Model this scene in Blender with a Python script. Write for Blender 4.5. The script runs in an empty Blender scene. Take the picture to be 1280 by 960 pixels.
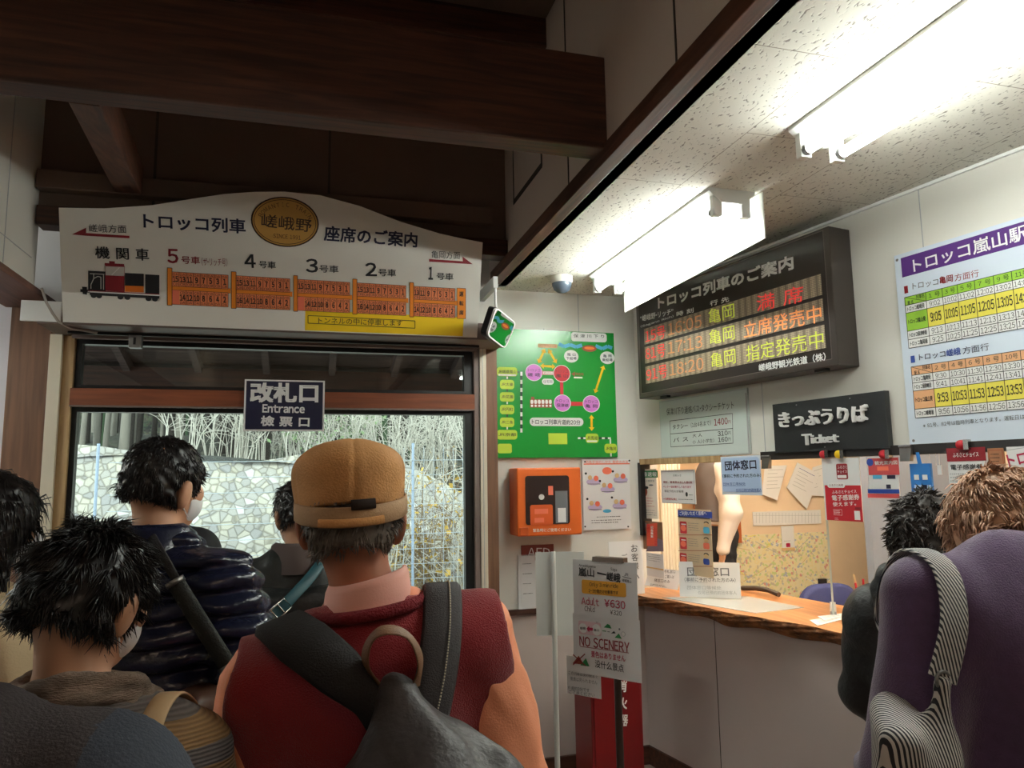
import bpy, math, random
import numpy as np
from mathutils import Vector, Matrix

random.seed(7)
rng = np.random.default_rng(7)
SC = bpy.context.scene
COL = SC.collection
PI = math.pi

# ------------------------------------------------------------------ camera, world, light, exposure
F_PX, PITCH, YAW, ROLL = 909.28, 0.12716, 0.27382, -0.01496
SKEW = -0.18241                      # the ticket wall runs at an angle to the gate wall
CAM_H = 1.66
cy_, sy_ = math.cos(YAW), math.sin(YAW)
cp_, sp_ = math.cos(PITCH), math.sin(PITCH)
FW = np.array([sy_ * cp_, cy_ * cp_, sp_])
R0 = np.array([cy_, -sy_, 0.0])
U0 = np.cross(R0, FW)
RT = math.cos(ROLL) * R0 + math.sin(ROLL) * U0
UP = -math.sin(ROLL) * R0 + math.cos(ROLL) * U0
CAM = np.array([0, 0, CAM_H])
cd = bpy.data.cameras.new('camera')
cam = bpy.data.objects.new('camera', cd)
COL.objects.link(cam)
cd.sensor_fit = 'HORIZONTAL'
cd.sensor_width = 36.0
cd.lens = 36.0 * F_PX / 1280.0
cd.clip_start = 0.02
cd.clip_end = 300
M = Matrix.Identity(4)
for i in range(3):
    M[i][0] = RT[i]; M[i][1] = UP[i]; M[i][2] = -FW[i]; M[i][3] = CAM[i]
cam.matrix_world = M
SC.camera = cam

world = bpy.data.worlds.new('world')
SC.world = world
world.use_nodes = True
bg = world.node_tree.nodes['Background']
bg.inputs[0].default_value = (0.90, 0.96, 1.0, 1)
bg.inputs[1].default_value = 3.0
sd = bpy.data.lights.new('sun', 'SUN')
sun = bpy.data.objects.new('sun', sd)
COL.objects.link(sun)
sd.energy = 3.0
sd.angle = 0.3
sd.color = (1, 0.96, 0.9)
sun.rotation_euler = (math.radians(38), math.radians(-18), 0)
TUBE = 46.0                          # fluorescent tube radiance
SC.view_settings.view_transform = 'Standard'
SC.view_settings.look = 'None'
SC.view_settings.exposure = 0.0
SC.view_settings.gamma = 1.0
SC.view_settings.use_curve_mapping = False
try:
    SC.cycles.max_bounces = 8
    SC.cycles.transparent_max_bounces = 16
except Exception:
    pass

# ------------------------------------------------------------------ picking points of the place
def ray(x, y):
    return (x - 640) / F_PX * RT - (y - 480) / F_PX * UP + FW
def on_y(x, y, Y):
    d = ray(x, y); return CAM + d * (Y / d[1])
def on_x(x, y, X):
    d = ray(x, y); return CAM + d * (X / d[0])
def on_z(x, y, Z):
    d = ray(x, y); return CAM + d * ((Z - CAM_H) / d[2])
def at(x, y, depth):
    return CAM + ray(x, y) * depth
def on_p(x, y, O, N):
    d = ray(x, y); return CAM + d * (np.dot(O - CAM, N) / np.dot(d, N))

# ------------------------------------------------------------------ materials
def lin(c):
    out = []
    for v in c:
        v /= 255.0
        out.append(v / 12.92 if v <= 0.04045 else ((v + 0.055) / 1.055) ** 2.4)
    return tuple(out) + (1.0,)
_mats = {}
def mat(name, rgb, rough=0.6, metal=0.0, var=0.0, scale=6.0, bump=0.0, bscale=60.0, emit=0.0, alpha=1.0, spec=0.5, stretch=None, sheen=0.0):
    if name in _mats: return _mats[name]
    m = bpy.data.materials.new(name); m.use_nodes = True
    nt = m.node_tree; b = nt.nodes['Principled BSDF']
    c = lin(rgb)
    b.inputs['Base Color'].default_value = c
    b.inputs['Roughness'].default_value = rough
    b.inputs['Metallic'].default_value = metal
    b.inputs['Specular IOR Level'].default_value = spec
    if sheen: b.inputs['Sheen Weight'].default_value = sheen
    if alpha < 1: b.inputs['Alpha'].default_value = alpha
    if emit:
        b.inputs['Emission Color'].default_value = c
        b.inputs['Emission Strength'].default_value = emit
    if var or bump:
        tc = nt.nodes.new('ShaderNodeTexCoord')
        mp = nt.nodes.new('ShaderNodeMapping')
        nt.links.new(tc.outputs['Object'], mp.inputs[0])
        if stretch: mp.inputs['Scale'].default_value = stretch
    if var:
        n = nt.nodes.new('ShaderNodeTexNoise'); n.inputs['Scale'].default_value = scale; n.inputs['Detail'].default_value = 6
        nt.links.new(mp.outputs[0], n.inputs['Vector'])
        r = nt.nodes.new('ShaderNodeValToRGB')
        r.color_ramp.elements[0].position = 0.3; r.color_ramp.elements[1].position = 0.7
        r.color_ramp.elements[0].color = tuple(max(0, v * (1 - var)) for v in c[:3]) + (1,)
        r.color_ramp.elements[1].color = tuple(min(1, v * (1 + var)) for v in c[:3]) + (1,)
        nt.links.new(n.outputs[0], r.inputs[0]); nt.links.new(r.outputs[0], b.inputs['Base Color'])
    if bump:
        n2 = nt.nodes.new('ShaderNodeTexNoise'); n2.inputs['Scale'].default_value = bscale; n2.inputs['Detail'].default_value = 4
        nt.links.new(mp.outputs[0], n2.inputs['Vector'])
        bp = nt.nodes.new('ShaderNodeBump'); bp.inputs['Strength'].default_value = bump; bp.inputs['Distance'].default_value = 0.01
        nt.links.new(n2.outputs[0], bp.inputs['Height']); nt.links.new(bp.outputs[0], b.inputs['Normal'])
    _mats[name] = m
    return m

def glass_mat(name, tint=(235, 245, 242), refl=0.06):
    if name in _mats: return _mats[name]
    m = bpy.data.materials.new(name); m.use_nodes = True
    nt = m.node_tree; nt.nodes.clear()
    out = nt.nodes.new('ShaderNodeOutputMaterial')
    tr = nt.nodes.new('ShaderNodeBsdfTransparent'); tr.inputs[0].default_value = lin(tint)
    gl = nt.nodes.new('ShaderNodeBsdfGlossy'); gl.inputs['Roughness'].default_value = 0.01
    fr = nt.nodes.new('ShaderNodeFresnel'); fr.inputs[0].default_value = 1.5
    mx = nt.nodes.new('ShaderNodeMixShader')
    nt.links.new(fr.outputs[0], mx.inputs[0]); nt.links.new(tr.outputs[0], mx.inputs[1]); nt.links.new(gl.outputs[0], mx.inputs[2])
    nt.links.new(mx.outputs[0], out.inputs[0])
    _mats[name] = m
    return m

def wood_mat(name, dark, light, axis=0, rough=0.55, scale=3.0):
    if name in _mats: return _mats[name]
    m = bpy.data.materials.new(name); m.use_nodes = True
    nt = m.node_tree; b = nt.nodes['Principled BSDF']; b.inputs['Roughness'].default_value = rough
    tc = nt.nodes.new('ShaderNodeTexCoord'); mp = nt.nodes.new('ShaderNodeMapping')
    s = [14.0, 14.0, 14.0]; s[axis] = 0.9
    mp.inputs['Scale'].default_value = s
    n = nt.nodes.new('ShaderNodeTexNoise'); n.inputs['Scale'].default_value = scale; n.inputs['Detail'].default_value = 8; n.inputs['Distortion'].default_value = 0.6
    r = nt.nodes.new('ShaderNodeValToRGB'); r.color_ramp.elements[0].position = 0.32; r.color_ramp.elements[1].position = 0.7
    r.color_ramp.elements[0].color = lin(dark); r.color_ramp.elements[1].color = lin(light)
    bp = nt.nodes.new('ShaderNodeBump'); bp.inputs['Strength'].default_value = 0.15; bp.inputs['Distance'].default_value = 0.005
    nt.links.new(tc.outputs['Object'], mp.inputs[0]); nt.links.new(mp.outputs[0], n.inputs['Vector'])
    nt.links.new(n.outputs[0], r.inputs[0]); nt.links.new(r.outputs[0], b.inputs['Base Color'])
    nt.links.new(n.outputs[0], bp.inputs['Height']); nt.links.new(bp.outputs[0], b.inputs['Normal'])
    _mats[name] = m
    return m

def tile_mat():
    """Rock-wool ceiling board: worm-hole fissures, and joints every 0.44 m by 0.88 m."""
    m = bpy.data.materials.new('acoustic_tile'); m.use_nodes = True
    nt = m.node_tree; b = nt.nodes['Principled BSDF']; b.inputs['Roughness'].default_value = 0.9
    L = nt.links.new
    tc = nt.nodes.new('ShaderNodeTexCoord')
    mp = nt.nodes.new('ShaderNodeMapping'); mp.inputs['Scale'].default_value = (1.0, 0.45, 1)
    L(tc.outputs['Object'], mp.inputs[0])
    dn = nt.nodes.new('ShaderNodeTexNoise'); dn.inputs['Scale'].default_value = 40; L(mp.outputs[0], dn.inputs['Vector'])
    ad = nt.nodes.new('ShaderNodeVectorMath'); ad.operation = 'MULTIPLY_ADD'
    ad.inputs[1].default_value = (0.02, 0.02, 0.02); L(dn.outputs['Color'], ad.inputs[0]); L(mp.outputs[0], ad.inputs[2])
    n = nt.nodes.new('ShaderNodeTexNoise'); n.inputs['Scale'].default_value = 100; n.inputs['Detail'].default_value = 2; L(ad.outputs[0], n.inputs['Vector'])
    r = nt.nodes.new('ShaderNodeValToRGB'); r.color_ramp.elements[0].position = 0.33; r.color_ramp.elements[1].position = 0.40
    r.color_ramp.elements[0].color = lin((142, 138, 130)); r.color_ramp.elements[1].color = lin((222, 220, 210))
    L(n.outputs[0], r.inputs[0])
    br = nt.nodes.new('ShaderNodeTexBrick'); br.offset = 0.5
    br.inputs['Scale'].default_value = 1.0; br.inputs['Mortar Size'].default_value = 0.0016; br.inputs['Mortar Smooth'].default_value = 0.0
    br.inputs['Brick Width'].default_value = 0.88; br.inputs['Row Height'].default_value = 0.44
    br.inputs['Color1'].default_value = (1, 1, 1, 1); br.inputs['Color2'].default_value = (1, 1, 1, 1); br.inputs['Mortar'].default_value = (0.45, 0.42, 0.38, 1)
    mp2 = nt.nodes.new('ShaderNodeMapping'); mp2.inputs['Rotation'].default_value = (0, 0, PI / 2)
    # joint lines along Y at x = 0.927 + 0.44 k, cross joints near y = 1.97
    mp2.inputs['Location'].default_value = (1.97 + 0.0, -0.927, 0)
    L(tc.outputs['Object'], mp2.inputs[0]); L(mp2.outputs[0], br.inputs['Vector'])
    mx = nt.nodes.new('ShaderNodeMixRGB'); mx.blend_type = 'MULTIPLY'; mx.inputs[0].default_value = 1
    L(r.outputs[0], mx.inputs[1]); L(br.outputs['Color'], mx.inputs[2]); L(mx.outputs[0], b.inputs['Base Color'])
    bp = nt.nodes.new('ShaderNodeBump'); bp.inputs['Strength'].default_value = 0.4; bp.inputs['Distance'].default_value = 0.004
    L(r.outputs[0], bp.inputs['Height']); L(bp.outputs[0], b.inputs['Normal'])
    return m

def stone_mat():
    m = bpy.data.materials.new('cobbled_stone'); m.use_nodes = True
    nt = m.node_tree; b = nt.nodes['Principled BSDF']; b.inputs['Roughness'].default_value = 0.9
    L = nt.links.new
    tc = nt.nodes.new('ShaderNodeTexCoord')
    v = nt.nodes.new('ShaderNodeTexVoronoi'); v.feature = 'DISTANCE_TO_EDGE'; v.inputs['Scale'].default_value = 10.5
    v2 = nt.nodes.new('ShaderNodeTexVoronoi'); v2.inputs['Scale'].default_value = 10.5
    L(tc.outputs['Object'], v.inputs['Vector']); L(tc.outputs['Object'], v2.inputs['Vector'])
    r = nt.nodes.new('ShaderNodeValToRGB'); r.color_ramp.elements[0].position = 0.01; r.color_ramp.elements[1].position = 0.12
    r.color_ramp.elements[0].color = lin((196, 193, 188)); r.color_ramp.elements[1].color = (1, 1, 1, 1)
    L(v.outputs['Distance'], r.inputs[0])
    h = nt.nodes.new('ShaderNodeValToRGB')
    h.color_ramp.elements[0].color = lin((156, 154, 154)); h.color_ramp.elements[1].color = lin((206, 204, 204))
    e = h.color_ramp.elements.new(0.9); e.color = lin((190, 184, 170))
    sp = nt.nodes.new('ShaderNodeSeparateColor'); L(v2.outputs['Color'], sp.inputs[0]); L(sp.outputs[0], h.inputs[0])
    mx = nt.nodes.new('ShaderNodeMixRGB'); mx.blend_type = 'MULTIPLY'; mx.inputs[0].default_value = 1
    L(h.outputs[0], mx.inputs[1]); L(r.outputs[0], mx.inputs[2])
    n = nt.nodes.new('ShaderNodeTexNoise'); n.inputs['Scale'].default_value = 1.4; n.inputs['Detail'].default_value = 5; L(tc.outputs['Object'], n.inputs['Vector'])
    L(mx.outputs[0], b.inputs['Base Color'])
    bp = nt.nodes.new('ShaderNodeBump'); bp.inputs['Strength'].default_value = .3; bp.inputs['Distance'].default_value = 0.03
    L(r.outputs[0], bp.inputs['Height']); L(bp.outputs[0], b.inputs['Normal'])
    return m

def litter_mat():
    m = bpy.data.materials.new('leaf_litter'); m.use_nodes = True
    nt = m.node_tree; b = nt.nodes['Principled BSDF']; b.inputs['Roughness'].default_value = 1
    L = nt.links.new
    tc = nt.nodes.new('ShaderNodeTexCoord')
    v = nt.nodes.new('ShaderNodeTexVoronoi'); v.inputs['Scale'].default_value = 16; L(tc.outputs['Object'], v.inputs['Vector'])
    sp = nt.nodes.new('ShaderNodeSeparateColor'); L(v.outputs['Color'], sp.inputs[0])
    r = nt.nodes.new('ShaderNodeValToRGB')
    els = r.color_ramp.elements
    els[0].color = lin((10, 11, 10)); els[1].color = lin((92, 84, 72))
    for p, c in ((0.35, (34, 32, 30)), (0.6, (68, 58, 46)), (0.8, (50, 64, 44))):
        e = els.new(p); e.color = lin(c)
    L(sp.outputs[0], r.inputs[0]); L(r.outputs[0], b.inputs['Base Color'])
    return m

def stripe_mat(name, c1, c2, freq, axis=0, rough=0.8, mid=None):
    m = bpy.data.materials.new(name); m.use_nodes = True
    nt = m.node_tree; b = nt.nodes['Principled BSDF']; b.inputs['Roughness'].default_value = rough
    L = nt.links.new
    tc = nt.nodes.new('ShaderNodeTexCoord'); w = nt.nodes.new('ShaderNodeTexWave')
    w.bands_direction = 'XYZ'[axis]; w.inputs['Scale'].default_value = freq; w.inputs['Distortion'].default_value = 0.3; w.inputs['Detail'].default_value = 1
    L(tc.outputs['Object'], w.inputs['Vector'])
    r = nt.nodes.new('ShaderNodeValToRGB'); r.color_ramp.elements[0].position = 0.45; r.color_ramp.elements[1].position = 0.55
    r.color_ramp.elements[0].color = lin(c1); r.color_ramp.elements[1].color = lin(c2)
    L(w.outputs['Color'], r.inputs[0]); L(r.outputs[0], b.inputs['Base Color'])
    return m

# plain palette
WHITE = mat('white_paint', (226, 224, 216), 0.55, var=0.03, scale=2.0)
PANEL = mat('wall_panel_white', (222, 220, 212), 0.5, var=0.04, scale=1.5)
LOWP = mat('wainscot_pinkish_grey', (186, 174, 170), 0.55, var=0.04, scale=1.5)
FASC = mat('fascia_paint', (216, 200, 190), 0.6, var=0.04, scale=2.0)
SEAM = mat('seam_dark', (70, 62, 58), 0.8)
DARKW = wood_mat('dark_stained_wood', (48, 25, 16), (90, 52, 35), 0)
DARKWY = wood_mat('dark_stained_wood_along_y', (58, 33, 23), (104, 64, 45), 1)
DARKP = mat('dark_brown_board', (108, 88, 76), 0.7, var=0.08, scale=3)
BROWNC = wood_mat('brown_column_wood', (100, 68, 50), (130, 92, 68), 2)
BROWNY = wood_mat('brown_beam_wood', (92, 58, 46), (122, 80, 64), 1)
REDWOOD = wood_mat('red_brown_rail_wood', (110, 54, 28), (140, 74, 40), 0)
TAUPE = mat('taupe_frame', (118, 102, 96), 0.5, var=0.05)
CREAM = mat('cream_trim', (226, 216, 196), 0.5, var=0.03)
LWOOD = wood_mat('light_trim_wood', (150, 118, 78), (196, 166, 122), 2)
BLACKM = mat('black_aluminium', (18, 18, 20), 0.35)
K = mat('print_black', (28, 28, 32), 0.6)
KN = mat('print_navy', (26, 28, 58), 0.6)
PW = mat('print_white', (240, 240, 238), 0.6)
PAPER = mat('paper_white', (232, 232, 232), 0.6, var=0.02)
RED = mat('print_red', (190, 30, 44), 0.55)
DRED = mat('print_dark_red', (136, 20, 34), 0.55)
MAG = mat('print_magenta', (176, 28, 70), 0.55)
GREY = mat('print_grey', (110, 112, 116), 0.6)
LGREY = mat('print_light_grey', (176, 178, 180), 0.6)
YEL = mat('print_yellow', (246, 206, 22), 0.55)
ORA = mat('print_orange', (238, 130, 40), 0.55)
PINK = mat('print_pink', (238, 120, 92), 0.55)
LILAC = mat('print_lilac', (216, 130, 214), 0.55)
GREEN = mat('board_green', (28, 140, 52), 0.22)
LIME = mat('print_lime', (190, 216, 60), 0.5)
SKYB = mat('print_sky_blue', (80, 176, 216), 0.5)
BLUE = mat('print_blue', (36, 66, 150), 0.5)
PALEB = mat('paper_pale_blue', (182, 204, 234), 0.5)
GOLD = mat('gold_emblem', (196, 150, 76), 0.4, 0.3)
DBROWN = mat('print_dark_brown', (62, 40, 26), 0.5)
BROWN = mat('print_brown', (150, 70, 42), 0.6)
TAN = mat('print_tan', (214, 180, 130), 0.6)
GREENP = mat('print_green', (40, 130, 70), 0.6)
PURPLE = mat('print_purple', (84, 44, 120), 0.35)
CHROME = mat('bright_metal', (190, 190, 186), 0.25, 1.0)
STEEL = mat('grey_metal', (140, 140, 140), 0.35, 0.9)

# ------------------------------------------------------------------ mesh builder
class MB:
    def __init__(s):
        s.v = []; s.f = []; s.mi = []; s.mats = []; s.sm = []
    def m(s, mt):
        if mt not in s.mats: s.mats.append(mt)
        return s.mats.index(mt)
    def add(s, vs, fs, mt, smooth=False):
        o = len(s.v); s.v.extend([tuple(map(float, p)) for p in vs]); i = s.m(mt)
        for f in fs:
            s.f.append([o + k for k in f]); s.mi.append(i); s.sm.append(smooth)
        return s
    def box(s, a, b, mt):
        x0, y0, z0 = a; x1, y1, z1 = b
        return s.hexa([(x0, y0, z0), (x1, y0, z0), (x1, y1, z0), (x0, y1, z0)], [(x0, y0, z1), (x1, y0, z1), (x1, y1, z1), (x0, y1, z1)], mt)
    def hexa(s, lo, hi, mt):
        return s.add(list(lo) + list(hi), [(3, 2, 1, 0), (4, 5, 6, 7), (0, 1, 5, 4), (1, 2, 6, 5), (2, 3, 7, 6), (3, 0, 4, 7)], mt)
    def prism(s, poly, d, mt, side=None):
        """poly: 3D points, d: extrusion vector (from the front face backwards)."""
        n = len(poly); d = np.array(d)
        vs = [np.array(p) for p in poly] + [np.array(p) + d for p in poly]
        s.add(vs, [tuple(range(n)), tuple(range(2 * n - 1, n - 1, -1))], mt)
        return s.add(vs, [(i, n + i, n + (i + 1) % n, (i + 1) % n) for i in range(n)], side or mt)
    def tube(s, pts, r, mt, n=8, caps=True, radii=None):
        P = [np.array(p, float) for p in pts]; vs = []; fs = []
        ref = None
        for i, p in enumerate(P):
            t = (P[min(i + 1, len(P) - 1)] - P[max(i - 1, 0)]); t = t / (np.linalg.norm(t) + 1e-9)
            if ref is None:
                ref = np.array([0, 0, 1.0]) if abs(t[2]) < 0.9 else np.array([1.0, 0, 0])
            a = np.cross(t, ref); a /= np.linalg.norm(a) + 1e-9; b = np.cross(a, t); ref = b
            rr = radii[i] if radii is not None else r
            for k in range(n):
                w = 2 * PI * k / n
                vs.append(p + rr * (math.cos(w) * a + math.sin(w) * b))
        for i in range(len(P) - 1):
            for k in range(n):
                fs.append((i * n + k, (i + 1) * n + k, (i + 1) * n + (k + 1) % n, i * n + (k + 1) % n))
        s.add(vs, fs, mt, True)
        if caps:
            s.add(vs[:n], [tuple(range(n))], mt); s.add(vs[-n:], [tuple(range(n - 1, -1, -1))], mt)
        return s
    def ribbon(s, pts, normals, w, t, mt, widths=None):
        """flat strap along pts; normals point outward; width w, thickness t."""
        P = [np.array(p, float) for p in pts]; vs = []
        for i, p in enumerate(P):
            tg = P[min(i + 1, len(P) - 1)] - P[max(i - 1, 0)]; tg /= np.linalg.norm(tg) + 1e-9
            n = np.array(normals[i], float); n -= tg * n.dot(tg); n /= np.linalg.norm(n) + 1e-9
            b = np.cross(tg, n); ww = (widths[i] if widths is not None else w) / 2
            for (x, y) in ((-1, 0), (-0.86, 1), (0, 1.15), (0.86, 1), (1, 0), (0.9, -0.4), (-0.9, -0.4)):
                vs.append(p + b * ww * x + n * t * y)
        k = 7; fs = []
        for i in range(len(P) - 1):
            for j in range(k):
                fs.append((i * k + j, i * k + (j + 1) % k, (i + 1) * k + (j + 1) % k, (i + 1) * k + j))
        s.add(vs, fs, mt, True)
        s.add(vs[:k], [tuple(range(k))], mt); s.add(vs[-k:], [tuple(range(k))], mt)
        return s
    def lathe(s, prof, c, mt, n=24, axis=(0, 0, 1)):
        ax = np.array(axis, float); ax /= np.linalg.norm(ax)
        a = np.cross(ax, [1, 0, 0] if abs(ax[0]) < 0.9 else [0, 1, 0]); a /= np.linalg.norm(a); b = np.cross(ax, a)
        vs = []; fs = []
        for (r, z) in prof:
            for k in range(n):
                w = 2 * PI * k / n
                vs.append(np.array(c) + ax * z + r * (math.cos(w) * a + math.sin(w) * b))
        for i in range(len(prof) - 1):
            for k in range(n):
                fs.append((i * n + k, i * n + (k + 1) % n, (i + 1) * n + (k + 1) % n, (i + 1) * n + k))
        s.add(vs, fs, mt, True)
        s.add(vs[:n], [tuple(range(n - 1, -1, -1))], mt); s.add(vs[-n:], [tuple(range(n))], mt)
        return s
    def build(s, name, parent=None, bevel=0.0):
        me = bpy.data.meshes.new(name)
        me.from_pydata(s.v, [], s.f)
        for mt in s.mats: me.materials.append(mt)
        me.polygons.foreach_set('material_index', s.mi)
        me.polygons.foreach_set('use_smooth', s.sm)
        me.update()
        o = bpy.data.objects.new(name, me); COL.objects.link(o)
        if parent: o.parent = parent
        if bevel:
            md = o.modifiers.new('bevel', 'BEVEL'); md.width = bevel; md.segments = 2; md.limit_method = 'ANGLE'
        return o

def struct(o):
    o['kind'] = 'structure'; return o
def tag(o, label, cat, group=None, kind=None):
    o['label'] = label; o['category'] = cat
    if group: o['group'] = group
    if kind: o['kind'] = kind
    return o
def root(name, loc, label, cat, group=None):
    o = bpy.data.objects.new(name, None); COL.objects.link(o); o.location = loc
    o.empty_display_size = 0.1
    return tag(o, label, cat, group)
def adopt(r, *objs):
    """parent world-space part meshes to a root standing elsewhere"""
    L = Vector(r.location)
    for o in objs:
        o.parent = r; o.matrix_parent_inverse = Matrix.Translation(-L)
    return r

# ------------------------------------------------------------------ flat faces that carry print
_gc = {}; _tc = {}
def glyph(ch):
    """one character as flat triangles in em units (Latin taken from the wide forms of the same family)"""
    if ch in _gc: return _gc[ch]
    cu = bpy.data.curves.new('t', 'FONT'); cu.resolution_u = 2
    cu.body = chr(ord(ch) + 0xFEE0) if 33 <= ord(ch) <= 126 else ch
    o = bpy.data.objects.new('t', cu); me = bpy.data.meshes.new_from_object(o)
    v = np.array([w.co[:2] for w in me.vertices]).reshape(-1, 2); f = [tuple(p.vertices) for p in me.polygons]
    bpy.data.objects.remove(o); bpy.data.curves.remove(cu); bpy.data.meshes.remove(me)
    _gc[ch] = (v, f); return _gc[ch]
def text_mesh(body, bold):
    if body in _tc: return _tc[body]
    V = []; F = []; x = 0.0; n = 0
    for ch in body:
        if ch in ' \u3000': x += .34; continue
        v, f = glyph(ch)
        if not len(v): x += .5; continue
        if ord(ch) < 127 or ch in '“”￥・':
            lo, hi = v[:, 0].min(), v[:, 0].max(); v = v - (lo, 0) + (x + .045, 0); x += hi - lo + .09
        else:
            v = v + (x, 0); x += 1.0
        V.append(v); F += [tuple(k + n for k in q) for q in f]; n += len(v)
    V = np.concatenate(V); lo = V.min(0); hi = V.max(0)
    _tc[body] = ((V - lo) / np.maximum(hi - lo, 1e-6), F)
    return _tc[body]

class Face:
    """A flat sign face: origin O on its front surface, axes U (right), V (up), N (towards the viewer).
    z(ox, oy, s) sets the zoomed-crop frame in which the photograph's positions were read."""
    def __init__(s, O, U, V):
        s.O = np.array(O, float); s.U = np.array(U, float); s.V = np.array(V, float)
        s.U /= np.linalg.norm(s.U); s.V -= s.U * s.V.dot(s.U); s.V /= np.linalg.norm(s.V)
        s.N = np.cross(s.U, s.V)
        s.mb = MB(); s.zz = (0, 0, 1.0); s.lay = 0
    def z(s, ox, oy, k): s.zz = (ox, oy, k); return s
    def uv(s, x, y):
        ox, oy, k = s.zz
        P = on_p(ox + x / k, oy + y / k, s.O, s.N) - s.O
        return np.array([P.dot(s.U), P.dot(s.V)])
    def w(s, u, v, n=0.0): return s.O + s.U * u + s.V * v + s.N * n
    def step(s): s.lay += 1; return 0.0008 + 0.00012 * min(s.lay, 12)
    def lvl(s, l): return 0.0007 * (l + 1)
    def poly(s, pts, mt, l=0):
        q = [s.uv(*p) for p in pts]; return s.poly_uv(q, mt, l)
    def poly_uv(s, q, mt, l=0):
        a = sum(q[i][0] * q[(i + 1) % len(q)][1] - q[(i + 1) % len(q)][0] * q[i][1] for i in range(len(q)))
        if a < 0: q = q[::-1]
        s.mb.add([s.w(p[0], p[1], s.lvl(l)) for p in q], [tuple(range(len(q)))], mt); return s
    def rect(s, x0, y0, x1, y1, mt, l=0):
        """upright rectangle in the plane from two opposite picked corners"""
        a = s.uv(x0, y0); b = s.uv(x1, y1)
        return s.rect_uv(a[0], a[1], b[0], b[1], mt, l)
    def rect_uv(s, u0, v0, u1, v1, mt, l=0):
        return s.poly_uv([(u0, v0), (u1, v0), (u1, v1), (u0, v1)], mt, l)
    def board(s, u0, v0, u1, v1, t, mt, side=None):
        s.mb.prism([s.w(min(u0, u1), min(v0, v1)), s.w(max(u0, u1), min(v0, v1)), s.w(max(u0, u1), max(v0, v1)), s.w(min(u0, u1), max(v0, v1))], -s.N * t, mt, side); return s
    def board_px(s, x0, y0, x1, y1, t, mt, side=None):
        a = s.uv(x0, y0); b = s.uv(x1, y1); return s.board(a[0], a[1], b[0], b[1], t, mt, side)
    def line_uv(s, a, b, w, mt, l=1):
        a = np.array(a); b = np.array(b); d = b - a; d = d / (np.linalg.norm(d) + 1e-9); n = np.array([-d[1], d[0]]) * w / 2
        return s.poly_uv([a - n, b - n, b + n, a + n], mt, l)
    def line(s, x0, y0, x1, y1, w, mt, l=1):
        return s.line_uv(s.uv(x0, y0), s.uv(x1, y1), w, mt, l)
    def frame_uv(s, u0, v0, u1, v1, w, mt, l=1):
        for a, b in (((u0, v0), (u1, v0)), ((u1, v0), (u1, v1)), ((u1, v1), (u0, v1)), ((u0, v1), (u0, v0))): s.line_uv(a, b, w, mt, l)
        return s
    def frame(s, x0, y0, x1, y1, w, mt, l=1):
        a = s.uv(x0, y0); b = s.uv(x1, y1); return s.frame_uv(a[0], a[1], b[0], b[1], w, mt, l)
    def oval(s, cx, cy, rx, ry, mt, l=1, n=28):
        c = s.uv(cx, cy); a = s.uv(cx + rx, cy) - c; b = s.uv(cx, cy - ry) - c
        ru, rv = abs(a[0]), abs(b[1])
        return s.poly_uv([(c[0] + ru * math.cos(2 * PI * k / n), c[1] + rv * math.sin(2 * PI * k / n)) for k in range(n)], mt, l)
    def rrect(s, x0, y0, x1, y1, mt, l=1, r=0.3):
        a = s.uv(x0, y0); b = s.uv(x1, y1); u0, u1 = sorted((a[0], b[0])); v0, v1 = sorted((a[1], b[1]))
        q = min(u1 - u0, v1 - v0) * r; pts = []
        for (cx, cy, st) in ((u1 - q, v1 - q, 0), (u0 + q, v1 - q, 90), (u0 + q, v0 + q, 180), (u1 - q, v0 + q, 270)):
            for k in range(5):
                w = math.radians(st + 22.5 * k); pts.append((cx + q * math.cos(w), cy + q * math.sin(w)))
        return s.poly_uv(pts, mt, l)
    def text(s, body, x0, y0, x1, y1, h, mt, bold=0.0, l=2):
        """body fitted between its left-middle and right-middle points, h tall (all as picked)"""
        a = s.uv(x0, y0); b = s.uv(x1, y1)
        hh = abs(s.uv((x0 + x1) / 2, (y0 + y1) / 2 - h / 2)[1] - s.uv((x0 + x1) / 2, (y0 + y1) / 2 + h / 2)[1])
        return s.text_uv(body, a, b, hh, mt, bold, l)
    def text_uv(s, body, a, b, hh, mt, bold=0.0, l=2, n=None):
        v, f = text_mesh(body, 0.0); a = np.array(a); b = np.array(b)
        d = b - a; L = np.linalg.norm(d); d = d / (L + 1e-9); nrm = np.array([-d[1], d[0]])
        e = max(bold, 0) * hh * 1.2
        P = a + d * e + v[:, :1] * d * (L - 2 * e) + (v[:, 1:] - 0.5) * (hh - 2 * e) * nrm
        lv = s.lvl(l) if n is None else n
        for q, (sx, sy) in enumerate(((0, 0),) if e == 0 else ((-1, -1), (1, -1), (1, 1), (-1, 1))):
            s.mb.add([s.w(p[0], p[1], lv + .00012 * q) for p in P + (d * sx + nrm * sy) * e], f, mt)
        return s
    def lines(s, x0, y0, x1, y1, n, w, mt, l=1, seed=0, words=True):
        """illegible small writing: n broken rows of short strokes"""
        r = random.Random(seed); a = s.uv(x0, y0); b = s.uv(x1, y1)
        for i in range(n):
            v = a[1] + (b[1] - a[1]) * (i + 0.5) / n; u = a[0]; L = b[0] - a[0]; end = a[0] + L * r.uniform(0.7, 1)
            while u < end:
                q = min(end, u + L * r.uniform(0.03, 0.07)); s.line_uv((u, v), (q, v), w * r.uniform(0.6, 1.1), mt, l); u = q + L * r.uniform(0.012, 0.03)
        return s
    def build(s, name, parent=None): return s.mb.build(name, parent)

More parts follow.
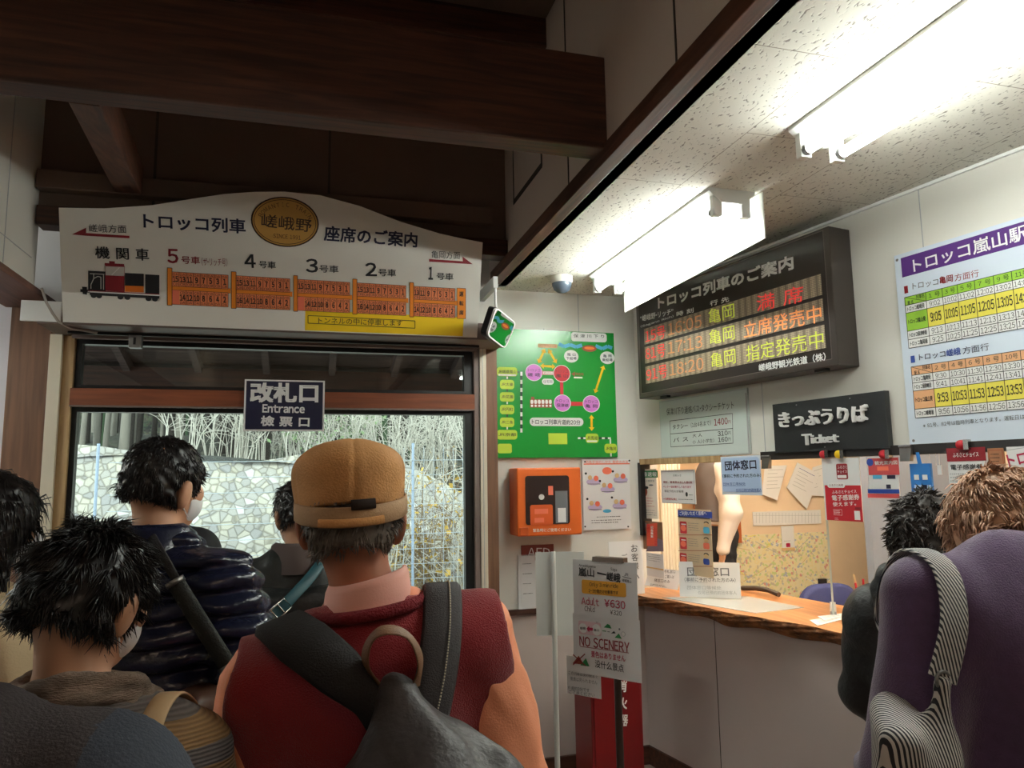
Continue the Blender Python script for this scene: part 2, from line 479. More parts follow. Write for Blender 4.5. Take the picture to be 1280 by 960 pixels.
# frames of the two main walls
YB = 4.1
WO = on_y(795, 480, YB); WO[2] = 0
WN = np.array([math.cos(SKEW), -math.sin(SKEW), 0.0])     # into the ticket office
WD = np.array([math.sin(SKEW), math.cos(SKEW), 0.0])      # along the wall, away from the viewer
def wp(s, n, z): return WO - WD * s - WN * n + np.array([0, 0, z])   # s along the wall towards the viewer, n out into the hall
def wface(n): return Face(wp(0, n, 0), -WD, (0, 0, 1))
def bface(Y): return Face((0, Y, 0), (1, 0, 0), (0, 0, 1))
def wbox(mb, s0, s1, n0, n1, z0, z1, mt):
    mb.hexa([wp(s0, n1, z0), wp(s1, n1, z0), wp(s1, n0, z0), wp(s0, n0, z0)], [wp(s0, n1, z1), wp(s1, n1, z1), wp(s1, n0, z1), wp(s0, n0, z1)], mt)

exec_parts = []
ZC = 2.77
# ================================================================== STRUCTURE
m = MB(); m.box((-5, -3.2, -0.1), (5.2, 4.2, 0), mat('floor_vinyl', (132, 114, 104), 0.4, var=0.08, scale=3)); struct(m.build('floor'))
m = MB(); P = [(1.035, 4.1), (WO[0], 4.1), tuple(wp(7.3, 0, 0)[:2]), (1.035, -3.1)]
m.prism([(x, y, ZC) for x, y in P], (0, 0, 0.1), tile_mat()); struct(m.build('ceiling'))
m = MB(); m.box((-3.5, -3.2, 3.72), (1.1, 4.1, 3.8), DARKP); struct(m.build('ceiling_hall'))
# left hall: dark roof joists
m = MB()
for y in (0.2, 1.1, 1.75, 2.9): m.box((-1.5, y, 3.58), (1.0, y + 0.09, 3.72), DARKW)
struct(m.build('beam_roof_joists'))
# gate wall: panel behind the notice boards, and the wall over the gate
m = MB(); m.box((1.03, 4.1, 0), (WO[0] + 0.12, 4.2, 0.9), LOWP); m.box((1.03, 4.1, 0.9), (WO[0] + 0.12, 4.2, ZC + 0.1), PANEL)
s0 = on_y(723, 400, 4.1)[0]; m.box((s0 - 0.002, 4.098, 1.8), (s0 + 0.002, 4.1, ZC), LGREY)
m.box((-1.43, 4.02, 2.47), (1.03, 4.12, 3.72), PANEL)
struct(m.build('wall_back'))
m = MB(); m.box((1.03, 4.075, 0.885), (1.9, 4.1, 0.915), DARKW); struct(m.build('trim_dado'))
m = MB(); m.box((1.03, 4.08, 0), (WO[0], 4.1, 0.1), DARKW); struct(m.build('baseboard_back'))
m = MB(); wbox(m, 0.0, 3.2, 0, 0.015, 0, 0.1, DARKW); struct(m.build('baseboard_right'))
# upper dark wall over the sign
m = MB(); m.box((-1.43, 3.64, 2.86), (1.0, 3.74, 3.72), DARKP)
for px in (195, 412):
    x = on_y(px, 190, 3.64)[0]; m.box((x - 0.006, 3.636, 2.9), (x + 0.006, 3.64, 3.72), SEAM)
struct(m.build('wall_upper'))
zt = on_y(400, 241, 3.57)[2]; zb = on_y(400, 262, 3.57)[2]
m = MB(); m.box((-1.2, 3.57, zb), (0.91, 3.64, zt), DARKP); struct(m.build('trim_upper_rail', None, 0.004))
m = MB(); m.box((-1.2, 3.6, 2.82), (1.0, 3.7, 2.91), DARKW); struct(m.build('beam_wall_plate', None, 0.004))
# fascia wall between the two ceilings
m = MB(); m.box((1.0, -3.1, ZC), (1.1, 4.02, 3.72), FASC)
def fseam(y0, y1, z0, z1): m.box((0.997, y0, z0), (1.0, y1, z1), SEAM)
for px, py in ((845, 50), (711, 220), (642, 220)):
    y = on_x(px, py, 1.0)[1]; fseam(y - 0.004, y + 0.004, 2.82 if px != 642 else 3.06, 3.72)
fseam(3.0, 3.475, 3.055, 3.08); fseam(2.995, 3.01, 3.06, 3.14)
y = 0.45; fseam(y - 0.003, y + 0.003, 2.82, 3.72)
struct(m.build('wall_fascia'))
m = MB(); m.box((0.985, -3.1, 2.757), (1.042, 3.93, 2.825), DARKWY); struct(m.build('trim_fascia', None, 0.003))
# big cross beam and the diagonal rafter behind it
m = MB(); m.box((-2.0, 2.26, 2.806), (1.0, 2.36, 3.153), DARKW)
struct(m.build('beam_cross', None, 0.006))
def four(px, Y): return on_y(px[0], px[1], Y)
a0, a1 = four((85, 128), 2.36), four((125, 133), 2.36)
b0, b1 = four((145, 243), 3.62), four((178, 246), 3.62)
m = MB(); up = np.array([0, 0, 0.15])
m.hexa([a0, a1, b1, b0], [a0 + up, a1 + up, b1 + up, b0 + up], DARKWY); struct(m.build('beam_rafter', None, 0.004))
# left header wall over the side passage
m = MB(); m.box((-1.43, -3.1, 2.545), (-1.205, 3.66, 3.72), PANEL)
for y in (2.55, 3.3): m.box((-1.205, y - 0.002, 2.55), (-1.203, y + 0.002, 3.72), LGREY)
m.box((-1.205, -3.0, 2.66), (-1.203, 3.6, 2.663), LGREY)
struct(m.build('wall_left'))
m = MB(); m.box((-1.43, -3.1, 2.515), (-1.2, 3.99, 2.547), BROWNY); struct(m.build('beam_left', None, 0.003))
# column and trims at the gate, left and right
m = MB(); m.box((-1.40, 3.98, 0), (-1.222, 4.1, 2.515), BROWNC); struct(m.build('column_left', None, 0.003))
m = MB(); m.box((-1.222, 3.96, 0), (-1.168, 4.08, 2.385), CREAM); struct(m.build('trim_1', None, 0.002))
m = MB(); m.box((-1.168, 3.98, 0), (-1.12, 4.08, 2.385), LWOOD); struct(m.build('trim_2', None, 0.002))
m = MB(); m.box((0.925, 3.96, 0), (0.962, 4.08, 2.385), CREAM); m.box((0.9395, 3.957, 0), (0.9425, 3.96, 2.385), LGREY); struct(m.build('trim_3', None, 0.002))
m = MB(); m.box((0.962, 3.98, 0), (1.03, 4.1, 2.385), BROWNC); struct(m.build('column_right', None, 0.003))
m = MB(); m.box((0.893, 3.97, 0), (0.925, 4.08, 2.385), TAUPE); struct(m.build('trim_4', None, 0.002))
# deep header over the gate: taupe soffit with the door track
m = MB(); m.box((-1.2, 3.70, 2.385), (1.03, 4.02, 2.475), TAUPE)
m.box((-1.12, 3.86, 2.372), (0.9, 3.875, 2.385), BLACKM); m.box((-1.12, 3.93, 2.365), (0.9, 3.95, 2.385), TAUPE)
struct(m.build('trim_header', None, 0.003))
m = MB(); m.box((-1.262, 3.685, 2.392), (-1.1, 3.70, 2.487), PW); struct(m.build('trim_header_cap', None, 0.002))
m = MB(); m.box((-1.12, 3.955, 2.036), (0.893, 4.03, 2.122), REDWOOD); m.box((-1.12, 3.95, 2.03), (0.893, 3.955, 2.038), TAUPE); struct(m.build('trim_transom_rail', None, 0.002))
# gate: black framed glass, and the transom light above
gl = glass_mat('window_glass')
def window(name, x0, x1, z0, z1, mull=()):
    r = bpy.data.objects.new(name, None); COL.objects.link(r); r.location = ((x0 + x1) / 2, 4.03, z0); struct(r)
    f = MB(); t = 0.024
    f.box((x0, 4.0, z0), (x0 + t, 4.05, z1), BLACKM); f.box((x1 - t * 2, 4.0, z0), (x1, 4.05, z1), BLACKM)
    f.box((x0 + t, 4.0, z1 - t), (x1 - 2 * t, 4.05, z1), BLACKM); f.box((x0 + t, 4.0, z0), (x1 - 2 * t, 4.05, z0 + t), BLACKM)
    g = MB(); g.box((x0 + t, 4.022, z0 + t), (x1 - 2 * t, 4.027, z1 - t), gl)
    a = f.build('frame'); b = g.build('pane'); adopt(r, a, b)
    return r
window('window_1', -1.12, 0.893, 0.0, 2.033)
window('window_2', -1.115, 0.89, 2.12, 2.372)
# ticket-office wall with its long window
m = MB(); ZS, ZH, S1 = 0.94, 1.752, 3.3
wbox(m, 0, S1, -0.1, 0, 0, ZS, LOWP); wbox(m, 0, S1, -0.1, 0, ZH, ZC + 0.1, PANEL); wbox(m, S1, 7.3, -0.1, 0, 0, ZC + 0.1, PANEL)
for (px, py, z0, z1) in ((894, 800, 0.1, ZS), (1150, 260, 1.76, ZC), (955, 530, 1.76, 2.1)):
    O = wp(0, 0, 0); Pq = on_p(px, py, O, WN); s_ = -(Pq - O).dot(WD); wbox(m, s_ - 0.002, s_ + 0.002, 0, 0.0015, z0, z1, SEAM if px == 894 else LGREY)
struct(m.build('wall_right'))
m = MB(); wbox(m, 0.02, 0.73, -0.08, 0.012, 1.722, 1.756, LWOOD); struct(m.build('trim_window_head', None, 0.002))
m = MB(); wbox(m, 0.0, 0.03, -0.06, 0.012, 1.30, 1.735, BLACKM); struct(m.build('trim_window_jamb', None, 0.002))
m = MB(); wbox(m, 1.02, S1, -0.08, 0.02, 1.724, 1.763, mat('black_shelf', (40, 36, 36), 0.4)); struct(m.build('trim_black_ledge', None, 0.002))
m = MB(); wbox(m, 0, 7.2, 0, 0.012, ZC - 0.012, ZC, PW); struct(m.build('trim_ceiling_edge'))
# rear of the hall and the side passage
m = MB(); m.box((-5, -3.2, 0), (5.2, -3.1, 3.8), PANEL); struct(m.build('wall_rear'))
m = MB(); m.box((-3.6, 4.0, 0), (-1.40, 4.1, 2.6), mat('passage_white', (232, 228, 236), 0.6)); m.box((-3.6, 3.996, 1.80), (-1.41, 4.0, 1.805), LGREY)
struct(m.build('wall_passage_back'))
m = MB(); m.box((-3.6, -3.1, 0), (-3.5, 4.0, 2.6), PANEL); struct(m.build('wall_passage_left'))
m = MB(); m.box((-3.6, -3.1, 2.547), (-1.43, 4.1, 2.65), PANEL); struct(m.build('ceiling_passage'))
# ticket office behind the window
PEACH = mat('office_wall_peach', (240, 214, 182), 0.7, var=0.03)
m = MB(); m.box((1.9, 4.95, 0), (5.2, 5.05, 2.75), PEACH); struct(m.build('wall_office_back'))
m = MB(); m.box((1.96, 4.2, 0), (2.02, 4.95, 2.75), PEACH); struct(m.build('wall_office_left'))
m = MB(); m.box((5.1, -3.1, 0), (5.2, 4.95, 2.75), PEACH); struct(m.build('wall_office_right'))
m = MB(); m.prism([(2.02, 5.0, 2.7), (5.2, 5.0, 2.7), (5.2, -3.1, 2.7), tuple(wp(7.3, -0.1, 2.7)), tuple(wp(0, -0.1, 2.7)), (2.02, 4.2, 2.7)], (0, 0, 0.08), PANEL); struct(m.build('ceiling_office'))
m = MB(); m.prism([(2.02, 4.95, 0.2), (5.1, 4.95, 0.2), (5.1, -3.1, 0.2), tuple(wp(7.2, -0.1, 0.2)), tuple(wp(0, -0.1, 0.2)), (2.02, 4.2, 0.2)], (0, 0, 0.1), mat('office_floor', (150, 140, 128), 0.5)); struct(m.build('floor_office'))
px0 = on_y(1088, 640, 4.35)[0]
m = MB(); m.box((px0, 4.35, 0), (5.1, 4.42, 2.7), mat('office_grey_blue', (150, 162, 184), 0.6, var=0.05)); struct(m.build('wall_office_partition'))

# ------------------------------------------------------------------ lamps
TUBEM = mat('lamp_tube_glow', (250, 255, 248), 0.5, emit=TUBE)
TUBEO = mat('office_tube_glow', (255, 236, 208), 0.5, emit=120.0)
LAMPW = mat('lamp_housing_white', (238, 240, 236), 0.4)
def fixture(x0, x1, y0, y1, zc, label, baffle=False, tm=TUBEM):
    r = root('fluorescent_lamp', ((x0 + x1) / 2, (y0 + y1) / 2, zc), label, 'ceiling light', 'twin-tube ceiling lamps' )
    h = MB(); xm = (x0 + x1) / 2; w = (x1 - x0) / 2
    prof = [(-w, 0), (-w, -0.012), (-w * 0.45, -0.055), (w * 0.45, -0.055), (w, -0.012), (w, 0)]
    h.prism([(xm + a, y0, zc + b) for a, b in prof], (0, y1 - y0, 0), LAMPW)
    hs = h.build('housing')
    parts = [hs]
    for sx in (-1, 1):
        xc = xm + sx * w * 0.62
        t = MB(); t.tube([(xc, y0 + 0.04, zc - 0.085), (xc, y1 - 0.04, zc - 0.085)], 0.0165, tm, 12); parts.append(t.build('tube'))
        for ye, d in ((y0, 1), (y1, -1)):
            k = MB(); k.box((xc - 0.02, min(ye + d * 0.005, ye + d * 0.032), zc - 0.108), (xc + 0.02, max(ye + d * 0.005, ye + d * 0.032), zc - 0.015), LAMPW)
            k.tube([(xc, ye + d * 0.03, zc - 0.085), (xc, ye + d * 0.05, zc - 0.085)], 0.019, STEEL, 12)
            parts.append(k.build('socket', None, 0.003))
    if baffle:
        k = MB(); k.box((x1 + 0.012, y0 - 0.03, zc - 0.20), (x1 + 0.017, y1 + 0.02, zc - 0.01), mat('baffle_white', (240, 244, 238), 0.5)); parts.append(k.build('baffle'))
    adopt(r, *parts)
    return r
fixture(1.485, 1.69, 2.407, 3.672, ZC, 'twin-tube fluorescent lamp with a white side baffle, above the departure board', True)
fixture(1.48, 1.685, 0.65, 1.91, ZC, 'twin-tube fluorescent lamp without a baffle, nearer one above the timetable poster')
fixture(2.6, 2.8, 2.9, 4.1, 2.70, 'twin-tube lamp on the ticket office ceiling, over the desk', False, TUBEO)
fixture(3.3, 3.5, 1.2, 2.4, 2.70, 'twin-tube lamp on the ticket office ceiling, far from the map', False, TUBEO)
fixture(-2.5, -2.3, 2.2, 3.4, 2.547, 'twin-tube lamp on the side passage ceiling')

fixture(-0.45, -0.25, -1.9, -0.65, 3.58, 'added warm twin-tube fill lamp under the dark hall roof, unseen behind the viewer', False, mat('warm_fill_glow', (255, 226, 198), 0.5, emit=30.0))  # unseen fill lamp, added to lift the fascia and the people's backs
# smoke detector / camera dome
c = on_z(702, 346, ZC)
r = root('dome_camera', c, 'small white dome camera with grey-blue bowl under the tiled ceiling', 'camera')
a = MB().lathe([(0.062, 0), (0.062, -0.03), (0.055, -0.04)], c, mat('dome_white', (236, 236, 228), 0.5)).build('base')
b = MB().lathe([(0.056, -0.038), (0.055, -0.05), (0.045, -0.075), (0.025, -0.09), (0.004, -0.094)], c, mat('dome_bowl', (96, 108, 124), 0.15)).build('bowl')
adopt(r, a, b)

# ================================================================== OUTSIDE, BEYOND THE GATE
m = MB(); m.box((-8, 4.2, -0.2), (9, 6.6, -0.05), mat('platform_asphalt', (150, 148, 144), 0.9, var=0.1, scale=8)); struct(m.build('path_platform'))
m = MB(); m.box((-8, 6.6, -1.2), (9, 9.0, -1.0), mat('ballast', (130, 124, 118), 1, var=0.3, scale=40)); struct(m.build('ground_trackbed'))
m = MB(); N_ = 60
ys = [8.4, 8.7, 9.1, 9.5]; zs = [-1.2, 0.0, 1.2, 2.0]
vs = []; fs = []
for j in range(4):
    for i in range(N_ + 1):
        x = -9 + 20 * i / N_
        vs.append((x, ys[j] + 0.05 * math.sin(x * 3 + j), zs[j] + (0.12 * math.sin(x * 1.7) if j == 3 else 0) - (0.35 * max(0, x - 0.5) if j >= 2 else 0)))
for j in range(3):
    for i in range(N_):
        fs.append((j * (N_ + 1) + i, j * (N_ + 1) + i + 1, (j + 1) * (N_ + 1) + i + 1, (j + 1) * (N_ + 1) + i))
m.add(vs, fs, stone_mat()); struct(m.build('wall_stone_embankment'))
def hill_z(x, y): return 1.85 + (y - 9.5) * 0.09 + max(0, y - 21) * 1.2 + 0.15 * math.sin(x * 0.9 + y) - 0.35 * max(0, min(x, 6) - 0.5) * max(0, 1 - (y - 9.5) / 6)
m = MB(); vs = []; fs = []; NX, NY = 50, 24
for j in range(NY + 1):
    for i in range(NX + 1):
        x = -14 + 34 * i / NX; y = 9.45 + 16 * j / NY; vs.append((x, y, hill_z(x, y)))
for j in range(NY):
    for i in range(NX): a = j * (NX + 1) + i; fs.append((a, a + 1, a + NX + 2, a + NX + 1))
m.add(vs, fs, litter_mat(), True); struct(m.build('hill'))
BARK = mat('cedar_bark', (58, 52, 48), 0.95, var=0.3, scale=12, stretch=(1, 1, 0.2))
BARK2 = mat('pale_bark', (136, 130, 120), 0.9, var=0.2, scale=10, stretch=(1, 1, 0.2))
BAMB = mat('green_stem', (62, 84, 56), 0.6, var=0.15, scale=8)
RT_ = random.Random(3)
kinds = [(BARK, 'tall grey-brown tree trunk in the grove above the stone wall', 'grey-brown trunks of the grove', 0.085),
         (BARK2, 'tall pale tree trunk in the grove above the stone wall', 'pale trunks of the grove', 0.07),
         (BAMB, 'slim green bamboo stem in the grove above the stone wall', 'bamboo stems of the grove', 0.045)]
for i in range(150):
    k = RT_.choice((0, 0, 1, 1, 2)); mt_, lb, gp, rad = kinds[k]
    y = RT_.uniform(10.6, 21); x = RT_.uniform(-0.32, 0.26) * y; z = hill_z(x, y) - 0.1; r_ = rad * RT_.uniform(0.4, 0.95); lean = RT_.uniform(-0.25, 0.25)
    t = MB(); t.tube([(x, y, z), (x + lean * 0.4, y, z + 2.5), (x + lean, y, z + 7)], r_, mt_, 8, True, [r_ * 1.15, r_ * 0.95, r_ * 0.6])
    tag(t.build('tree_trunk'), lb, 'tree', gp)
# bare shrubs: arching pale twigs
TWIG = mat('bare_twig', (214, 208, 196), 0.9); TWIG2 = mat('brown_twig', (150, 128, 104), 0.9)
DRYL = mat('dry_yellow_leaf', (206, 170, 84), 0.8); GRL = mat('fresh_leaf', (150, 176, 128), 0.7)
def shrub(x, y, z, h, spread, n, mt_, seed, lm=None, nl=0):
    r = random.Random(seed); t = MB()
    for i in range(n):
        a = r.uniform(0, 2 * PI); s_ = spread * r.uniform(0.2, 1); hh = h * r.uniform(0.5, 1.1); rr = r.uniform(0.004, 0.011)
        pts = []; x0, y0 = x + r.uniform(-0.2, 0.2), y + r.uniform(-0.15, 0.15)
        for q in range(5):
            u = q / 4; pts.append((x0 + math.cos(a) * s_ * u ** 1.6 + r.uniform(-.03, .03), y0 + math.sin(a) * s_ * 0.5 * u ** 1.6, z + hh * (1.5 * u - 0.6 * u * u * r.uniform(0.6, 1.4)) + r.uniform(-.02, .02)))
        t.tube(pts, rr, mt_, 3, False, [rr, rr * .9, rr * .75, rr * .6, rr * .35])
        for b in range(5):
            p = np.array(pts[r.randint(1, 4)]); d = np.array([r.uniform(-1, 1), r.uniform(-.4, .4), r.uniform(-.2, 1)]) * 0.35 * h / 1.5
            t.tube([p, p + d * 0.5 + (0, 0, 0.03), p + d], rr * 0.45, mt_, 3, False)
            if lm and nl:
                for q in range(nl):
                    c_ = p + d * r.random() + np.array([r.uniform(-.06, .06), r.uniform(-.06, .06), r.uniform(-.06, .06)]); w_ = r.uniform(.015, .035)
                    e1 = np.array([r.uniform(-1, 1), r.uniform(-1, 1), r.uniform(-1, 1)]) * w_; e2 = np.array([r.uniform(-1, 1), r.uniform(-1, 1), r.uniform(-1, 1)]) * w_
                    t.add([c_ - e1, c_ + e2, c_ + e1, c_ - e2], [(0, 1, 2, 3)], lm)
    return t.build('bare_shrub')
for i, x in enumerate((-1.5, -0.75, -0.1, 0.5, 1.1, 1.7, 2.3)):
    for q in range(2):
        yy = 9.9 + q * 1.1 + 0.3 * (i % 2); xx = x + 0.3 * q
        tag(shrub(xx, yy, hill_z(xx, yy) - 0.05, 1.5 + 0.3 * q, 1.0, (14, 22, 26, 26, 26, 26, 26)[i] , TWIG, 50 + i * 2 + q, GRL if i in (2, 3) else None, 2), 'pale bare twiggy shrub arching over the top of the embankment', 'shrub', 'bare shrubs on the embankment top')
for i, x in enumerate((0.85, 1.3, 1.75, 2.2)):
    tag(shrub(x, 8.45 + 0.12 * (i % 2), -0.3, 2.0, 0.6, 42, TWIG2 if i % 2 else TWIG, 90 + i, DRYL, 2), 'dense dry brush with yellow leaves behind the wire fence', 'shrub', 'dry brush behind the wire fence')
# wire fence
WIRE = mat('galvanised_wire', (206, 214, 222), 0.4, 0.3); POST = mat('pale_blue_post', (176, 192, 216), 0.5)
r = root('wire_fence', (0.9, 8.1, -1.0), 'galvanised wire fence with pale blue posts along the track', 'fence')
parts = []
for x in (on_y(123, 560, 8.1)[0], on_y(516, 690, 8.1)[0], 2.5):
    t = MB(); t.tube([(x, 8.1, -1.0), (x, 8.1, 2.05)], 0.015, POST, 8); parts.append(t.build('post'))
t = MB()
for z in np.arange(-0.7, 2.0, 0.16): t.tube([(-1.9, 8.08, z), (2.5, 8.08, z)], 0.004, WIRE, 3, False)
for x in np.arange(1.02, 2.5, 0.11): t.tube([(x, 8.08, -0.8), (x, 8.08, 2.0)], 0.003, WIRE, 3, False)
w_ = t.build('wire_mesh'); w_['kind'] = 'stuff'; parts.append(w_); adopt(r, *parts)
# platform canopy seen through the transom
CAN = wood_mat('canopy_wood', (66, 50, 48), (104, 84, 78), 0, 0.7)
r = root('platform_canopy', (-0.1, 4.2, 3.1), 'dark timber platform canopy with rafters seen through the transom glass', 'canopy')
parts = []
def cz(y): return 3.12 - (y - 4.15) * 0.29
t = MB()
for i in range(9):
    y0 = 4.15 + i * 0.27; y1 = y0 + 0.262
    t.hexa([(-4, y0, cz(y0)), (5, y0, cz(y0)), (5, y1, cz(y1)), (-4, y1, cz(y1))], [(-4, y0, cz(y0) + .02), (5, y0, cz(y0) + .02), (5, y1, cz(y1) + .02), (-4, y1, cz(y1) + .02)], CAN)
t.hexa([(-4, 4.15, cz(4.15) + .03), (5, 4.15, cz(4.15) + .03), (5, 6.6, cz(6.6) + .03), (-4, 6.6, cz(6.6) + .03)], [(-4, 4.15, cz(4.15) + .06), (5, 4.15, cz(4.15) + .06), (5, 6.6, cz(6.6) + .06), (-4, 6.6, cz(6.6) + .06)], DARKP)
parts.append(t.build('roof_boards'))
for i in range(9):
    x = on_y(328, 440, 5.4)[0] + (i - 4) * 0.5
    t = MB(); t.hexa([(x - .025, 4.15, cz(4.15) - .09), (x + .025, 4.15, cz(4.15) - .09), (x + .025, 6.5, cz(6.5) - .09), (x - .025, 6.5, cz(6.5) - .09)], [(x - .025, 4.15, cz(4.15)), (x + .025, 4.15, cz(4.15)), (x + .025, 6.5, cz(6.5)), (x - .025, 6.5, cz(6.5))], CAN)
    parts.append(t.build('rafter'))
t = MB(); t.box((-4, 6.0, 2.32), (5, 6.14, 2.53), DARKW); parts.append(t.build('eaves_beam'))
t = MB()
for x in (-3.2, 3.4): t.box((x, 6.0, -0.05), (x + .14, 6.14, 2.32), DARKW)
parts.append(t.build('post')); adopt(r, *parts)
# ================================================================== SIGNS AND NOTICES
FOOT = np.array([0, 3.69, 0]); FOOT[2] = on_y(330, 410, 3.69)[2]
# ---- long white seat-guide sign over the gate (leans forward at the top)
tilt = 0.155 / 0.49
SV = np.array([0, -tilt, 1.0]); SV /= np.linalg.norm(SV)
sf = Face((0, 3.685, 2.392), (1, 0, 0), SV)
r = root('seat_guide_sign', (-0.1, 3.69, 2.39), 'long white train seat guide sign with curved top over the gate', 'sign')
out = [(72.5, 259.5), (130, 260.5), (190, 256.5), (240, 248.5), (280, 242.5), (318, 239.8), (355, 239.5), (400, 244), (450, 257.5), (500, 277), (550, 292), (580, 298.5), (603, 303), (597, 421.5), (82.5, 400)]
u = [sf.uv(*p) for p in out]; ul = sf.uv(76, 330)[0]; ur = sf.uv(600, 360)[0]
u = [(ul, u[0][1])] + [tuple(q) for q in u[1:-3]] + [(ur, u[-3][1]), (ur, 0.0), (ul, 0.0)]
pb = MB(); pb.prism([sf.w(a, b, 0) for a, b in u[::-1]], -sf.N * 0.03, mat('sign_white', (232, 228, 220), 0.45, var=0.02, scale=1.5))
board = pb.build('board')
L = sf                                            # lettering
L.z(60, 230, 4.571)
L.text('嵯峨方面', 235, 252, 448, 258, 46, K); L.text('トロッコ列車', 545, 210, 1130, 243, 86, KN, 0.02)
L.text('機 関 車', 270, 390, 578, 405, 70, K, 0.012)
L.text('5', 682, 411, 745, 413, 82, DRED, 0.02); L.text('号車', 762, 433, 868, 437, 44, DRED, 0.012); L.text('(ザ・リッチ号)', 878, 443, 1025, 448, 46, DRED)
L.text('4', 1122, 440, 1187, 441, 78, K, 0.02); L.text('号車', 1205, 459, 1302, 464, 42, K, 0.012)
L.z(330, 230, 4.267)
L.text('座席のご案内', 320, 262, 818, 300, 82, KN, 0.02); L.text('亀岡方面', 893, 375, 1045, 381, 40, K)
L.text('3', 223, 435, 288, 436, 74, K, 0.02); L.text('号車', 295, 451, 397, 455, 40, K, 0.012)
L.text('2', 540, 455, 602, 456, 72, K, 0.02); L.text('号車', 610, 471, 704, 475, 40, K, 0.012)
L.text('1', 877, 476, 902, 477, 68, K, 0.02); L.text('号車', 920, 491, 1010, 495, 38, K, 0.012)
YELF = Face(sf.O, sf.U, sf.V); YELF.z(330, 230, 4.267)
YELF.rect(220, 672, 1060, 812, YEL, 0)
L.text('トンネルの中に停車します', 290, 727, 738, 742, 34, K, 0.0, 3)
for a, b in (((235, 701), (805, 730)), ((805, 730), (805, 769)), ((805, 769), (235, 742)), ((235, 742), (235, 701))): L.line(*a, *b, 0.003, K, 3)
yb = YELF.build('notice_strip')
lt = L.build('lettering')
# direction arrows
A = Face(sf.O, sf.U, sf.V); A.z(60, 230, 4.571)
A.poly([(137, 288), (218, 250), (218, 280), (466, 296), (466, 310), (218, 296), (137, 288)][:6], DRED, 1); ar1 = A.build('arrow')
A = Face(sf.O, sf.U, sf.V); A.z(330, 230, 4.267)
A.poly([(880, 400), (1060, 412), (1058, 386), (1113, 428), (880, 414)], DRED, 1); ar2 = A.build('arrow')
# locomotive picture
G = Face(sf.O, sf.U, sf.V); G.z(60, 230, 4.571)
LOC = DRED; ASH = mat('print_ash', (196, 192, 188), 0.6)
G.poly([(230, 495), (330, 500), (330, 612), (230, 606)], K, 1)
for q in (([(240, 512), (322, 516)]), ([(246, 598), (246, 575), (262, 540), (285, 528), (303, 532), (303, 600)]), ([(262, 512), (262, 540)]), ([(318, 516), (318, 604)])):
    for i in range(len(q) - 1): G.line(*q[i], *q[i + 1], 0.0035, ASH, 2)
G.poly([(328, 462), (438, 467), (438, 618), (328, 610)], LOC, 2); G.poly([(325, 451), (436, 457), (436, 470), (325, 464)], LOC, 3)
G.poly([(350, 440), (383, 442), (383, 462), (350, 460)], LOC, 3); G.poly([(330, 470), (436, 474), (436, 526), (330, 521)], ASH, 3); G.line(365, 520, 410, 476, 0.002, PW, 4)
G.poly([(440, 508), (548, 513), (548, 585), (440, 580)], K, 2); G.poly([(440, 580), (548, 584), (548, 620), (440, 615)], ORA, 2)
G.poly([(556, 516), (637, 520), (637, 628), (556, 624)], K, 2)
G.poly([(228, 606), (638, 628), (638, 633), (228, 611)], LOC, 4); G.poly([(228, 611), (638, 633), (638, 640), (228, 618)], PW, 4)
G.poly([(186, 600), (240, 603), (240, 622), (186, 616)], K, 4); G.poly([(196, 586), (224, 588), (224, 632), (200, 628)], K, 4)
G.poly([(238, 618), (638, 640), (636, 656), (240, 634)], K, 3)
for x, y in ((262, 638), (293, 640), (415, 647), (455, 649), (575, 656), (612, 658)): G.oval(x, y, 17, 13, K, 5, 16)
loc = G.build('locomotive_picture')
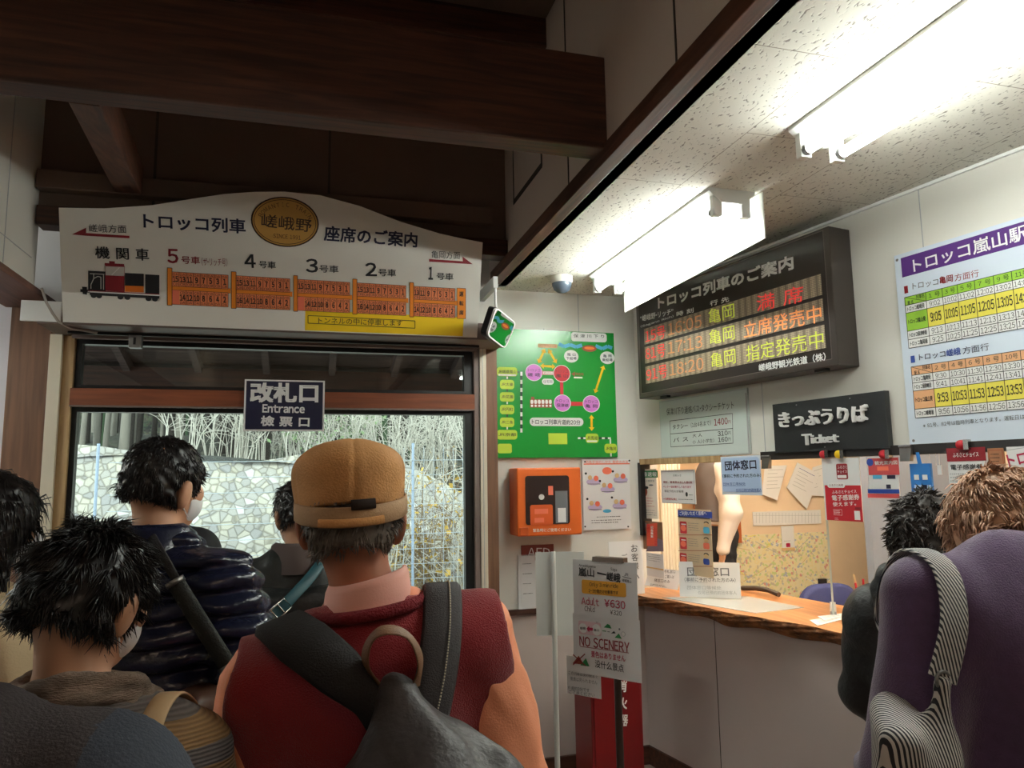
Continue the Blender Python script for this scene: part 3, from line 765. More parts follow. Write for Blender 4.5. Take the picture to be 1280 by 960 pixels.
# seat maps, one per carriage
SEAT = mat('seat_orange', (242, 138, 92), 0.55); AISLE = mat('aisle_orange', (240, 140, 36), 0.55)
maps = []
def car(x0, xs, x1, top, bot, pink, driver=None):
    C = Face(sf.O, sf.U, sf.V)
    yt = lambda x: 334.6 + (x - 209) * 0.0607; y_b = lambda x: 381.5 + (x - 209) * 0.0478
    H = y_b(x0) - yt(x0)
    def yy(x, q): return yt(x) + (y_b(x) - yt(x)) * q
    C.poly([(x0, yy(x0, 0)), (xs, yy(xs, 0)), (xs, yy(xs, 1)), (x0, yy(x0, 1))], AISLE, 2)
    for a, b in (((x0, 0), (xs, 0)), ((xs, 0), (xs, 1)), ((xs, 1), (x0, 1)), ((x0, 1), (x0, 0))): C.line(a[0], yy(a[0], a[1]), b[0], yy(b[0], b[1]), 0.0025, DBROWN, 3)
    C.poly([(xs, yy(xs, .46)), (x1 + 3, yy(x1 + 3, .46)), (x1 + 3, yy(x1 + 3, .60)), (xs, yy(xs, .60))], AISLE, 1)
    for (qa, qb, nums, rows) in ((.10, .48, top, ('DA', 'CB')), (.58, .97, bot, ('CB', 'DA'))):
        off = 0
        C.poly([(xs, yy(xs, qa)), (x1, yy(x1, qa)), (x1, yy(x1, qb)), (xs, yy(xs, qb))], SEAT, 2)
        n = len(nums); w_ = (x1 - xs) / n
        for i, t_ in enumerate(nums):
            xa = xs + w_ * i; xb = xa + w_; xm = (xa + xb) / 2
            if t_ == '': C.poly([(xa, yy(xa, qa)), (xb, yy(xb, qa)), (xb, yy(xb, qb)), (xa, yy(xa, qb))], PINK, 3); continue
            d = qb - qa
            C.line(xb, yy(xb, qa), xb, yy(xb, qb), 0.0022, DBROWN, 3)
            ym = yy(xm, qa + d * .5); wn = w_ * (0.40 if len(t_) == 2 else 0.21)
            C.text(t_, xm - wn, ym - .02, xm + wn, ym + .02, H * d * .42, DBROWN, 0.03, 4)
            for q, s_ in ((.17, rows[0]), (.85, rows[1])): C.text(s_, xm - w_ * .36, yy(xm, qa + d * q) - .02, xm + w_ * .36, yy(xm, qa + d * q) + .02, H * d * .17, DBROWN, 0, 4)
        for q in (0, 1): C.line(xs, yy(xs, qa + (qb - qa) * q), x1, yy(x1, qa + (qb - qa) * q), 0.0018, DBROWN, 3)
    if driver:
        xa, xb = driver
        C.poly([(xa, yy(xa, .08)), (xb, yy(xb, .08)), (xb, yy(xb, .98)), (xa, yy(xa, .98))], AISLE, 3)
        for a, b in (((xa, .08), (xb, .08)), ((xb, .08), (xb, .98)), ((xb, .98), (xa, .98)), ((xa, .98), (xa, .08))): C.line(a[0], yy(a[0], a[1]), b[0], yy(b[0], b[1]), 0.0018, DBROWN, 4)
        xm = (xa + xb) / 2
        for q, t_ in ((.25, '運'), (.52, '転'), (.8, '席')): C.text(t_, xm - 2.6, yy(xm, q), xm + 2.6, yy(xm, q) + .1, 6, DBROWN, .02, 5)
    maps.append(C.build('seat_map'))
odd = ['15', '13', '11', '9', '7', '5', '3', '1']; ev = ['14', '12', '10', '8', '6', '4', '2']
car(209.2, 215.2, 285.3, odd, [''] + ev, True)
car(289.2, 295.2, 362.5, odd, ['16'] + ev, False)
car(367.0, 372.0, 437.2, odd, [''] + ev, True)
car(440.8, 446.2, 507.4, odd, ['16'] + ev, False)
car(512.0, 517.0, 568.6, odd[1:], ev, False, (571.2, 582.0))
# oval emblem
E_ = Face(sf.O, sf.U, sf.V)
cx, cy = 356.6, 277.6
E_.oval(cx, cy, 42, 31.5, DBROWN, 1, 40); E_.oval(cx, cy, 40.2, 29.7, GOLD, 2, 40); E_.oval(cx, cy, 38.6, 28.2, DBROWN, 3, 40); E_.oval(cx, cy, 37.8, 27.4, GOLD, 4, 40)
E_.text('嵯峨野', 327, 275.3, 389.5, 282.5, 16.5, DBROWN, 0.008, 5); E_.text('SINCE 1991', 341.5, 294.6, 376, 297.2, 5.2, DBROWN, 0, 5)
word = 'ROMANTIC TRAIN'
for i, ch in enumerate(word):
    if ch == ' ': continue
    w_ = math.radians(160 - 140 * i / (len(word) - 1)); X_ = cx + 32.5 * math.cos(w_); Y_ = cy - 21.5 * math.sin(w_) + 0.05 * (X_ - cx)
    tx, ty = 32.5 * math.sin(w_), 21.5 * math.cos(w_); q = 1.9 / math.hypot(tx, ty)
    if ch == 'I': q *= .3
    E_.text(ch, X_ - tx * q, Y_ - ty * q, X_ + tx * q, Y_ + ty * q, 5.4, DBROWN, 0, 5)
em = E_.build('emblem')
adopt(r, board, lt, yb, ar1, ar2, loc, em, *maps)

# ---- navy gate sign on the transom rail
f = bface(3.93)
f.board_px(306, 474, 405, 539, 0.02, PW); f.rect(308.2, 476, 402.8, 537, mat('sign_navy', (22, 26, 58), 0.35), 0)
f.text('改札口', 312.5, 490.5, 398, 491.5, 25, PW, 0.035, 1); f.text('Entrance', 328, 510.5, 381, 511.5, 10.5, PW, 0.03, 1); f.text('檢 票 口', 326, 526, 387, 527.5, 13, PW, 0.03, 1)
o = f.build('gate_sign'); tag(o, 'navy ticket gate sign reading Entrance, hung on the red-brown rail', 'sign')
# small track bracket and cable on the header
q = on_y(170, 424, 3.86)
m = MB(); m.box((q[0] - .028, 3.84, q[2] - .045), (q[0] + .028, 3.88, 2.372), STEEL); m.box((q[0] - .008, 3.838, q[2] - .03), (q[0] + .004, 3.84, 2.36), BLACKM)
tag(m.build('track_bracket', None, .003), 'small grey metal bracket hanging from the door track under the long sign', 'bracket')
m = MB(); m.tube([on_y(52, 360, 3.66), on_y(58, 378, 3.67), on_y(66, 392, 3.675), on_y(73, 402, 3.68), (-1.08, 3.76, 2.38), (-0.99, 3.85, 2.378)], 0.006, mat('cable_grey', (170, 160, 152), .6), 6)
tag(m.build('cable'), 'grey cable running over the white cap left of the long sign', 'cable')

# ---- green railway map board
f = bface(4.075); f.z(600, 400, 5.333)
r = root('route_map_board', (1.43, 4.08, 1.7), 'green railway route map board with pink and red station circles', 'sign')
f.board_px(108, 55, 918, 914, 0.018, GREEN); bd = f.build('board')
f = bface(4.075); f.z(600, 400, 5.333)
LW = 0.0025
f.rrect(606, 80, 845, 150, PW, 1, .3); f.text('保 津 川 下 り', 622, 105, 826, 110, 24, K, .005)
f.rrect(385, 158, 515, 188, TAN, 1, .2); f.text('ロープウェイ嵐', 392, 172, 510, 175, 16, BROWN, 0)
wv = [(525, 160), (560, 178), (600, 165), (640, 180), (680, 168), (770, 172), (815, 192), (850, 175), (880, 188)]
for i in range(len(wv) - 1):
    if i == 4: continue
    f.line(*wv[i], *wv[i + 1], 0.022, SKYB, 1)
f.oval(728, 190, 48, 22, BROWN, 2); f.oval(728, 188, 34, 10, ORA, 3)
for (x, y, t1, t2) in ((608, 242, '嵐 山', '下船場'), (848, 252, '亀 岡', '乗船場')):
    f.oval(x, y, 48, 42, PW, 1); f.text(t1, x - 28, y - 12, x + 28, y - 12, 20, KN, .01); f.text(t2, x - 34, y + 14, x + 34, y + 14, 20, KN, .01)
def arrow(x0, y0, x1, y1, w=0.014):
    a = f.uv(x0, y0); b = f.uv(x1, y1); d = (b - a) / np.linalg.norm(b - a); n = np.array([-d[1], d[0]]); h = w * 1.6
    f.poly_uv([a, a + d * h + n * h * .8, a + d * h - n * h * .8], YEL, 2); f.poly_uv([b, b - d * h + n * h * .8, b - d * h - n * h * .8], YEL, 2); f.line_uv(a + d * h * .8, b - d * h * .8, w, YEL, 2)
arrow(432, 192, 388, 290); arrow(455, 195, 510, 290); arrow(402, 305, 502, 312, .013); arrow(825, 303, 765, 488, .014); arrow(742, 632, 744, 740, .014)
f.rect(412, 340, 495, 368, RED, 1); f.rect(420, 343, 487, 365, PW, 2); f.text('約10分', 424, 354, 484, 354, 14, RED, 0, 3)
f.rect(532, 405, 556, 500, RED, 1); f.rect(595, 545, 700, 573, RED, 1)
for (x, y, mt_, t1, t2) in ((359, 350, LILAC, 'トロッコ', '嵯 峨'), (545, 357, RED, 'トロッコ', '嵐 山'), (549, 554, LILAC, 'トロッコ', '保津峡'), (741, 559, LILAC, 'トロッコ', '亀 岡')):
    f.oval(x, y, 57, 57, PW, 2); f.oval(x, y, 53, 53, mt_, 3); f.text(t1, x - 40, y - 16, x + 40, y - 14, 20, KN if mt_ is LILAC else K, 0, 4); f.text(t2, x - 40, y + 14, x + 40, y + 16, 24, KN if mt_ is LILAC else K, .01, 4)
f.rrect(412, 390, 492, 432, PW, 1, .5); f.text('住宅街', 420, 411, 484, 411, 22, GREY)
f.poly([(608, 360), (632, 345), (632, 375)], BROWN, 2); f.text('現在地', 635, 360, 690, 362, 18, BROWN, .01); f.rect(625, 378, 683, 390, PW, 1)
# little train
f.rect(333, 528, 480, 585, BROWN, 1); f.rect(340, 512, 362, 530, BROWN, 1)
for i in range(6): f.rrect(336 + i * 24.5, 532, 355 + i * 24.5, 560, PW, 2, .45)
for i in range(6): f.oval(346 + i * 24.5, 572, 8, 8, PW, 2, 10)
f.rrect(330, 650, 690, 708, PW, 1, .5); f.text('トロッコ列車片道約20分', 345, 678, 668, 683, 34, K, .008)
f.rect(455, 755, 582, 828, LIME, 1)
for (y, t_) in ((345, 'JR嵯峨嵐山'), (430, 'JR太秦'), (513, 'JR花園'), (597, 'JR円町'), (682, 'JR二条'), (765, 'JR京都')):
    w_ = 68 if y in (345, 765) else 48; f.rrect(180 - w_, y - 32, 180 + w_, y + 32, LIME, 2, .3); f.text(t_, 180 - w_ + 8, y - 2, 180 + w_ - 8, y, 22, K, .005, 3)
    if y == 345: f.rect(122, 360, 240, 374, PW, 3)
f.rrect(118, 825, 212, 888, LIME, 2, .2)
for i in range(5): f.rect(176, 385 + i * 84 - 8, 186, 385 + i * 84 + 8, K if i % 2 else PW, 1)
for i in range(15): f.rect(268, 345 + i * 27, 283, 345 + i * 27 + 27, PW if i % 2 == 0 else K, 1)
f.rect(245, 342, 262, 352, K, 1)
f.rrect(703, 757, 790, 820, LIME, 2, .3); f.text('JR馬堀', 710, 785, 783, 788, 24, K, .005, 3); f.rect(712, 803, 780, 813, PW, 3)
f.rrect(828, 825, 912, 887, LIME, 2, .3); f.text('JR亀岡', 836, 855, 906, 858, 24, K, .005, 3)
for i, (a, b) in enumerate(((652, 670), (670, 688), (688, 704), (792, 812), (812, 832), (832, 852), (852, 872))): f.rect(a, 782, b, 794, PW if i % 2 == 0 else K, 1)
f.rect(863, 794, 874, 825, PW, 1); f.rect(867, 888, 878, 910, PW, 1); f.oval(425, 62, 5, 5, STEEL, 1, 8)
adopt(r, bd, f.build('map_print'))

# ---- square corner mirror on a ceiling bracket (it really mirrors the map board)
mc = at(627, 409.5, 3.72)
view = mc - CAM; view /= np.linalg.norm(view)
tgt = on_y(742, 440, 4.07) - mc; tgt /= np.linalg.norm(tgt)
mn = tgt - view; mn /= np.linalg.norm(mn)
c4 = [on_p(x, y, mc, mn) for x, y in ((620.5, 383.5), (645.5, 404), (631.5, 436.5), (609, 419))]
def rounded(q, inset=0.0, k=0.16):
    ctr = sum(q) / 4; out = []
    q = [p + (ctr - p) / np.linalg.norm(ctr - p) * inset for p in q]
    for i in range(4):
        p = q[i]; a = q[i - 1]; b = q[(i + 1) % 4]
        p0 = p + (a - p) * k; p2 = p + (b - p) * k
        for t in np.linspace(0, 1, 6): out.append((1 - t) ** 2 * p0 + 2 * t * (1 - t) * p + t * t * p2)
    return out
r = root('corner_mirror', mc, 'small square mirror with white rim hanging beside the long sign, reflecting the green map', 'mirror')
m = MB(); P = rounded(c4, -0.006); m.prism([p - mn * .010 for p in P][::-1], -mn * .028, BLACKM); bk = m.build('backing')
m = MB(); Po = rounded(c4); Pi = rounded(c4, .014); n_ = len(Po)
m.add([p for p in Po] + [p for p in Pi] + [p - mn * .012 for p in Po], [(i, (i + 1) % n_, n_ + (i + 1) % n_, n_ + i) for i in range(n_)] + [(i, 2 * n_ + i, 2 * n_ + (i + 1) % n_, (i + 1) % n_) for i in range(n_)], PW); rim = m.build('rim')
m = MB(); m.add([p - mn * .002 for p in Pi], [tuple(range(n_))], mat('mirror_silver', (235, 240, 240), .02, 1.0)); gl_ = m.build('mirror_glass')
m = MB(); q = mc + mn * -.02; q2 = np.array([q[0], q[1] + .05, 2.70])
m.tube([q, q + (q2 - q) * .5 + (0, .02, 0), q2], .007, PW, 8); m.box((q2[0] - .012, q2[1] - .012, 2.64), (q2[0] + .012, q2[1] + .3, 2.70), PW); br_ = m.build('bracket')
adopt(r, bk, rim, gl_, br_)

# ---- AED box
f0 = on_y(646, 585, 3.93); f1 = on_y(728, 668, 3.93)
r = root('defibrillator_box', ((f0[0] + f1[0]) / 2, 4.02, f1[2]), 'orange wall box holding a defibrillator, under the green map', 'emergency box')
OB = mat('aed_orange', (226, 104, 34), .45)
m = MB(); m.box((f0[0], 3.93, f1[2]), (f1[0], 4.1, f0[2]), OB); body = m.build('case', None, .008)
f = bface(3.928); f.z(560, 560, 4)
f.rrect(385, 140, 610, 378, mat('aed_window', (52, 38, 36), .2), 1, .06)
f.rrect(410, 285, 525, 385, mat('aed_unit', (216, 88, 30), .5), 2, .1); f.rect(432, 305, 500, 328, PINK, 3); f.rect(432, 350, 480, 372, PINK, 3)
f.rect(535, 215, 600, 374, GREY, 2); f.rect(548, 300, 590, 370, PW, 3); f.oval(467, 245, 14, 14, PW, 3); f.rect(500, 190, 525, 235, PINK, 3)
f.text('緊急時にご使用ください', 425, 412, 614, 407, 17, PW, .01, 1)
pr_ = f.build('front_panel')
m = MB(); m.box((f0[0] + .01, 3.922, f1[2] + .006), (f0[0] + .06, 3.93, f1[2] + .05), mat('aed_latch', (200, 84, 28), .4)); la = m.build('latch', None, .003)
adopt(r, body, pr_, la)
f = bface(4.09); f.z(620, 560, 2.667); f.board_px(85, 325, 193, 372, .01, mat('aed_plate', (128, 52, 42), .5)); f.text('AED', 105, 348, 180, 348, 30, PW, 0, 1)
tag(f.build('defibrillator_plate'), 'dark red AED plate on the wall under the orange box', 'sign')
f = bface(4.09); f.z(560, 560, 4); f.board_px(349, 535, 440, 805, .004, PAPER); f.board(*(f.uv(362, 540)), *(f.uv(438, 770)), -.002, PAPER)
f.lines(372, 555, 432, 750, 4, .004, GREY, 4, 3)
tag(f.build('notice_sheet'), 'white handwritten notice taped under the AED plate', 'notice')
f = bface(4.085); f.z(620, 560, 2.667); f.board_px(286, 38, 452, 268, .003, PAPER)
f.text('応急手当のしかた　救命の方法', 298, 47, 440, 46, 10, PINK, 0); f.rect(292, 52, 446, 54, PINK, 1)
rr_ = random.Random(4)
for (x, y) in ((325, 105), (415, 98), (372, 130), (330, 190), (412, 185)):
    f.oval(x, y + 8, 24, 11, mat('print_pale_violet', (196, 180, 214), .6), 1); f.oval(x - 12, y - 6, 7, 8, TAN, 2); f.oval(x + 8, y - 4, 8, 9, PINK, 2); f.line(x - 20, y + 15, x + 22, y + 15, .004, GREY, 2); f.oval(x - 26, y - 20, 4, 4, K, 2, 10)
f.oval(370, 76, 16, 12, PINK, 1); f.oval(370, 210, 14, 6, SKYB, 1)
f.lines(335, 225, 440, 232, 1, .004, K, 1, 8); f.lines(318, 238, 438, 250, 2, .004, K, 1, 9)
for (x, y) in ((296, 46), (444, 42), (297, 262), (440, 262)): f.oval(x, y, 3, 3, K, 2, 8)
tag(f.build('first_aid_poster'), 'white first-aid poster with small coloured drawings beside the orange box', 'poster')

# ---- departure board on the ticket wall
BN = .128
f = wface(BN); f.z(780, 270, 4.173)
p0 = f.uv(60, 428); p1 = f.uv(1080, 52); p2 = f.uv(82, 955)
u0, u1, v1, v0 = p0[0], f.uv(1085, 300)[0], p0[1] - .006, p2[1]
r = root('departure_board', wp(u0 + .7, .06, v0), 'brown LED departure board high on the ticket wall', 'departure board')
CASE = mat('board_case_brown', (70, 62, 58), .32, .3); DARKF = mat('board_face_dark', (48, 43, 41), .22, .0)
m = MB(); wbox(m, u0, u1, 0, BN, v0, v1, CASE); cs = m.build('case', None, .004)
f.rect_uv(u0 + .025, v0 + .03, u1 - .03, v1 - .012, DARKF, 0)
f.frame_uv(u0 + .025, v0 + .03, u1 - .03, v1 - .012, .003, mat('board_edge', (110, 100, 94), .4), 1)
f.text('トロッコ列車のご案内', 178, 456, 885, 238, 72, PW, .034, 1)
f.text('“嵯峨野・リッチ”', 86, 536, 258, 496, 34, PW, .01, 1); f.text('(Sagano Rich)', 88, 578, 260, 523, 15, PW, .01, 1)
f.text('時 刻', 275, 513, 364, 490, 26, PW, .015, 1); f.text('行 先', 450, 458, 549, 432, 28, PW, .015, 1)
f.text('嵯峨野観光鉄道（株）', 705, 792, 1053, 732, 42, PW, .02, 1)
face = f.build('front_panel')
# LED matrix rows
lm_ = bpy.data.materials.new('led_matrix'); lm_.use_nodes = True
nt = lm_.node_tree; b_ = nt.nodes['Principled BSDF']; b_.inputs['Roughness'].default_value = .5
tc = nt.nodes.new('ShaderNodeTexCoord'); vo = nt.nodes.new('ShaderNodeTexVoronoi'); vo.inputs['Scale'].default_value = 130; vo.inputs['Randomness'].default_value = 0
rp = nt.nodes.new('ShaderNodeValToRGB'); rp.color_ramp.elements[0].position = .35; rp.color_ramp.elements[1].position = .5
rp.color_ramp.elements[0].color = lin((196, 178, 150)); rp.color_ramp.elements[1].color = lin((120, 106, 90))
nt.links.new(tc.outputs['Object'], vo.inputs['Vector']); nt.links.new(vo.outputs['Distance'], rp.inputs[0]); nt.links.new(rp.outputs[0], b_.inputs['Base Color'])
LR = mat('led_red', (236, 60, 56), .5, emit=.55); LO = mat('led_orange', (250, 150, 84), .5, emit=.6); LA = mat('led_amber', (206, 140, 92), .5, emit=.3); LG = mat('led_lime', (196, 204, 72), .5, emit=.42)
rows = []
ul_, ur_ = f.uv(108, 640)[0], f.uv(1034, 400)[0]
for (ya, yb2, xs_, parts) in ((590, 672, 105, (('15号', 114, 632, 218, 602, 66, LR), ('16:05', 232, 594, 408, 546, 64, LA), ('亀岡', 443, 528, 578, 490, 78, LG), ('満 席', 695, 458, 938, 404, 88, LR))),
                             (684, 770, 112, (('81号', 116, 722, 218, 698, 66, LR), ('17:13', 232, 690, 412, 654, 64, LA), ('亀岡', 447, 636, 580, 604, 78, LG), ('立席発売中', 628, 598, 1032, 506, 90, LO))),
                             (785, 875, 118, (('91号', 120, 832, 228, 806, 66, LR), ('18:20', 240, 804, 418, 768, 64, LA), ('亀岡', 455, 756, 585, 728, 80, LG), ('指定発売中', 640, 720, 1044, 640, 90, LG)))):
    g = wface(BN); g.z(780, 270, 4.173)
    va, vb = g.uv(xs_, ya)[1], g.uv(xs_, yb2)[1]
    g.mb.prism([g.w(ul_, vb, .003), g.w(ur_, vb, .003), g.w(ur_, va, .003), g.w(ul_, va, .003)], -g.N * .002, lm_)
    for (t_, xa, ya_, xb, yb_, h, mt_) in parts: g.text(t_, xa, ya_, xb, yb_, h, mt_, -.012 if mt_ is LA else -.006, 5)
    rows.append(g.build('led_row'))
m = MB()
for x, y in ((1010, 810), (195, 948)):
    P = f.uv(x, y); wbox(m, P[0] - .03, P[0] + .03, BN - .04, BN - .015, v0 - .012, v0, BLACKM)
lk = m.build('catch'); adopt(r, cs, face, lk, *rows)

# ---- timetable poster
f = wface(.02); f.z(1100, 270, 3.311)
tl = f.uv(52, 168); bl = f.uv(130, 945); ux = (tl[0] + bl[0]) / 2
r = root('timetable_poster', wp(ux + .33, .02, bl[1]), 'large pale timetable board with purple heading on the ticket wall', 'poster')
TTB = mat('timetable_pale', (214, 226, 240), .25)
f.board(ux, bl[1], ux + .66, tl[1], .012, TTB); bd = f.build('board')
f = wface(.02); f.z(1100, 270, 3.311)
a = f.uv(70, 180); b = f.uv(75, 260)
f.rect_uv(ux + .028, b[1], ux + .63, a[1], PURPLE, 0)
f.text('トロッコ嵐山駅', 138, 207, 612, 62, 62, PW, .012, 1)
f.rect(100, 292, 118, 318, DRED, 1); f.text('トロッコ', 136, 292, 243, 272, 27, GREY, .008); f.text('亀岡', 247, 267, 303, 256, 31, DRED, .01); f.text('方面行', 310, 257, 410, 236, 31, DRED, .0)
f.rect(127, 580, 146, 606, BLUE, 1); f.text('トロッコ', 163, 586, 272, 570, 26, KN, .008); f.text('嵯峨', 277, 568, 335, 558, 31, BLUE, .012); f.text('方面行', 343, 558, 452, 540, 31, KN, .0)
f.text('※81号、82号は臨時列車となります。運転日は', 180, 868, 600, 830, 19, K, 0)
def table(rowy, colx, xl, hdr, heads, stations, data, hi, hcol, ytop):
    V_ = [f.uv(x, y)[1] for x, y in rowy]; U_ = [f.uv(x, y)[0] for x, y in colx]
    U_.append(U_[-1] + (U_[-1] - U_[-2]))
    f.rect_uv(U_[0], V_[1], U_[-1], V_[0], hdr, 1)
    f.rect_uv(U_[0], V_[hi + 1], U_[1], V_[hi], hcol, 1); f.rect_uv(U_[1], V_[hi + 1], U_[-1], V_[hi], YEL2, 1)
    for i in range(len(V_) - 1):
        if i not in (0, hi): f.rect_uv(U_[0], V_[i + 1], U_[-1], V_[i], PW, 1)
    for v in V_: f.line_uv((U_[0], v), (U_[-1], v), .0022, K, 2)
    for q in U_: f.line_uv((q, V_[0]), (q, V_[-1]), .0022, K, 2)
    f.line_uv((U_[0], V_[0]), (U_[1], V_[1]), .0016, K, 2)
    f.text_uv('列車名', (U_[0] + .55 * (U_[1] - U_[0]), V_[0] * .7 + V_[1] * .3), (U_[1] - .006, V_[0] * .7 + V_[1] * .3), .016, K, .005, 3); f.text_uv('駅 名', (U_[0] + .012, V_[0] * .25 + V_[1] * .75), (U_[0] + .4 * (U_[1] - U_[0]), V_[0] * .25 + V_[1] * .75), .016, K, .005, 3)
    for j, h_ in enumerate(heads):
        w_ = U_[j + 2] - U_[j + 1]; vm = (V_[0] + V_[1]) / 2; f.text_uv(h_, (U_[j + 1] + w_ * .18, vm), (U_[j + 2] - w_ * .14, vm), (V_[0] - V_[1]) * .55, K, 0, 3)
    for i, s_ in enumerate(stations):
        vm = (V_[i + 1] + V_[i + 2]) / 2; f.text_uv(s_, (U_[0] + .008, vm), (U_[1] - .008, vm), .019, K, .008, 3)
        for j, t_ in enumerate(data[i]):
            w_ = U_[j + 2] - U_[j + 1]; big = i + 1 == hi; wd = .84 if len(t_) == 5 else .66
            f.text_uv(t_, (U_[j + 1] + w_ * (1 - wd) / 2, vm), (U_[j + 2] - w_ * (1 - wd) / 2, vm), (V_[i + 1] - V_[i + 2]) * (.5 if big else .62), K, .008 if big else .0, 3)
YEL2 = mat('print_pale_yellow', (236, 222, 90), .5); LIM2 = mat('print_leaf_green', (150, 200, 60), .5); PCH = mat('print_peach', (236, 178, 130), .5)
hrs = ('9', '10', '11', '12', '13', '14')
table([(103, 338), (105, 372), (109, 403), (115, 478), (118, 513), (122, 548)], [(103, 338), (190, 319), (258, 304), (320, 288), (392, 272), (470, 252), (545, 233)], 0, LIM2,
      ('1 号', '3 号', '5 号', '7 号', '9 号', '11号'), ('トロッコ嵯峨発', 'トロッコ嵐山発', 'トロッコ保津峡着', 'トロッコ亀岡着'),
      [[h + q for h in hrs] for q in (':02', ':05', ':13', ':25')], 2, LIM2, 0)
table([(130, 625), (133, 660), (136, 692), (139, 725), (145, 800), (148, 836)], [(130, 625), (215, 609), (283, 596), (353, 584), (425, 570), (503, 556), (580, 543)], 0, PCH,
      ('2 号', '4 号', '6 号', '8 号', '10号', '12号'), ('トロッコ亀岡発', 'トロッコ保津峡発', 'トロッコ嵐山発', 'トロッコ嵯峨着'),
      [[h + q for h in hrs] for q in (':30', ':41', ':53', ':56')], 3, PCH, 0)
for (x, y) in ((72, 183), (140, 930)): f.oval(x, y, 6, 6, STEEL, 2, 10)
adopt(r, bd, f.build('timetable_print'))

# ---- handwritten price board and black ticket sign
f = wface(.012); f.z(800, 480, 4)
PB = mat('price_board_pale', (206, 216, 212), .4)
f.board_px(96, 88, 552, 350, .01, PB); f.board(f.uv(528, 45)[0], f.uv(528, 345)[1], f.uv(532, 45)[0], f.uv(528, 45)[1], -.003, LGREY); f.frame(98, 92, 550, 346, .002, LGREY, 1)
f.text('保津川下り連絡バス・タクシーチケット', 134, 140, 470, 104, 38, K, 0)
for a, b in (((150, 185), (463, 147)), ((463, 147), (466, 296)), ((466, 296), (155, 315)), ((155, 315), (150, 185)), ((152, 250), (465, 222))): f.line(*a, *b, .0028, K, 1)
f.text('タクシー', 165, 216, 240, 207, 24, K, .005); f.text('(1台4名まで)', 256, 206, 356, 193, 26, K, 0); f.text('1400', 372, 192, 440, 184, 34, DRED, .008); f.text('円', 442, 190, 455, 188, 16, DRED, 0)
f.text('バ ス', 168, 281, 242, 274, 22, K, .005); f.text('大 人', 264, 259, 312, 254, 18, K, 0); f.text('310', 390, 249, 440, 244, 24, K, .008); f.text('円', 442, 246, 455, 244, 16, K, 0)
f.text('小 人(小学生)', 264, 291, 372, 281, 20, K, 0); f.text('160', 392, 279, 440, 275, 24, K, .008); f.text('円', 442, 277, 455, 275, 16, K, 0)
tag(f.build('price_board'), 'pale handwritten taxi and bus price board under the departure board', 'sign')
r = root('ticket_sign', wp(1.4, .02, 1.77), 'black ticket sign with raised white Japanese letters', 'sign')
f = wface(.03); f.z(800, 480, 4)
a = f.uv(662, 103); b = f.uv(1236, 312)
SLATE = mat('slate_black', (40, 42, 44), .35, var=.15, scale=8)
f.board(a[0], f.uv(675, 345)[1], f.uv(1232, 170)[0], a[1], .028, SLATE); bd = f.build('board', None)
f = wface(.03); f.z(800, 480, 4)
def raised(face, body, x0, y0, x1, y1, h, mt_, bold, t):
    a = face.uv(x0, y0); b = face.uv(x1, y1); hh = abs(face.uv((x0 + x1) / 2, (y0 + y1) / 2 - h / 2)[1] - face.uv((x0 + x1) / 2, (y0 + y1) / 2 + h / 2)[1])
    for k in range(5): face.text_uv(body, a, b, hh, mt_, bold, 2, .001 + t * k / 4)
raised(f, 'きっぷうりば', 704, 180, 1146, 144, 82, PW, .012, .016); raised(f, 'T', 820, 279, 862, 276, 56, PW, .02, .014); raised(f, 'icket', 864, 277, 998, 268, 44, PW, .02, .014)
for (x, y) in ((783, 105), (1050, 72), (925, 315)): f.oval(x, y, 4, 4, STEEL, 1, 8)
adopt(r, bd, f.build('lettering'))
# ================================================================== TICKET COUNTER AND WHAT STANDS ON IT
ZT = 0.99
wood = wood_mat('counter_top_wood', (176, 112, 66), (214, 152, 98), 1, .32, 2.0)
bark = mat('live_edge_bark', (122, 74, 36), .75, var=.55, scale=16, bump=1.0, bscale=30)
r = root('ticket_counter', wp(1.5, .05, .93), 'thick live-edge wooden counter slab under the ticket window', 'counter')
def edge_n(s):
    return float(np.interp(s, [-.3, .1, .7, 1.4, 3.3], [.20, .19, .125, .035, .03])) + .012 * math.sin(s * 9) + .007 * math.sin(s * 23 + 1)
m = MB(); b2 = MB(); SS = np.linspace(-.02, 3.25, 90); vs = []; fs = []
for s in SS:
    n_ = edge_n(s); vs += [wp(s, n_, ZT), wp(s, -.5, ZT), wp(s, -.5, ZT - .055), wp(s, n_ - .02, ZT - .055)]
for i in range(len(SS) - 1):
    a = i * 4; fs += [(a, a + 4, a + 5, a + 1), (a + 1, a + 5, a + 6, a + 2), (a + 2, a + 6, a + 7, a + 3)]
fs += [(0, 1, 2, 3), (len(vs) - 1, len(vs) - 2, len(vs) - 3, len(vs) - 4)]
m.add(vs, fs, wood); top = m.build('slab')
vs = []; fs = []; K_ = 8; rb = random.Random(2)
SS = np.linspace(-.02, 3.25, 300)
for s in SS:
    n_ = edge_n(s)
    for k in range(K_ + 1):
        t = k / K_; j = (.008 * math.sin(s * 40 + k * 2) + rb.uniform(-.006, .006)) if 0 < k < K_ else 0
        vs.append(wp(s, n_ + .0 + .014 * math.sin(PI * t) - .02 * t + j, ZT - .055 * t - (0.008 if k == K_ else 0) * (1 + math.sin(s * 17))))
for i in range(len(SS) - 1):
    for k in range(K_): a = i * (K_ + 1) + k; fs.append((a, a + 1, a + K_ + 2, a + K_ + 1))
b2.add(vs, fs, bark, True); be = b2.build('bark_edge')
adopt(r, top, be)

def on_counter(x, y): return on_z(x, y, ZT)
def standee(name, q, z0_, label, cat, fill, back=.05, nr=WN, grp=None):
    """a card leaning back on a foot: q = photographed corners of its face"""
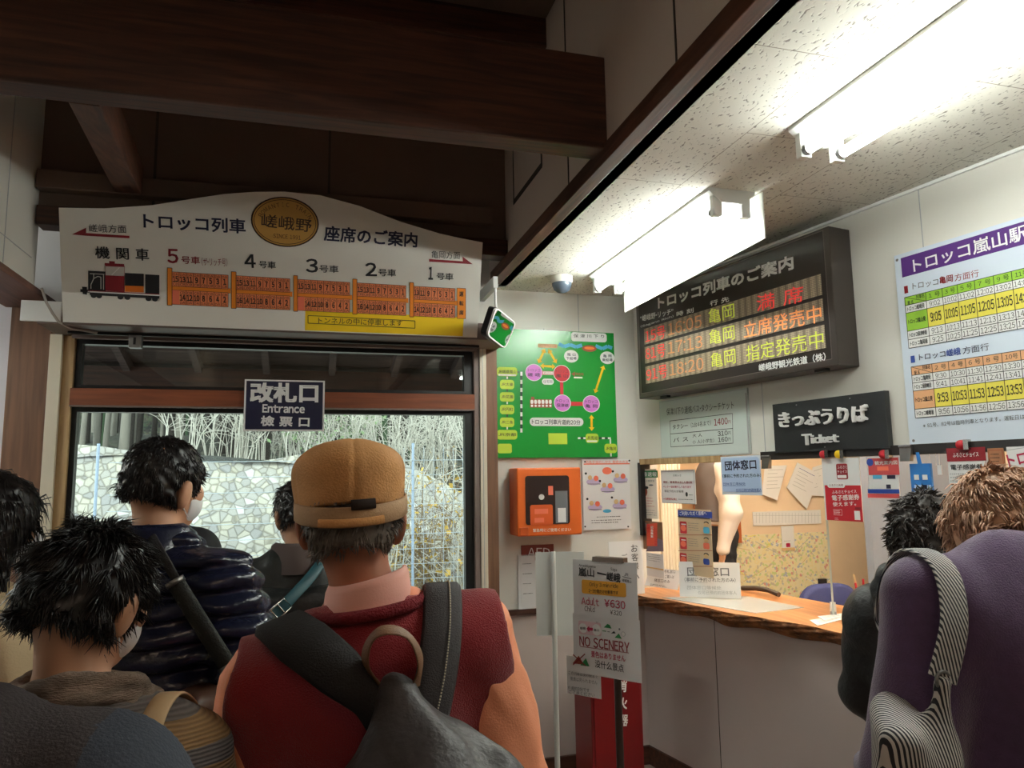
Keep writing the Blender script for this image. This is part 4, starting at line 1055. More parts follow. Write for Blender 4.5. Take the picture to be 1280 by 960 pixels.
# group-window sign on the counter
base = on_counter(888, 748); base = base - WN * 0
def card(quad, lean=.14):
    """plane through the photographed bottom edge, facing the viewer's side and leaning back"""
    bl, br = on_counter(*quad[3]), on_counter(*quad[2])
    U = br - bl; U[2] = 0; U /= np.linalg.norm(U)
    N0 = np.array([U[1], -U[0], 0.0])
    if N0.dot(CAM - bl) < 0: N0 = -N0
    V = np.array([0, 0, 1.0]) - N0 * lean
    return Face(bl + np.array([0, 0, .003]), U, V)
f = card([(848, 701), (926, 706), (926.6, 750), (848.5, 747)]); f.z(780, 570, 4.175)
r = root('group_window_stand', f.w(.1, 0), 'white acrylic stand with group counter notice, largest card on the counter', 'sign stand')
f.board_px(286, 550, 612, 746, .003, PAPER); bd = f.build('card')
f = card([(848, 701), (926, 706), (926.6, 750), (848.5, 747)]); f.z(780, 570, 4.175)
f.text('団体窓口', 330, 603, 548, 604, 48, GREY, .012, 1); f.text('(事前に予約された方のみ)', 316, 645, 582, 648, 22, KN, 0, 1); f.line(318, 660, 438, 662, .0012, LGREY, 1)
f.text('団体窓口等候处', 330, 686, 508, 688, 20, LGREY, 0, 1); f.text('仅可已预约的团体客人', 386, 712, 588, 714, 20, LGREY, 0, 1)
m = MB(); a, b, c = f.w(.03, .10, -.003), f.w(.03, .0, -.003), None; back = -f.N.copy(); back[2] = 0; back /= np.linalg.norm(back)
for u_ in (.04, .2):
    P0 = f.w(u_, .14, -.004); P1 = f.w(u_, 0, -.004) + back * .07; P1[2] = ZT + .002
    m.tube([P0, P1], .003, PAPER, 6)
adopt(r, bd, f.build('print'), m.build('foot'))
f = card([(815, 708), (848, 713), (833, 739), (806, 735)], .35)
f.z(780, 570, 4.175)
f.board_px(118, 578, 280, 700, .003, PAPER); f.text('番号札窓口', 195, 602, 268, 604, 18, K, 0, 1); f.text('チケットご購入は', 165, 625, 262, 632, 18, K, 0, 1); f.text('隣窓口のみ', 160, 648, 240, 656, 18, K, 0, 1); f.lines(140, 665, 235, 690, 2, .0025, K, 1, 4)
tag(f.build('small_card'), 'small white handwritten card leaning at the counter end near the corner', 'card')
# folded white customer notice at the end of the counter
P0 = on_y(764, 738, 3.9); P1 = on_y(806, 738, 3.9)
f = Face((P0[0], 3.9, ZT + .002), (1, 0, 0), (0, .06, 1)); hh = on_y(785, 677, 3.9)[2] - ZT
f.board(0, 0, P1[0] - P0[0], hh, .004, PAPER); W_ = P1[0] - P0[0]
for i, ch in enumerate('お客様へ'): f.text_uv(ch, (W_ * .66, hh * (.86 - .17 * i)), (W_ * .86, hh * (.86 - .17 * i)), W_ * .2, K, 0, 1)
for i, ch in enumerate('ご意見'): f.text_uv(ch, (W_ * .36, hh * (.70 - .2 * i)), (W_ * .54, hh * (.70 - .2 * i)), W_ * .18, GREY, 0, 1)
m = f.mb; m.box((P0[0] + .01, 3.905, ZT), (P1[0] - .01, 3.98, ZT + .02), PAPER)
tag(f.build('customer_notice'), 'white upright customer notice with vertical writing in the corner behind the clipped price sheets', 'notice')
# clear desk mat with a sheet under it, loose papers
q = [on_counter(*p) for p in ((828, 747.5), (935, 746), (1005, 760), (945, 767))]
m = MB(); m.prism([p + (0, 0, .003) for p in q][::-1], (0, 0, -.0025), mat('desk_mat', (236, 240, 238), .12, alpha=.55)); m.prism([q[0] * .7 + q[2] * .3 + (0, 0, .0005) * 1, q[1] * .6 + q[3] * .4, q[2], q[3] * .6 + q[0] * .4][::-1], (0, 0, -.0003), PAPER)
tag(m.build('desk_mat'), 'clear plastic desk mat lying flat on the wooden counter before the group notice', 'desk mat')
for i, (pts, lb) in enumerate(((((1012, 776), (1050, 770), (1057, 774), (1022, 783)), 'white leaflet lying on the counter edge beside the black-coated person, lower one'), (((1022, 772), (1054, 768), (1058, 771), (1030, 777)), 'white leaflet on the counter, upper one of the two by the acrylic screen'))):
    q = [on_counter(*p) + (0, 0, .003 + .003 * i) for p in pts]; m = MB(); m.prism(q[::-1], (0, 0, -.002), PAPER)
    c_ = sum(q) / 4
    for k in range(3): a = q[0] * (.8 - .25 * k) + q[3] * (.2 + .25 * k); b = q[1] * (.8 - .25 * k) + q[2] * (.2 + .25 * k); m.add([a * .85 + b * .15 + (0, 0, .0008), a * .2 + b * .8 + (0, 0, .0008), a * .2 + b * .8 + (0, .006, .0008), a * .85 + b * .15 + (0, .006, .0008)], [(0, 1, 2, 3)], LGREY)
    tag(m.build('leaflet'), lb, 'leaflet')
# acrylic screen
ACR = glass_mat('acrylic_clear', (240, 248, 248))
a = on_counter(1042, 770)
s_ = -(a - WO).dot(WD)
m = MB(); n_ = (WO - a).dot(WN)
vd = a - CAM; vd[2] = 0; vd /= np.linalg.norm(vd); vn = np.array([-vd[1], vd[0], 0])
def vbox(m, l0, l1, h, z0, z1, mt_):
    q = [a + vd * l0 - vn * h, a + vd * l1 - vn * h, a + vd * l1 + vn * h, a + vd * l0 + vn * h]; m.hexa([(p[0], p[1], z0) for p in q], [(p[0], p[1], z1) for p in q], mt_)
vbox(m, 0, .3, .003, ZT + .001, ZT + .6, ACR)
r = root('acrylic_screen', a, 'clear acrylic screen standing edge-on on the counter by the red sheet', 'screen')
sc_ = m.build('panel'); m = MB(); vbox(m, .002, .28, .014, ZT, ZT + .02, LGREY); ft_ = m.build('foot'); m = MB()
for l in (-.002, .298): vbox(m, l, l + .004, .0045, ZT, ZT + .6, mat('acrylic_edge', (214, 226, 222), .3))
adopt(r, sc_, ft_, m.build('edge'))
# pen cup
p = on_counter(1076, 735); p[2] = ZT; p = at(1076, 726, np.dot(p - CAM, FW)); p = on_p(1076, 700, wp(0, -.2, 0), WN); p[2] = ZT
r = root('pen_cup', p, 'dark pen cup with red pens on the counter inside the window', 'pen cup')
cup = MB().lathe([(.032, 0), (.036, .11), (.033, .11), (.03, .01)], p, mat('cup_dark', (52, 46, 44), .4)).build('cup'); ps = []
for i, (dx, dy) in enumerate(((-.012, 0), (.01, .01), (.014, -.012), (0, .016))):
    q = p + (dx, dy, .01); ps.append(MB().tube([q, q + (dx * 2.2, dy * 2.2, .17 + .01 * i)], .005, RED if i < 3 else TAN, 6).build('pen'))
adopt(r, cup, *ps)

# ---- sheets hung in and beside the ticket window
def sheet(name, n, x0, y0, x1, y1, zf, label, cat, fill, paper=PAPER, t=.002):
    f = wface(n); f.z(*zf); f.board_px(x0, y0, x1, y1, t, paper); fill(f); return tag(f.build(name), label, cat)
Z7 = (780, 570, 4.175); Z8 = (980, 540, 4.267)
def fl(f):
    f.rect(70, 78, 178, 112, GREENP, 1); f.text('交番速報', 78, 95, 172, 95, 24, PW, .01, 2); f.text('私服の警察官', 90, 131, 160, 130, 10, GREY, 0)
    f.oval(105, 185, 18, 28, BROWN, 1); f.oval(118, 165, 10, 8, K, 2); f.oval(95, 190, 9, 14, PW, 2); f.oval(142, 152, 12, 4, GREY, 1); f.lines(80, 212, 172, 270, 4, .003, RED, 1, 3); f.lines(80, 275, 172, 315, 3, .003, GREY, 1, 5)
sheet('police_notice', -.02, 68, 70, 178, 330, Z7, 'tall white notice with green heading at the left edge of the window', 'notice', fl, mat('paper_cream', (232, 224, 210), .6))
def fl(f):
    f.frame(196, 80, 372, 250, .002, GREY, 1); f.text('お知らせ', 258, 101, 300, 101, 12, K, 0)
    f.text('現在、乗車券はお1人様6枚', 206, 136, 358, 138, 13, DRED, .012); f.text('ペット一切お断りしております', 206, 160, 352, 162, 13, MAG, .01); f.text('事前予約のお客様', 212, 183, 312, 185, 13, K, 0); f.oval(328, 200, 6, 12, K, 1); f.lines(338, 195, 362, 212, 1, .004, K, 1, 2); f.text('※危険物持込禁止', 208, 223, 278, 226, 12, RED, .01); f.lines(285, 220, 366, 234, 1, .003, K, 1, 6)
sheet('rules_notice', -.015, 191, 74, 377, 252, Z7, 'white framed notice with red lines of writing beside the green-headed sheet', 'notice', fl)
m = MB()
def fl(f):
    f.rect(282, 282, 462, 325, BLUE, 1); f.text('ご利用いただく皆様へ', 292, 300, 432, 298, 22, PW, .01, 2); f.rect(282, 318, 450, 325, KN, 2)
    for i in range(3):
        y = 340 + i * 82; f.rrect(292, y, 330, y + 66, RED, 1, .12); f.oval(311, y + 36, 14, 16, PINK, 2); f.rect(300, y + 12, 324, y + 20, PW, 2); f.lines(336, y + 4, 400, y + 56, 4, .0028, GREY, 1, i); f.oval(430, y + 18, 12, 11, TAN, 2); f.oval(430, y + 10, 13, 8, K, 1); f.rrect(414, y + 30, 448, y + 66, (SKYB, PINK, BLUE)[i], 1, .3); f.line(285, y + 72, 462, y + 72, .003, BROWN, 1)
sheet('usage_poster', -.03, 279, 274, 468, 640, Z7, 'tan poster with red squares and small drawings behind the group counter stand', 'poster', fl, mat('poster_tan', (208, 186, 152), .5))
def fl(f):
    f.poly([(84, 345), (120, 350), (118, 400), (84, 430)], GREY, 1); f.oval(103, 378, 14, 22, BROWN, 2); f.poly([(150, 420), (205, 440), (205, 498), (115, 498)], mat('print_violet_grey', (120, 104, 120), .6), 1)
    for k, (xx, s_) in enumerate(((168, 'トロッコ列車'), (148, '記念乗車'), (130, '発売中'))):
        for i, ch in enumerate(s_):
            f.text(ch, xx - 7, 362 + 16 * i + 20 * (2 - k) / 2, xx + 7, 362 + 16 * i + 20 * (2 - k) / 2, 14, (RED, PW, RED)[k], .02, 3)
    f.poly([(120, 355), (175, 350), (175, 470), (120, 470)], mat('print_vermilion', (206, 72, 44), .6), 2)
sheet('scenery_leaflet', -.01, 78, 336, 205, 498, Z7, 'brown scenery leaflet with a vermilion strip, under the green-headed sheet', 'leaflet', fl, mat('print_umber', (122, 86, 60), .6))
def fl(f):
    f.lines(120, 506, 206, 560, 4, .003, GREY, 1, 7); f.rect(118, 575, 208, 598, TAN, 1)
sheet('lower_leaflet', -.01, 116, 502, 210, 640, Z7, 'pale leaflet with a tan band under the vermilion leaflet', 'leaflet', fl)
def fl(f):
    f.rrect(508, 12, 716, 190, PALEB, 1, .1); f.text('団体窓口', 528, 52, 692, 42, 52, KN, .02); f.text('(事前に予約された方のみ)', 516, 105, 716, 100, 20, KN, .008); f.text('団体窓口等候处', 520, 147, 636, 145, 16, BLUE, 0); f.line(520, 157, 636, 155, .0012, BLUE, 2); f.text('仅可已预约的团体客人', 586, 178, 720, 176, 16, BLUE, 0); f.line(586, 188, 720, 186, .0012, BLUE, 2)
sheet('group_window_sheet', .022, 503, 4, 722, 206, Z7, 'pale blue group counter sheet clipped at the window head', 'notice', fl, mat('paper_blue_white', (216, 226, 240), .5))
P = on_p(958, 578, wp(0, .03, 0), WN); s_ = -(P - WO).dot(WD)
def clip(px, py, mt_, label, name='clip', kind='round', n=.025):
    P = on_p(px, py, wp(0, n, 0), WN); s_ = -(P - WO).dot(WD); z = P[2]; m = MB()
    if kind == 'round':
        m.lathe([(.001, .016), (.012, .016), (.017, .010), (.018, .0)], wp(s_, n, z), mt_, 16, -WN); wbox(m, s_ + .014, s_ + .032, n - .01, n + .014, z - .018, z + .018, CHROME)
    else:
        m.hexa([wp(s_ - .020, n + .014, z - .03), wp(s_ + .020, n + .014, z - .03), wp(s_ + .02, n - .01, z - .03), wp(s_ - .02, n - .01, z - .03)], [wp(s_ - .026, n + .004, z + .028), wp(s_ + .026, n + .004, z + .028), wp(s_ + .026, n - .01, z + .028), wp(s_ - .026, n - .01, z + .028)], STEEL)
        m.tube([wp(s_ - .026, n + .004, z + .028), wp(s_ + .026, n + .004, z + .028)], .006, STEEL, 8)
    tag(m.build(name, None, .0), label, 'clip')
clip(958, 578, STEEL, 'grey bulldog clip at the right of the pale blue sheet', 'bulldog_clip', 'b')
clip(1030, 568, RED, 'red round magnet clip at the left top of the red and white sheet', 'magnet_clip')
clip(1049, 568, YEL, 'yellow round magnet clip on the black ledge', 'magnet_clip')
clip(1105, 568, RED, 'red round magnet clip over the red, white and blue sheet', 'magnet_clip')
clip(1202, 556, RED, 'red magnet clip over the sheet with the dark red heading', 'magnet_clip')
clip(1133, 567, STEEL, 'grey bulldog clip on the black ledge above the blue tag', 'bulldog_clip', 'b')
clip(1140, 569, RED, 'small red magnet between the bulldog clip and the blue tag', 'magnet_clip') if False else None
def fl(f):
    f.rrect(278, 170, 344, 252, DRED, 1, .12); f.text('ふるさと', 286, 188, 338, 186, 16, PW, 0); f.text('チョイス', 286, 213, 338, 210, 16, PW, 0); f.rrect(286, 230, 336, 246, PW, 2, .2)
    f.rect(218, 284, 424, 480, RED, 1); f.rrect(232, 270, 328, 298, PW, 2, .5); f.text('ふるさと納税', 242, 284, 318, 283, 14, DRED, 0, 3); f.text('ふるさとチョイス', 258, 321, 388, 316, 17, PW, .01, 2); f.text('電子感謝券', 258, 352, 404, 346, 30, PW, .015, 2); f.text('使えます。', 262, 386, 386, 380, 24, PW, .01, 2)
    f.frame(266, 412, 312, 444, .001, PW, 2); f.lines(268, 416, 310, 440, 3, .003, PW, 2, 3); f.lines(272, 455, 296, 470, 2, .002, PW, 2, 4)
    f.rect(376, 420, 410, 470, PW, 2); f.rect(380, 400, 412, 416, DRED, 2)
sheet('red_gift_sheet', .024, 200, 142, 424, 480, Z8, 'red and white hanging sheet under the red and yellow clips', 'notice', fl)
def fl(f):
    f.rect(447, 141, 618, 228, mat('print_brick', (196, 72, 74), .6), 1); f.oval(460, 162, 18, 20, BLUE, 2); f.text('観光案内図', 486, 166, 606, 162, 22, PW, .01, 2); f.rect(498, 184, 560, 206, PINK, 2); f.rect(447, 304, 618, 328, BLUE, 1); f.rect(447, 328, 618, 354, mat('print_brick', (196, 72, 74), .6), 1); f.rect(550, 230, 596, 250, KN, 1); f.rect(474, 230, 524, 250, SKYB, 1); f.rect(546, 280, 572, 302, KN, 1)
sheet('tricolour_sheet', .02, 445, 140, 620, 355, Z8, 'small red, white and blue sheet hanging right of the red gift sheet', 'notice', fl)
f = wface(.02); f.z(*Z8); f.board_px(669, 170, 792, 328, .012, mat('tag_blue', (44, 120, 196), .5)); f.poly([(703, 108), (722, 108), (737, 172), (715, 172)], mat('tag_blue', (44, 120, 196), .5), 1); f.rect(694, 228, 722, 255, PW, 1); f.rect(738, 228, 768, 255, PW, 1); f.rect(696, 282, 790, 326, PALEB, 1); f.rect(740, 282, 766, 304, KN, 2)
tag(f.build('blue_luggage_tag'), 'bright blue tag with strap hanging under the grey clip', 'tag')
m = MB(); f = wface(.01); f.z(*Z8); f.board_px(816, 176, 843, 228, .003, PAPER)
for x in (776, 808, 826): f.mb.tube([on_p(980 + x / 4.267, 540 + 105 / 4.267, wp(0, .012, 0), WN), on_p(980 + (x + 4) / 4.267, 540 + 178 / 4.267, wp(0, .012, 0), WN)], .0012, PW, 4)
tag(f.build('string_tag'), 'tiny white tag on strings right of the blue tag', 'tag')
def fl(f):
    f.rect(866, 88, 1080, 152, DRED, 1); f.text('ふるさとチョイス', 902, 124, 1040, 118, 24, PW, .008, 2); f.text('電子感謝券', 890, 188, 1060, 184, 30, K, .01, 1); f.lines(885, 215, 1070, 290, 4, .005, LGREY, 1, 9)
sheet('red_headed_sheet', .022, 866, 88, 1082, 305, Z8, 'white sheet with dark red heading hanging above the purple-sweatered person', 'notice', fl)
f = wface(.022); f.z(*Z8); f.board_px(1084, 88, 1178, 180, .006, mat('wood_tag', (166, 112, 78), .6, var=.2, scale=20)); f.frame(1092, 98, 1172, 172, .002, BROWN, 1); f.lines(1100, 110, 1166, 165, 3, .004, DBROWN, 1, 3)
tag(f.build('wooden_plaque'), 'small brown wooden plaque right of the dark red headed sheet', 'plaque')
f = wface(.022); f.z(*Z8); f.board_px(1185, 80, 1700, 300, .003, PAPER); f.text('トロッコ', 1194, 156, 1440, 108, 70, MAG, .02, 1); f.line(1187, 98, 1440, 60, .002, LGREY, 1)
tag(f.build('trolley_sheet'), 'white sheet with magenta katakana at the right end of the ledge', 'notice')

# ---- inside the ticket office
def osheet(name, Y, x0, y0, x1, y1, label, cat, fill, paper=PAPER, t=.003):
    f = bface(Y); f.z(*Z7); f.board_px(x0, y0, x1, y1, t, paper); fill(f); return tag(f.build(name), label, cat)
mp = bpy.data.materials.new('street_map'); mp.use_nodes = True; nt = mp.node_tree; b_ = nt.nodes['Principled BSDF']; b_.inputs['Roughness'].default_value = .35
tc = nt.nodes.new('ShaderNodeTexCoord'); v = nt.nodes.new('ShaderNodeTexVoronoi'); v.inputs['Scale'].default_value = 62; nt.links.new(tc.outputs['Object'], v.inputs['Vector'])
sp = nt.nodes.new('ShaderNodeSeparateColor'); nt.links.new(v.outputs['Color'], sp.inputs[0]); rp = nt.nodes.new('ShaderNodeValToRGB'); rp.color_ramp.interpolation = 'CONSTANT'
rp.color_ramp.elements[0].color = lin((236, 226, 190)); rp.color_ramp.elements[1].position = .82; rp.color_ramp.elements[1].color = lin((206, 216, 150))
for p_, c in ((.45, (236, 222, 172)), (.7, (206, 196, 172)), (.91, (220, 160, 146)), (.95, (176, 184, 200))): e = rp.color_ramp.elements.new(p_); e.color = lin(c)
nt.links.new(sp.outputs[0], rp.inputs[0]); nt.links.new(rp.outputs[0], b_.inputs['Base Color'])
def fl(f):
    r_ = random.Random(5); a = f.uv(572, 418); b = f.uv(1090, 770)
    for i in range(26):
        p_ = (r_.uniform(a[0], b[0]), r_.uniform(b[1], a[1])); q_ = (min(b[0], max(a[0], p_[0] + r_.uniform(-.25, .25))), min(a[1], max(b[1], p_[1] + r_.uniform(-.12, .12)))); f.line_uv(p_, q_, .004, r_.choice((LGREY, TAN, YEL2, PW)), 1)
osheet('town_map', 4.94, 571, 415, 1092, 900, 'large pale yellow town map on the office back wall above the chair', 'map', fl, mp)
osheet('long_paper_strip', 4.94, 671, 292, 1030, 352, 'long horizontal white table sheet above the town map', 'notice', lambda f: [f.line(690 + 17 * i, 296, 690 + 17 * i, 350, .002, LGREY, 1) for i in range(20)] + [f.line(672, 310, 1028, 310, .002, LGREY, 1)])
osheet('code_card', 4.93, 820, 366, 893, 490, 'small white card with a tan base on the glass, in front of the town map', 'card', lambda f: [f.rect(822, 480, 892, 490, TAN, 1), f.rrect(845, 455, 868, 475, MAG, 1, .2), f.lines(835, 436, 880, 450, 1, .003, GREY, 1, 1)])
for i, (q, lb, sd_) in enumerate(((((735, 52), (850, 48), (800, 232), (722, 200)), 'tilted white document pinned on the office wall, left of the pair', 1), (((905, 34), (1020, 95), (955, 278), (850, 165)), 'tilted white document bundle with blue line, right of the pair', 2), (((985, 60), (1045, 40), (1045, 210), (960, 205)), 'white document partly behind the tilted bundle', 3))):
    f = bface(4.93 - .01 * (2 - i)); f.z(*Z7); uv = [f.uv(*p) for p in q]; P3 = [f.w(a[0], a[1], 0) for a in uv]
    f.mb.prism(P3[::-1], -f.N * .004, PAPER)
    lo = np.array(uv[0]); e1 = np.array(uv[1]) - lo; e2 = np.array(uv[3]) - lo
    for k in range(6): f.line_uv(lo + e1 * .15 + e2 * (.15 + .13 * k), lo + e1 * (.55 + .35 * random.Random(k).random()) + e2 * (.15 + .13 * k), .003, LGREY if k else (BLUE if i == 1 else LGREY), 1)
    tag(f.build('pinned_document'), lb, 'document')
f = bface(4.93); f.z(*Z7); a = f.uv(520, 205); b = f.uv(606, 452)
r = root('framed_picture', (b[0], 4.93, b[1]), 'brown-framed picture on the office wall beside the clerk', 'picture')
m = MB(); t_ = .03
a0_, b0_ = a[0] - .25, b[0]
for bx in (((a0_, b[1]), (b0_, b[1] + t_)), ((a0_, a[1] - t_), (b0_, a[1])), ((a0_, b[1] + t_), (a0_ + t_, a[1] - t_)), ((b0_ - t_, b[1] + t_), (b0_, a[1] - t_))): m.box((bx[0][0], 4.905, bx[0][1]), (bx[1][0], 4.945, bx[1][1]), mat('frame_brown', (178, 96, 48), .45))
fr = m.build('frame'); m = MB(); m.box((a0_ + t_, 4.925, b[1] + t_), (b0_ - t_, 4.93, a[1] - t_), mat('picture_pale', (206, 196, 190), .3, var=.2, scale=10)); adopt(r, fr, m.build('picture_sheet'))
# tall cream curtain / door post in the office, left
m = MB(); a = on_y(836, 640, 4.45)
for k in range(7):
    x = a[0] - .05 + .022 * k; m.tube([(x, 4.45, 0.02), (x, 4.45 + .004 * (k % 2), 2.6)], .014, mat('curtain_cream', (236, 230, 212), .8), 8)
tag(m.build('office_curtain'), 'narrow cream pleated curtain inside the office behind the red-lined notice', 'curtain')
# blue chair back and the dark lead
def rbox(mb, c, U, V, N, w, h, d, mt_, nseg=8, rr=.06):
    pts = []
    for (sx, sy, st) in ((1, 1, 0), (-1, 1, 90), (-1, -1, 180), (1, -1, 270)):
        for k in range(nseg): w_ = math.radians(st + 90 * k / (nseg - 1)); pts.append((sx * (w / 2 - rr) + rr * math.cos(w_), sy * (h / 2 - rr) + rr * math.sin(w_)))
    n = len(pts); rings = []
    for (q, sc_) in ((-.5, .9), (-.35, 1), (.35, 1), (.5, .9)): rings += [np.array(c) + U * a * sc_ + V * b * sc_ + N * d * q for a, b in pts]
    fs = []
    for i in range(3):
        for k in range(n): fs.append((i * n + k, i * n + (k + 1) % n, (i + 1) * n + (k + 1) % n, (i + 1) * n + k))
    fs += [tuple(range(n - 1, -1, -1)), tuple(range(3 * n, 4 * n))]
    mb.add(rings, fs, mt_, True)
cc = on_y(1036, 752, 4.05)
CHB = mat('chair_blue', (58, 66, 120), .7, bump=.3, bscale=200); X3, Y3, Z3 = np.array([1., 0, 0]), np.array([0, 1., 0]), np.array([0, 0, 1.])
r = root('office_chair', (cc[0], 4.0, .3), 'blue office chair with rounded back behind the counter', 'chair')
m = MB(); rbox(m, (cc[0], 4.05, cc[2] - .12), X3, Z3, Y3, .44, .46, .07, CHB, 8, .15); bk = m.build('backrest')
m = MB(); rbox(m, (cc[0], 3.80, .74), X3, -Y3, Z3, .46, .45, .08, CHB, 8, .12); st = m.build('seat')
m = MB(); m.box((cc[0] - .025, 4.086, .70), (cc[0] + .025, 4.11, .98), BLACKM); m.tube([(cc[0], 3.82, .36), (cc[0], 3.82, .71)], .025, BLACKM, 10); po = m.build('column')
ft = []
for k in range(5):
    w_ = 2 * PI * k / 5; m = MB(); e = np.array([cc[0] + .26 * math.cos(w_), 3.82 + .26 * math.sin(w_), .36]); m.tube([(cc[0], 3.82, .40), e], .018, BLACKM, 8); m.lathe([(.001, -.012), (.03, -.012), (.03, .012), (.001, .012)], e + (0, 0, -.03), BLACKM, 12, (math.sin(w_), -math.cos(w_), 0)); ft.append(m.build('leg'))
adopt(r, bk, st, po, *ft)
q = [on_p(x, y, wp(0, -.42, 0), WN) for x, y in ((928, 739), (945, 741), (960, 742), (974, 747))]
m = MB(); m.tube([np.array([p[0], p[1], ZT + .014 + .02 * (1 - abs(i - 1.5) / 1.5)]) for i, p in enumerate(q)], .014, mat('lead_dark', (70, 60, 54), .7), 8)
tag(m.build('dark_pouch'), 'dark flat pouch lying at the back of the counter left of the blue chair', 'pouch')

# ---- stand with the clipped price sheets
D0 = 2.73
tl, tr, br, bl = at(715.6, 699.5, D0 + .07), at(795.5, 703, D0 - .09), at(794, 852, D0 - .09), at(710, 836, D0 + .07)
U = tr - tl; U[2] = 0; Wd = np.linalg.norm(U); U /= Wd
f = Face(np.array([tl[0], tl[1], tr[2] * .5 + tl[2] * .5]), U, (0, 0, 1))
f.z(620, 560, 2.667)
ub = f.uv(253, 735)[1] ; um = f.uv(360, 566)[1]
r = root('price_sheet_stand', f.w(Wd * .62, 0) * np.array([1, 1, 0]), 'dark pole stand with two clipped price sheets reading NO SCENERY', 'sign stand')
g = Face(f.O, f.U, f.V); g.board(0, um, Wd, 0, .002, PAPER); up_ = g.build('sheet')
g = Face(f.O - f.N * .004, f.U, f.V).z(620, 560, 2.667); g.board(-.008, g.uv(352, 762)[1], Wd + .002, um + .004, .002, PAPER); lo_ = g.build('sheet')
T = f
T.text('Arashiyama', 277, 391, 333, 397, 11, K, .005); T.text('Saga', 383, 404, 404, 408, 12, K, .005); T.text('嵐山', 276, 412, 328, 416, 30, K, .015); T.poly([(338, 413), (368, 420), (368, 425), (338, 419)], K, 2); T.text('嵯峨', 370, 427, 416, 434, 30, K, .015); T.line(422, 428, 452, 436, .002, K, 2); T.text('JR', 428, 420, 442, 423, 10, K, .005); T.text('嵯峨嵐山', 422, 440, 452, 446, 10, K, .005)
T.rrect(286, 438, 435, 498, mat('price_ochre', (232, 168, 52), .6), 1, .15); T.text('Only 3 min ride', 312, 455, 408, 462, 18, K, 0, 2); T.text('2-3分間だけの乗車です', 310, 475, 408, 483, 13, K, .008, 2)
T.text('Adult', 286, 508, 344, 514, 26, MAG, .005); T.text('￥630', 362, 516, 432, 524, 27, MAG, .01); T.text('Child', 296, 534, 330, 538, 18, K, .0); T.text('￥320', 381, 546, 420, 552, 16, K, .005)
T.text('NO SCENERY', 279, 642, 446, 665, 34, DRED, .012); T.line(281, 661, 444, 683, .0022, DRED, 2); T.text('景色はありません', 318, 686, 432, 702, 22, MAG, .015); T.text('没什么景点', 331, 718, 427, 735, 26, K, .008)
T.rrect(275, 574, 352, 628, mat('print_blush', (226, 196, 202), .6), 1, .15); T.oval(291, 600, 14, 16, PW, 2); T.text('嵯峨', 282, 600, 300, 601, 9, K, .01, 3); T.poly([(303, 602), (312, 592), (312, 598), (324, 599), (324, 609), (312, 608), (312, 614)], MAG, 3); T.oval(336, 606, 15, 19, PW, 2); T.text('嵐山', 327, 606, 345, 607, 9, K, .01, 3); T.text('✈', 334, 581, 341, 582, 8, K, 0, 3)
T.poly([(360, 598), (372, 586), (380, 590), (386, 602)], GREENP, 1); T.line(355, 609, 368, 611, .003, GREENP, 1); T.line(372, 612, 380, 613, .002, K, 1); T.poly([(384, 618), (394, 610), (400, 618)], K, 1); T.poly([(396, 632), (410, 618), (420, 636)], GREENP, 1); T.oval(412, 604, 3, 4, GREY, 1, 8); T.oval(425, 620, 7, 8, LGREY, 1); T.oval(425, 620, 5.5, 6.5, PW, 2)
T.poly([(256, 718), (276, 692), (294, 722)], BROWN, 1); T.poly([(282, 724), (300, 700), (312, 728)], GREENP, 1); T.line(258, 688, 300, 726, .004, DRED, 3); T.line(298, 686, 258, 722, .004, DRED, 3)
pr_ = T.build('print')
g = Face(f.O - f.N * .009, f.U, f.V); g.z(620, 560, 2.667)
a = g.uv(236, 736); b = g.uv(351, 838); g.board(a[0], b[1], b[0], a[1] + .05, .002, PAPER); g.text('この列車は次の駅まで', 242, 748, 340, 762, 13, GREY, 0, 1); g.text('風景は見られません', 248, 768, 338, 782, 13, GREY, 0, 1); g.text('片道約3分です', 240, 798, 312, 808, 13, GREY, 0, 1); g.text('ご了承ください', 244, 812, 330, 824, 13, GREY, 0, 1)
nt_ = g.build('note_sheet')
pc = f.w(Wd * .60, 0, -.03); m = MB(); m.tube([(pc[0], pc[1], 0.012), (pc[0], pc[1], pc[2] + .01)], .014, mat('pole_dark', (70, 58, 52), .4, .4), 10); po = m.build('pole')
m = MB(); m.lathe([(.16, 0), (.16, .012), (.03, .022), (.015, .03)], (pc[0], pc[1], 0), BLACKM, 28); bs = m.build('base')
m = MB(); g = Face(f.O + f.N * .002, f.U, f.V); g.z(620, 560, 2.667); a = g.uv(322, 362); b = g.uv(426, 384); m.hexa([g.w(a[0], b[1], .008), g.w(b[0], b[1], .008), g.w(b[0], b[1], -.03), g.w(a[0], b[1], -.03)], [g.w(a[0], a[1], .002), g.w(b[0], a[1], .002), g.w(b[0], a[1], -.03), g.w(a[0], a[1], -.03)], mat('clip_bronze', (84, 70, 62), .35, .6)); cl = m.build('clip')
adopt(r, up_, lo_, pr_, nt_, po, bs, cl)
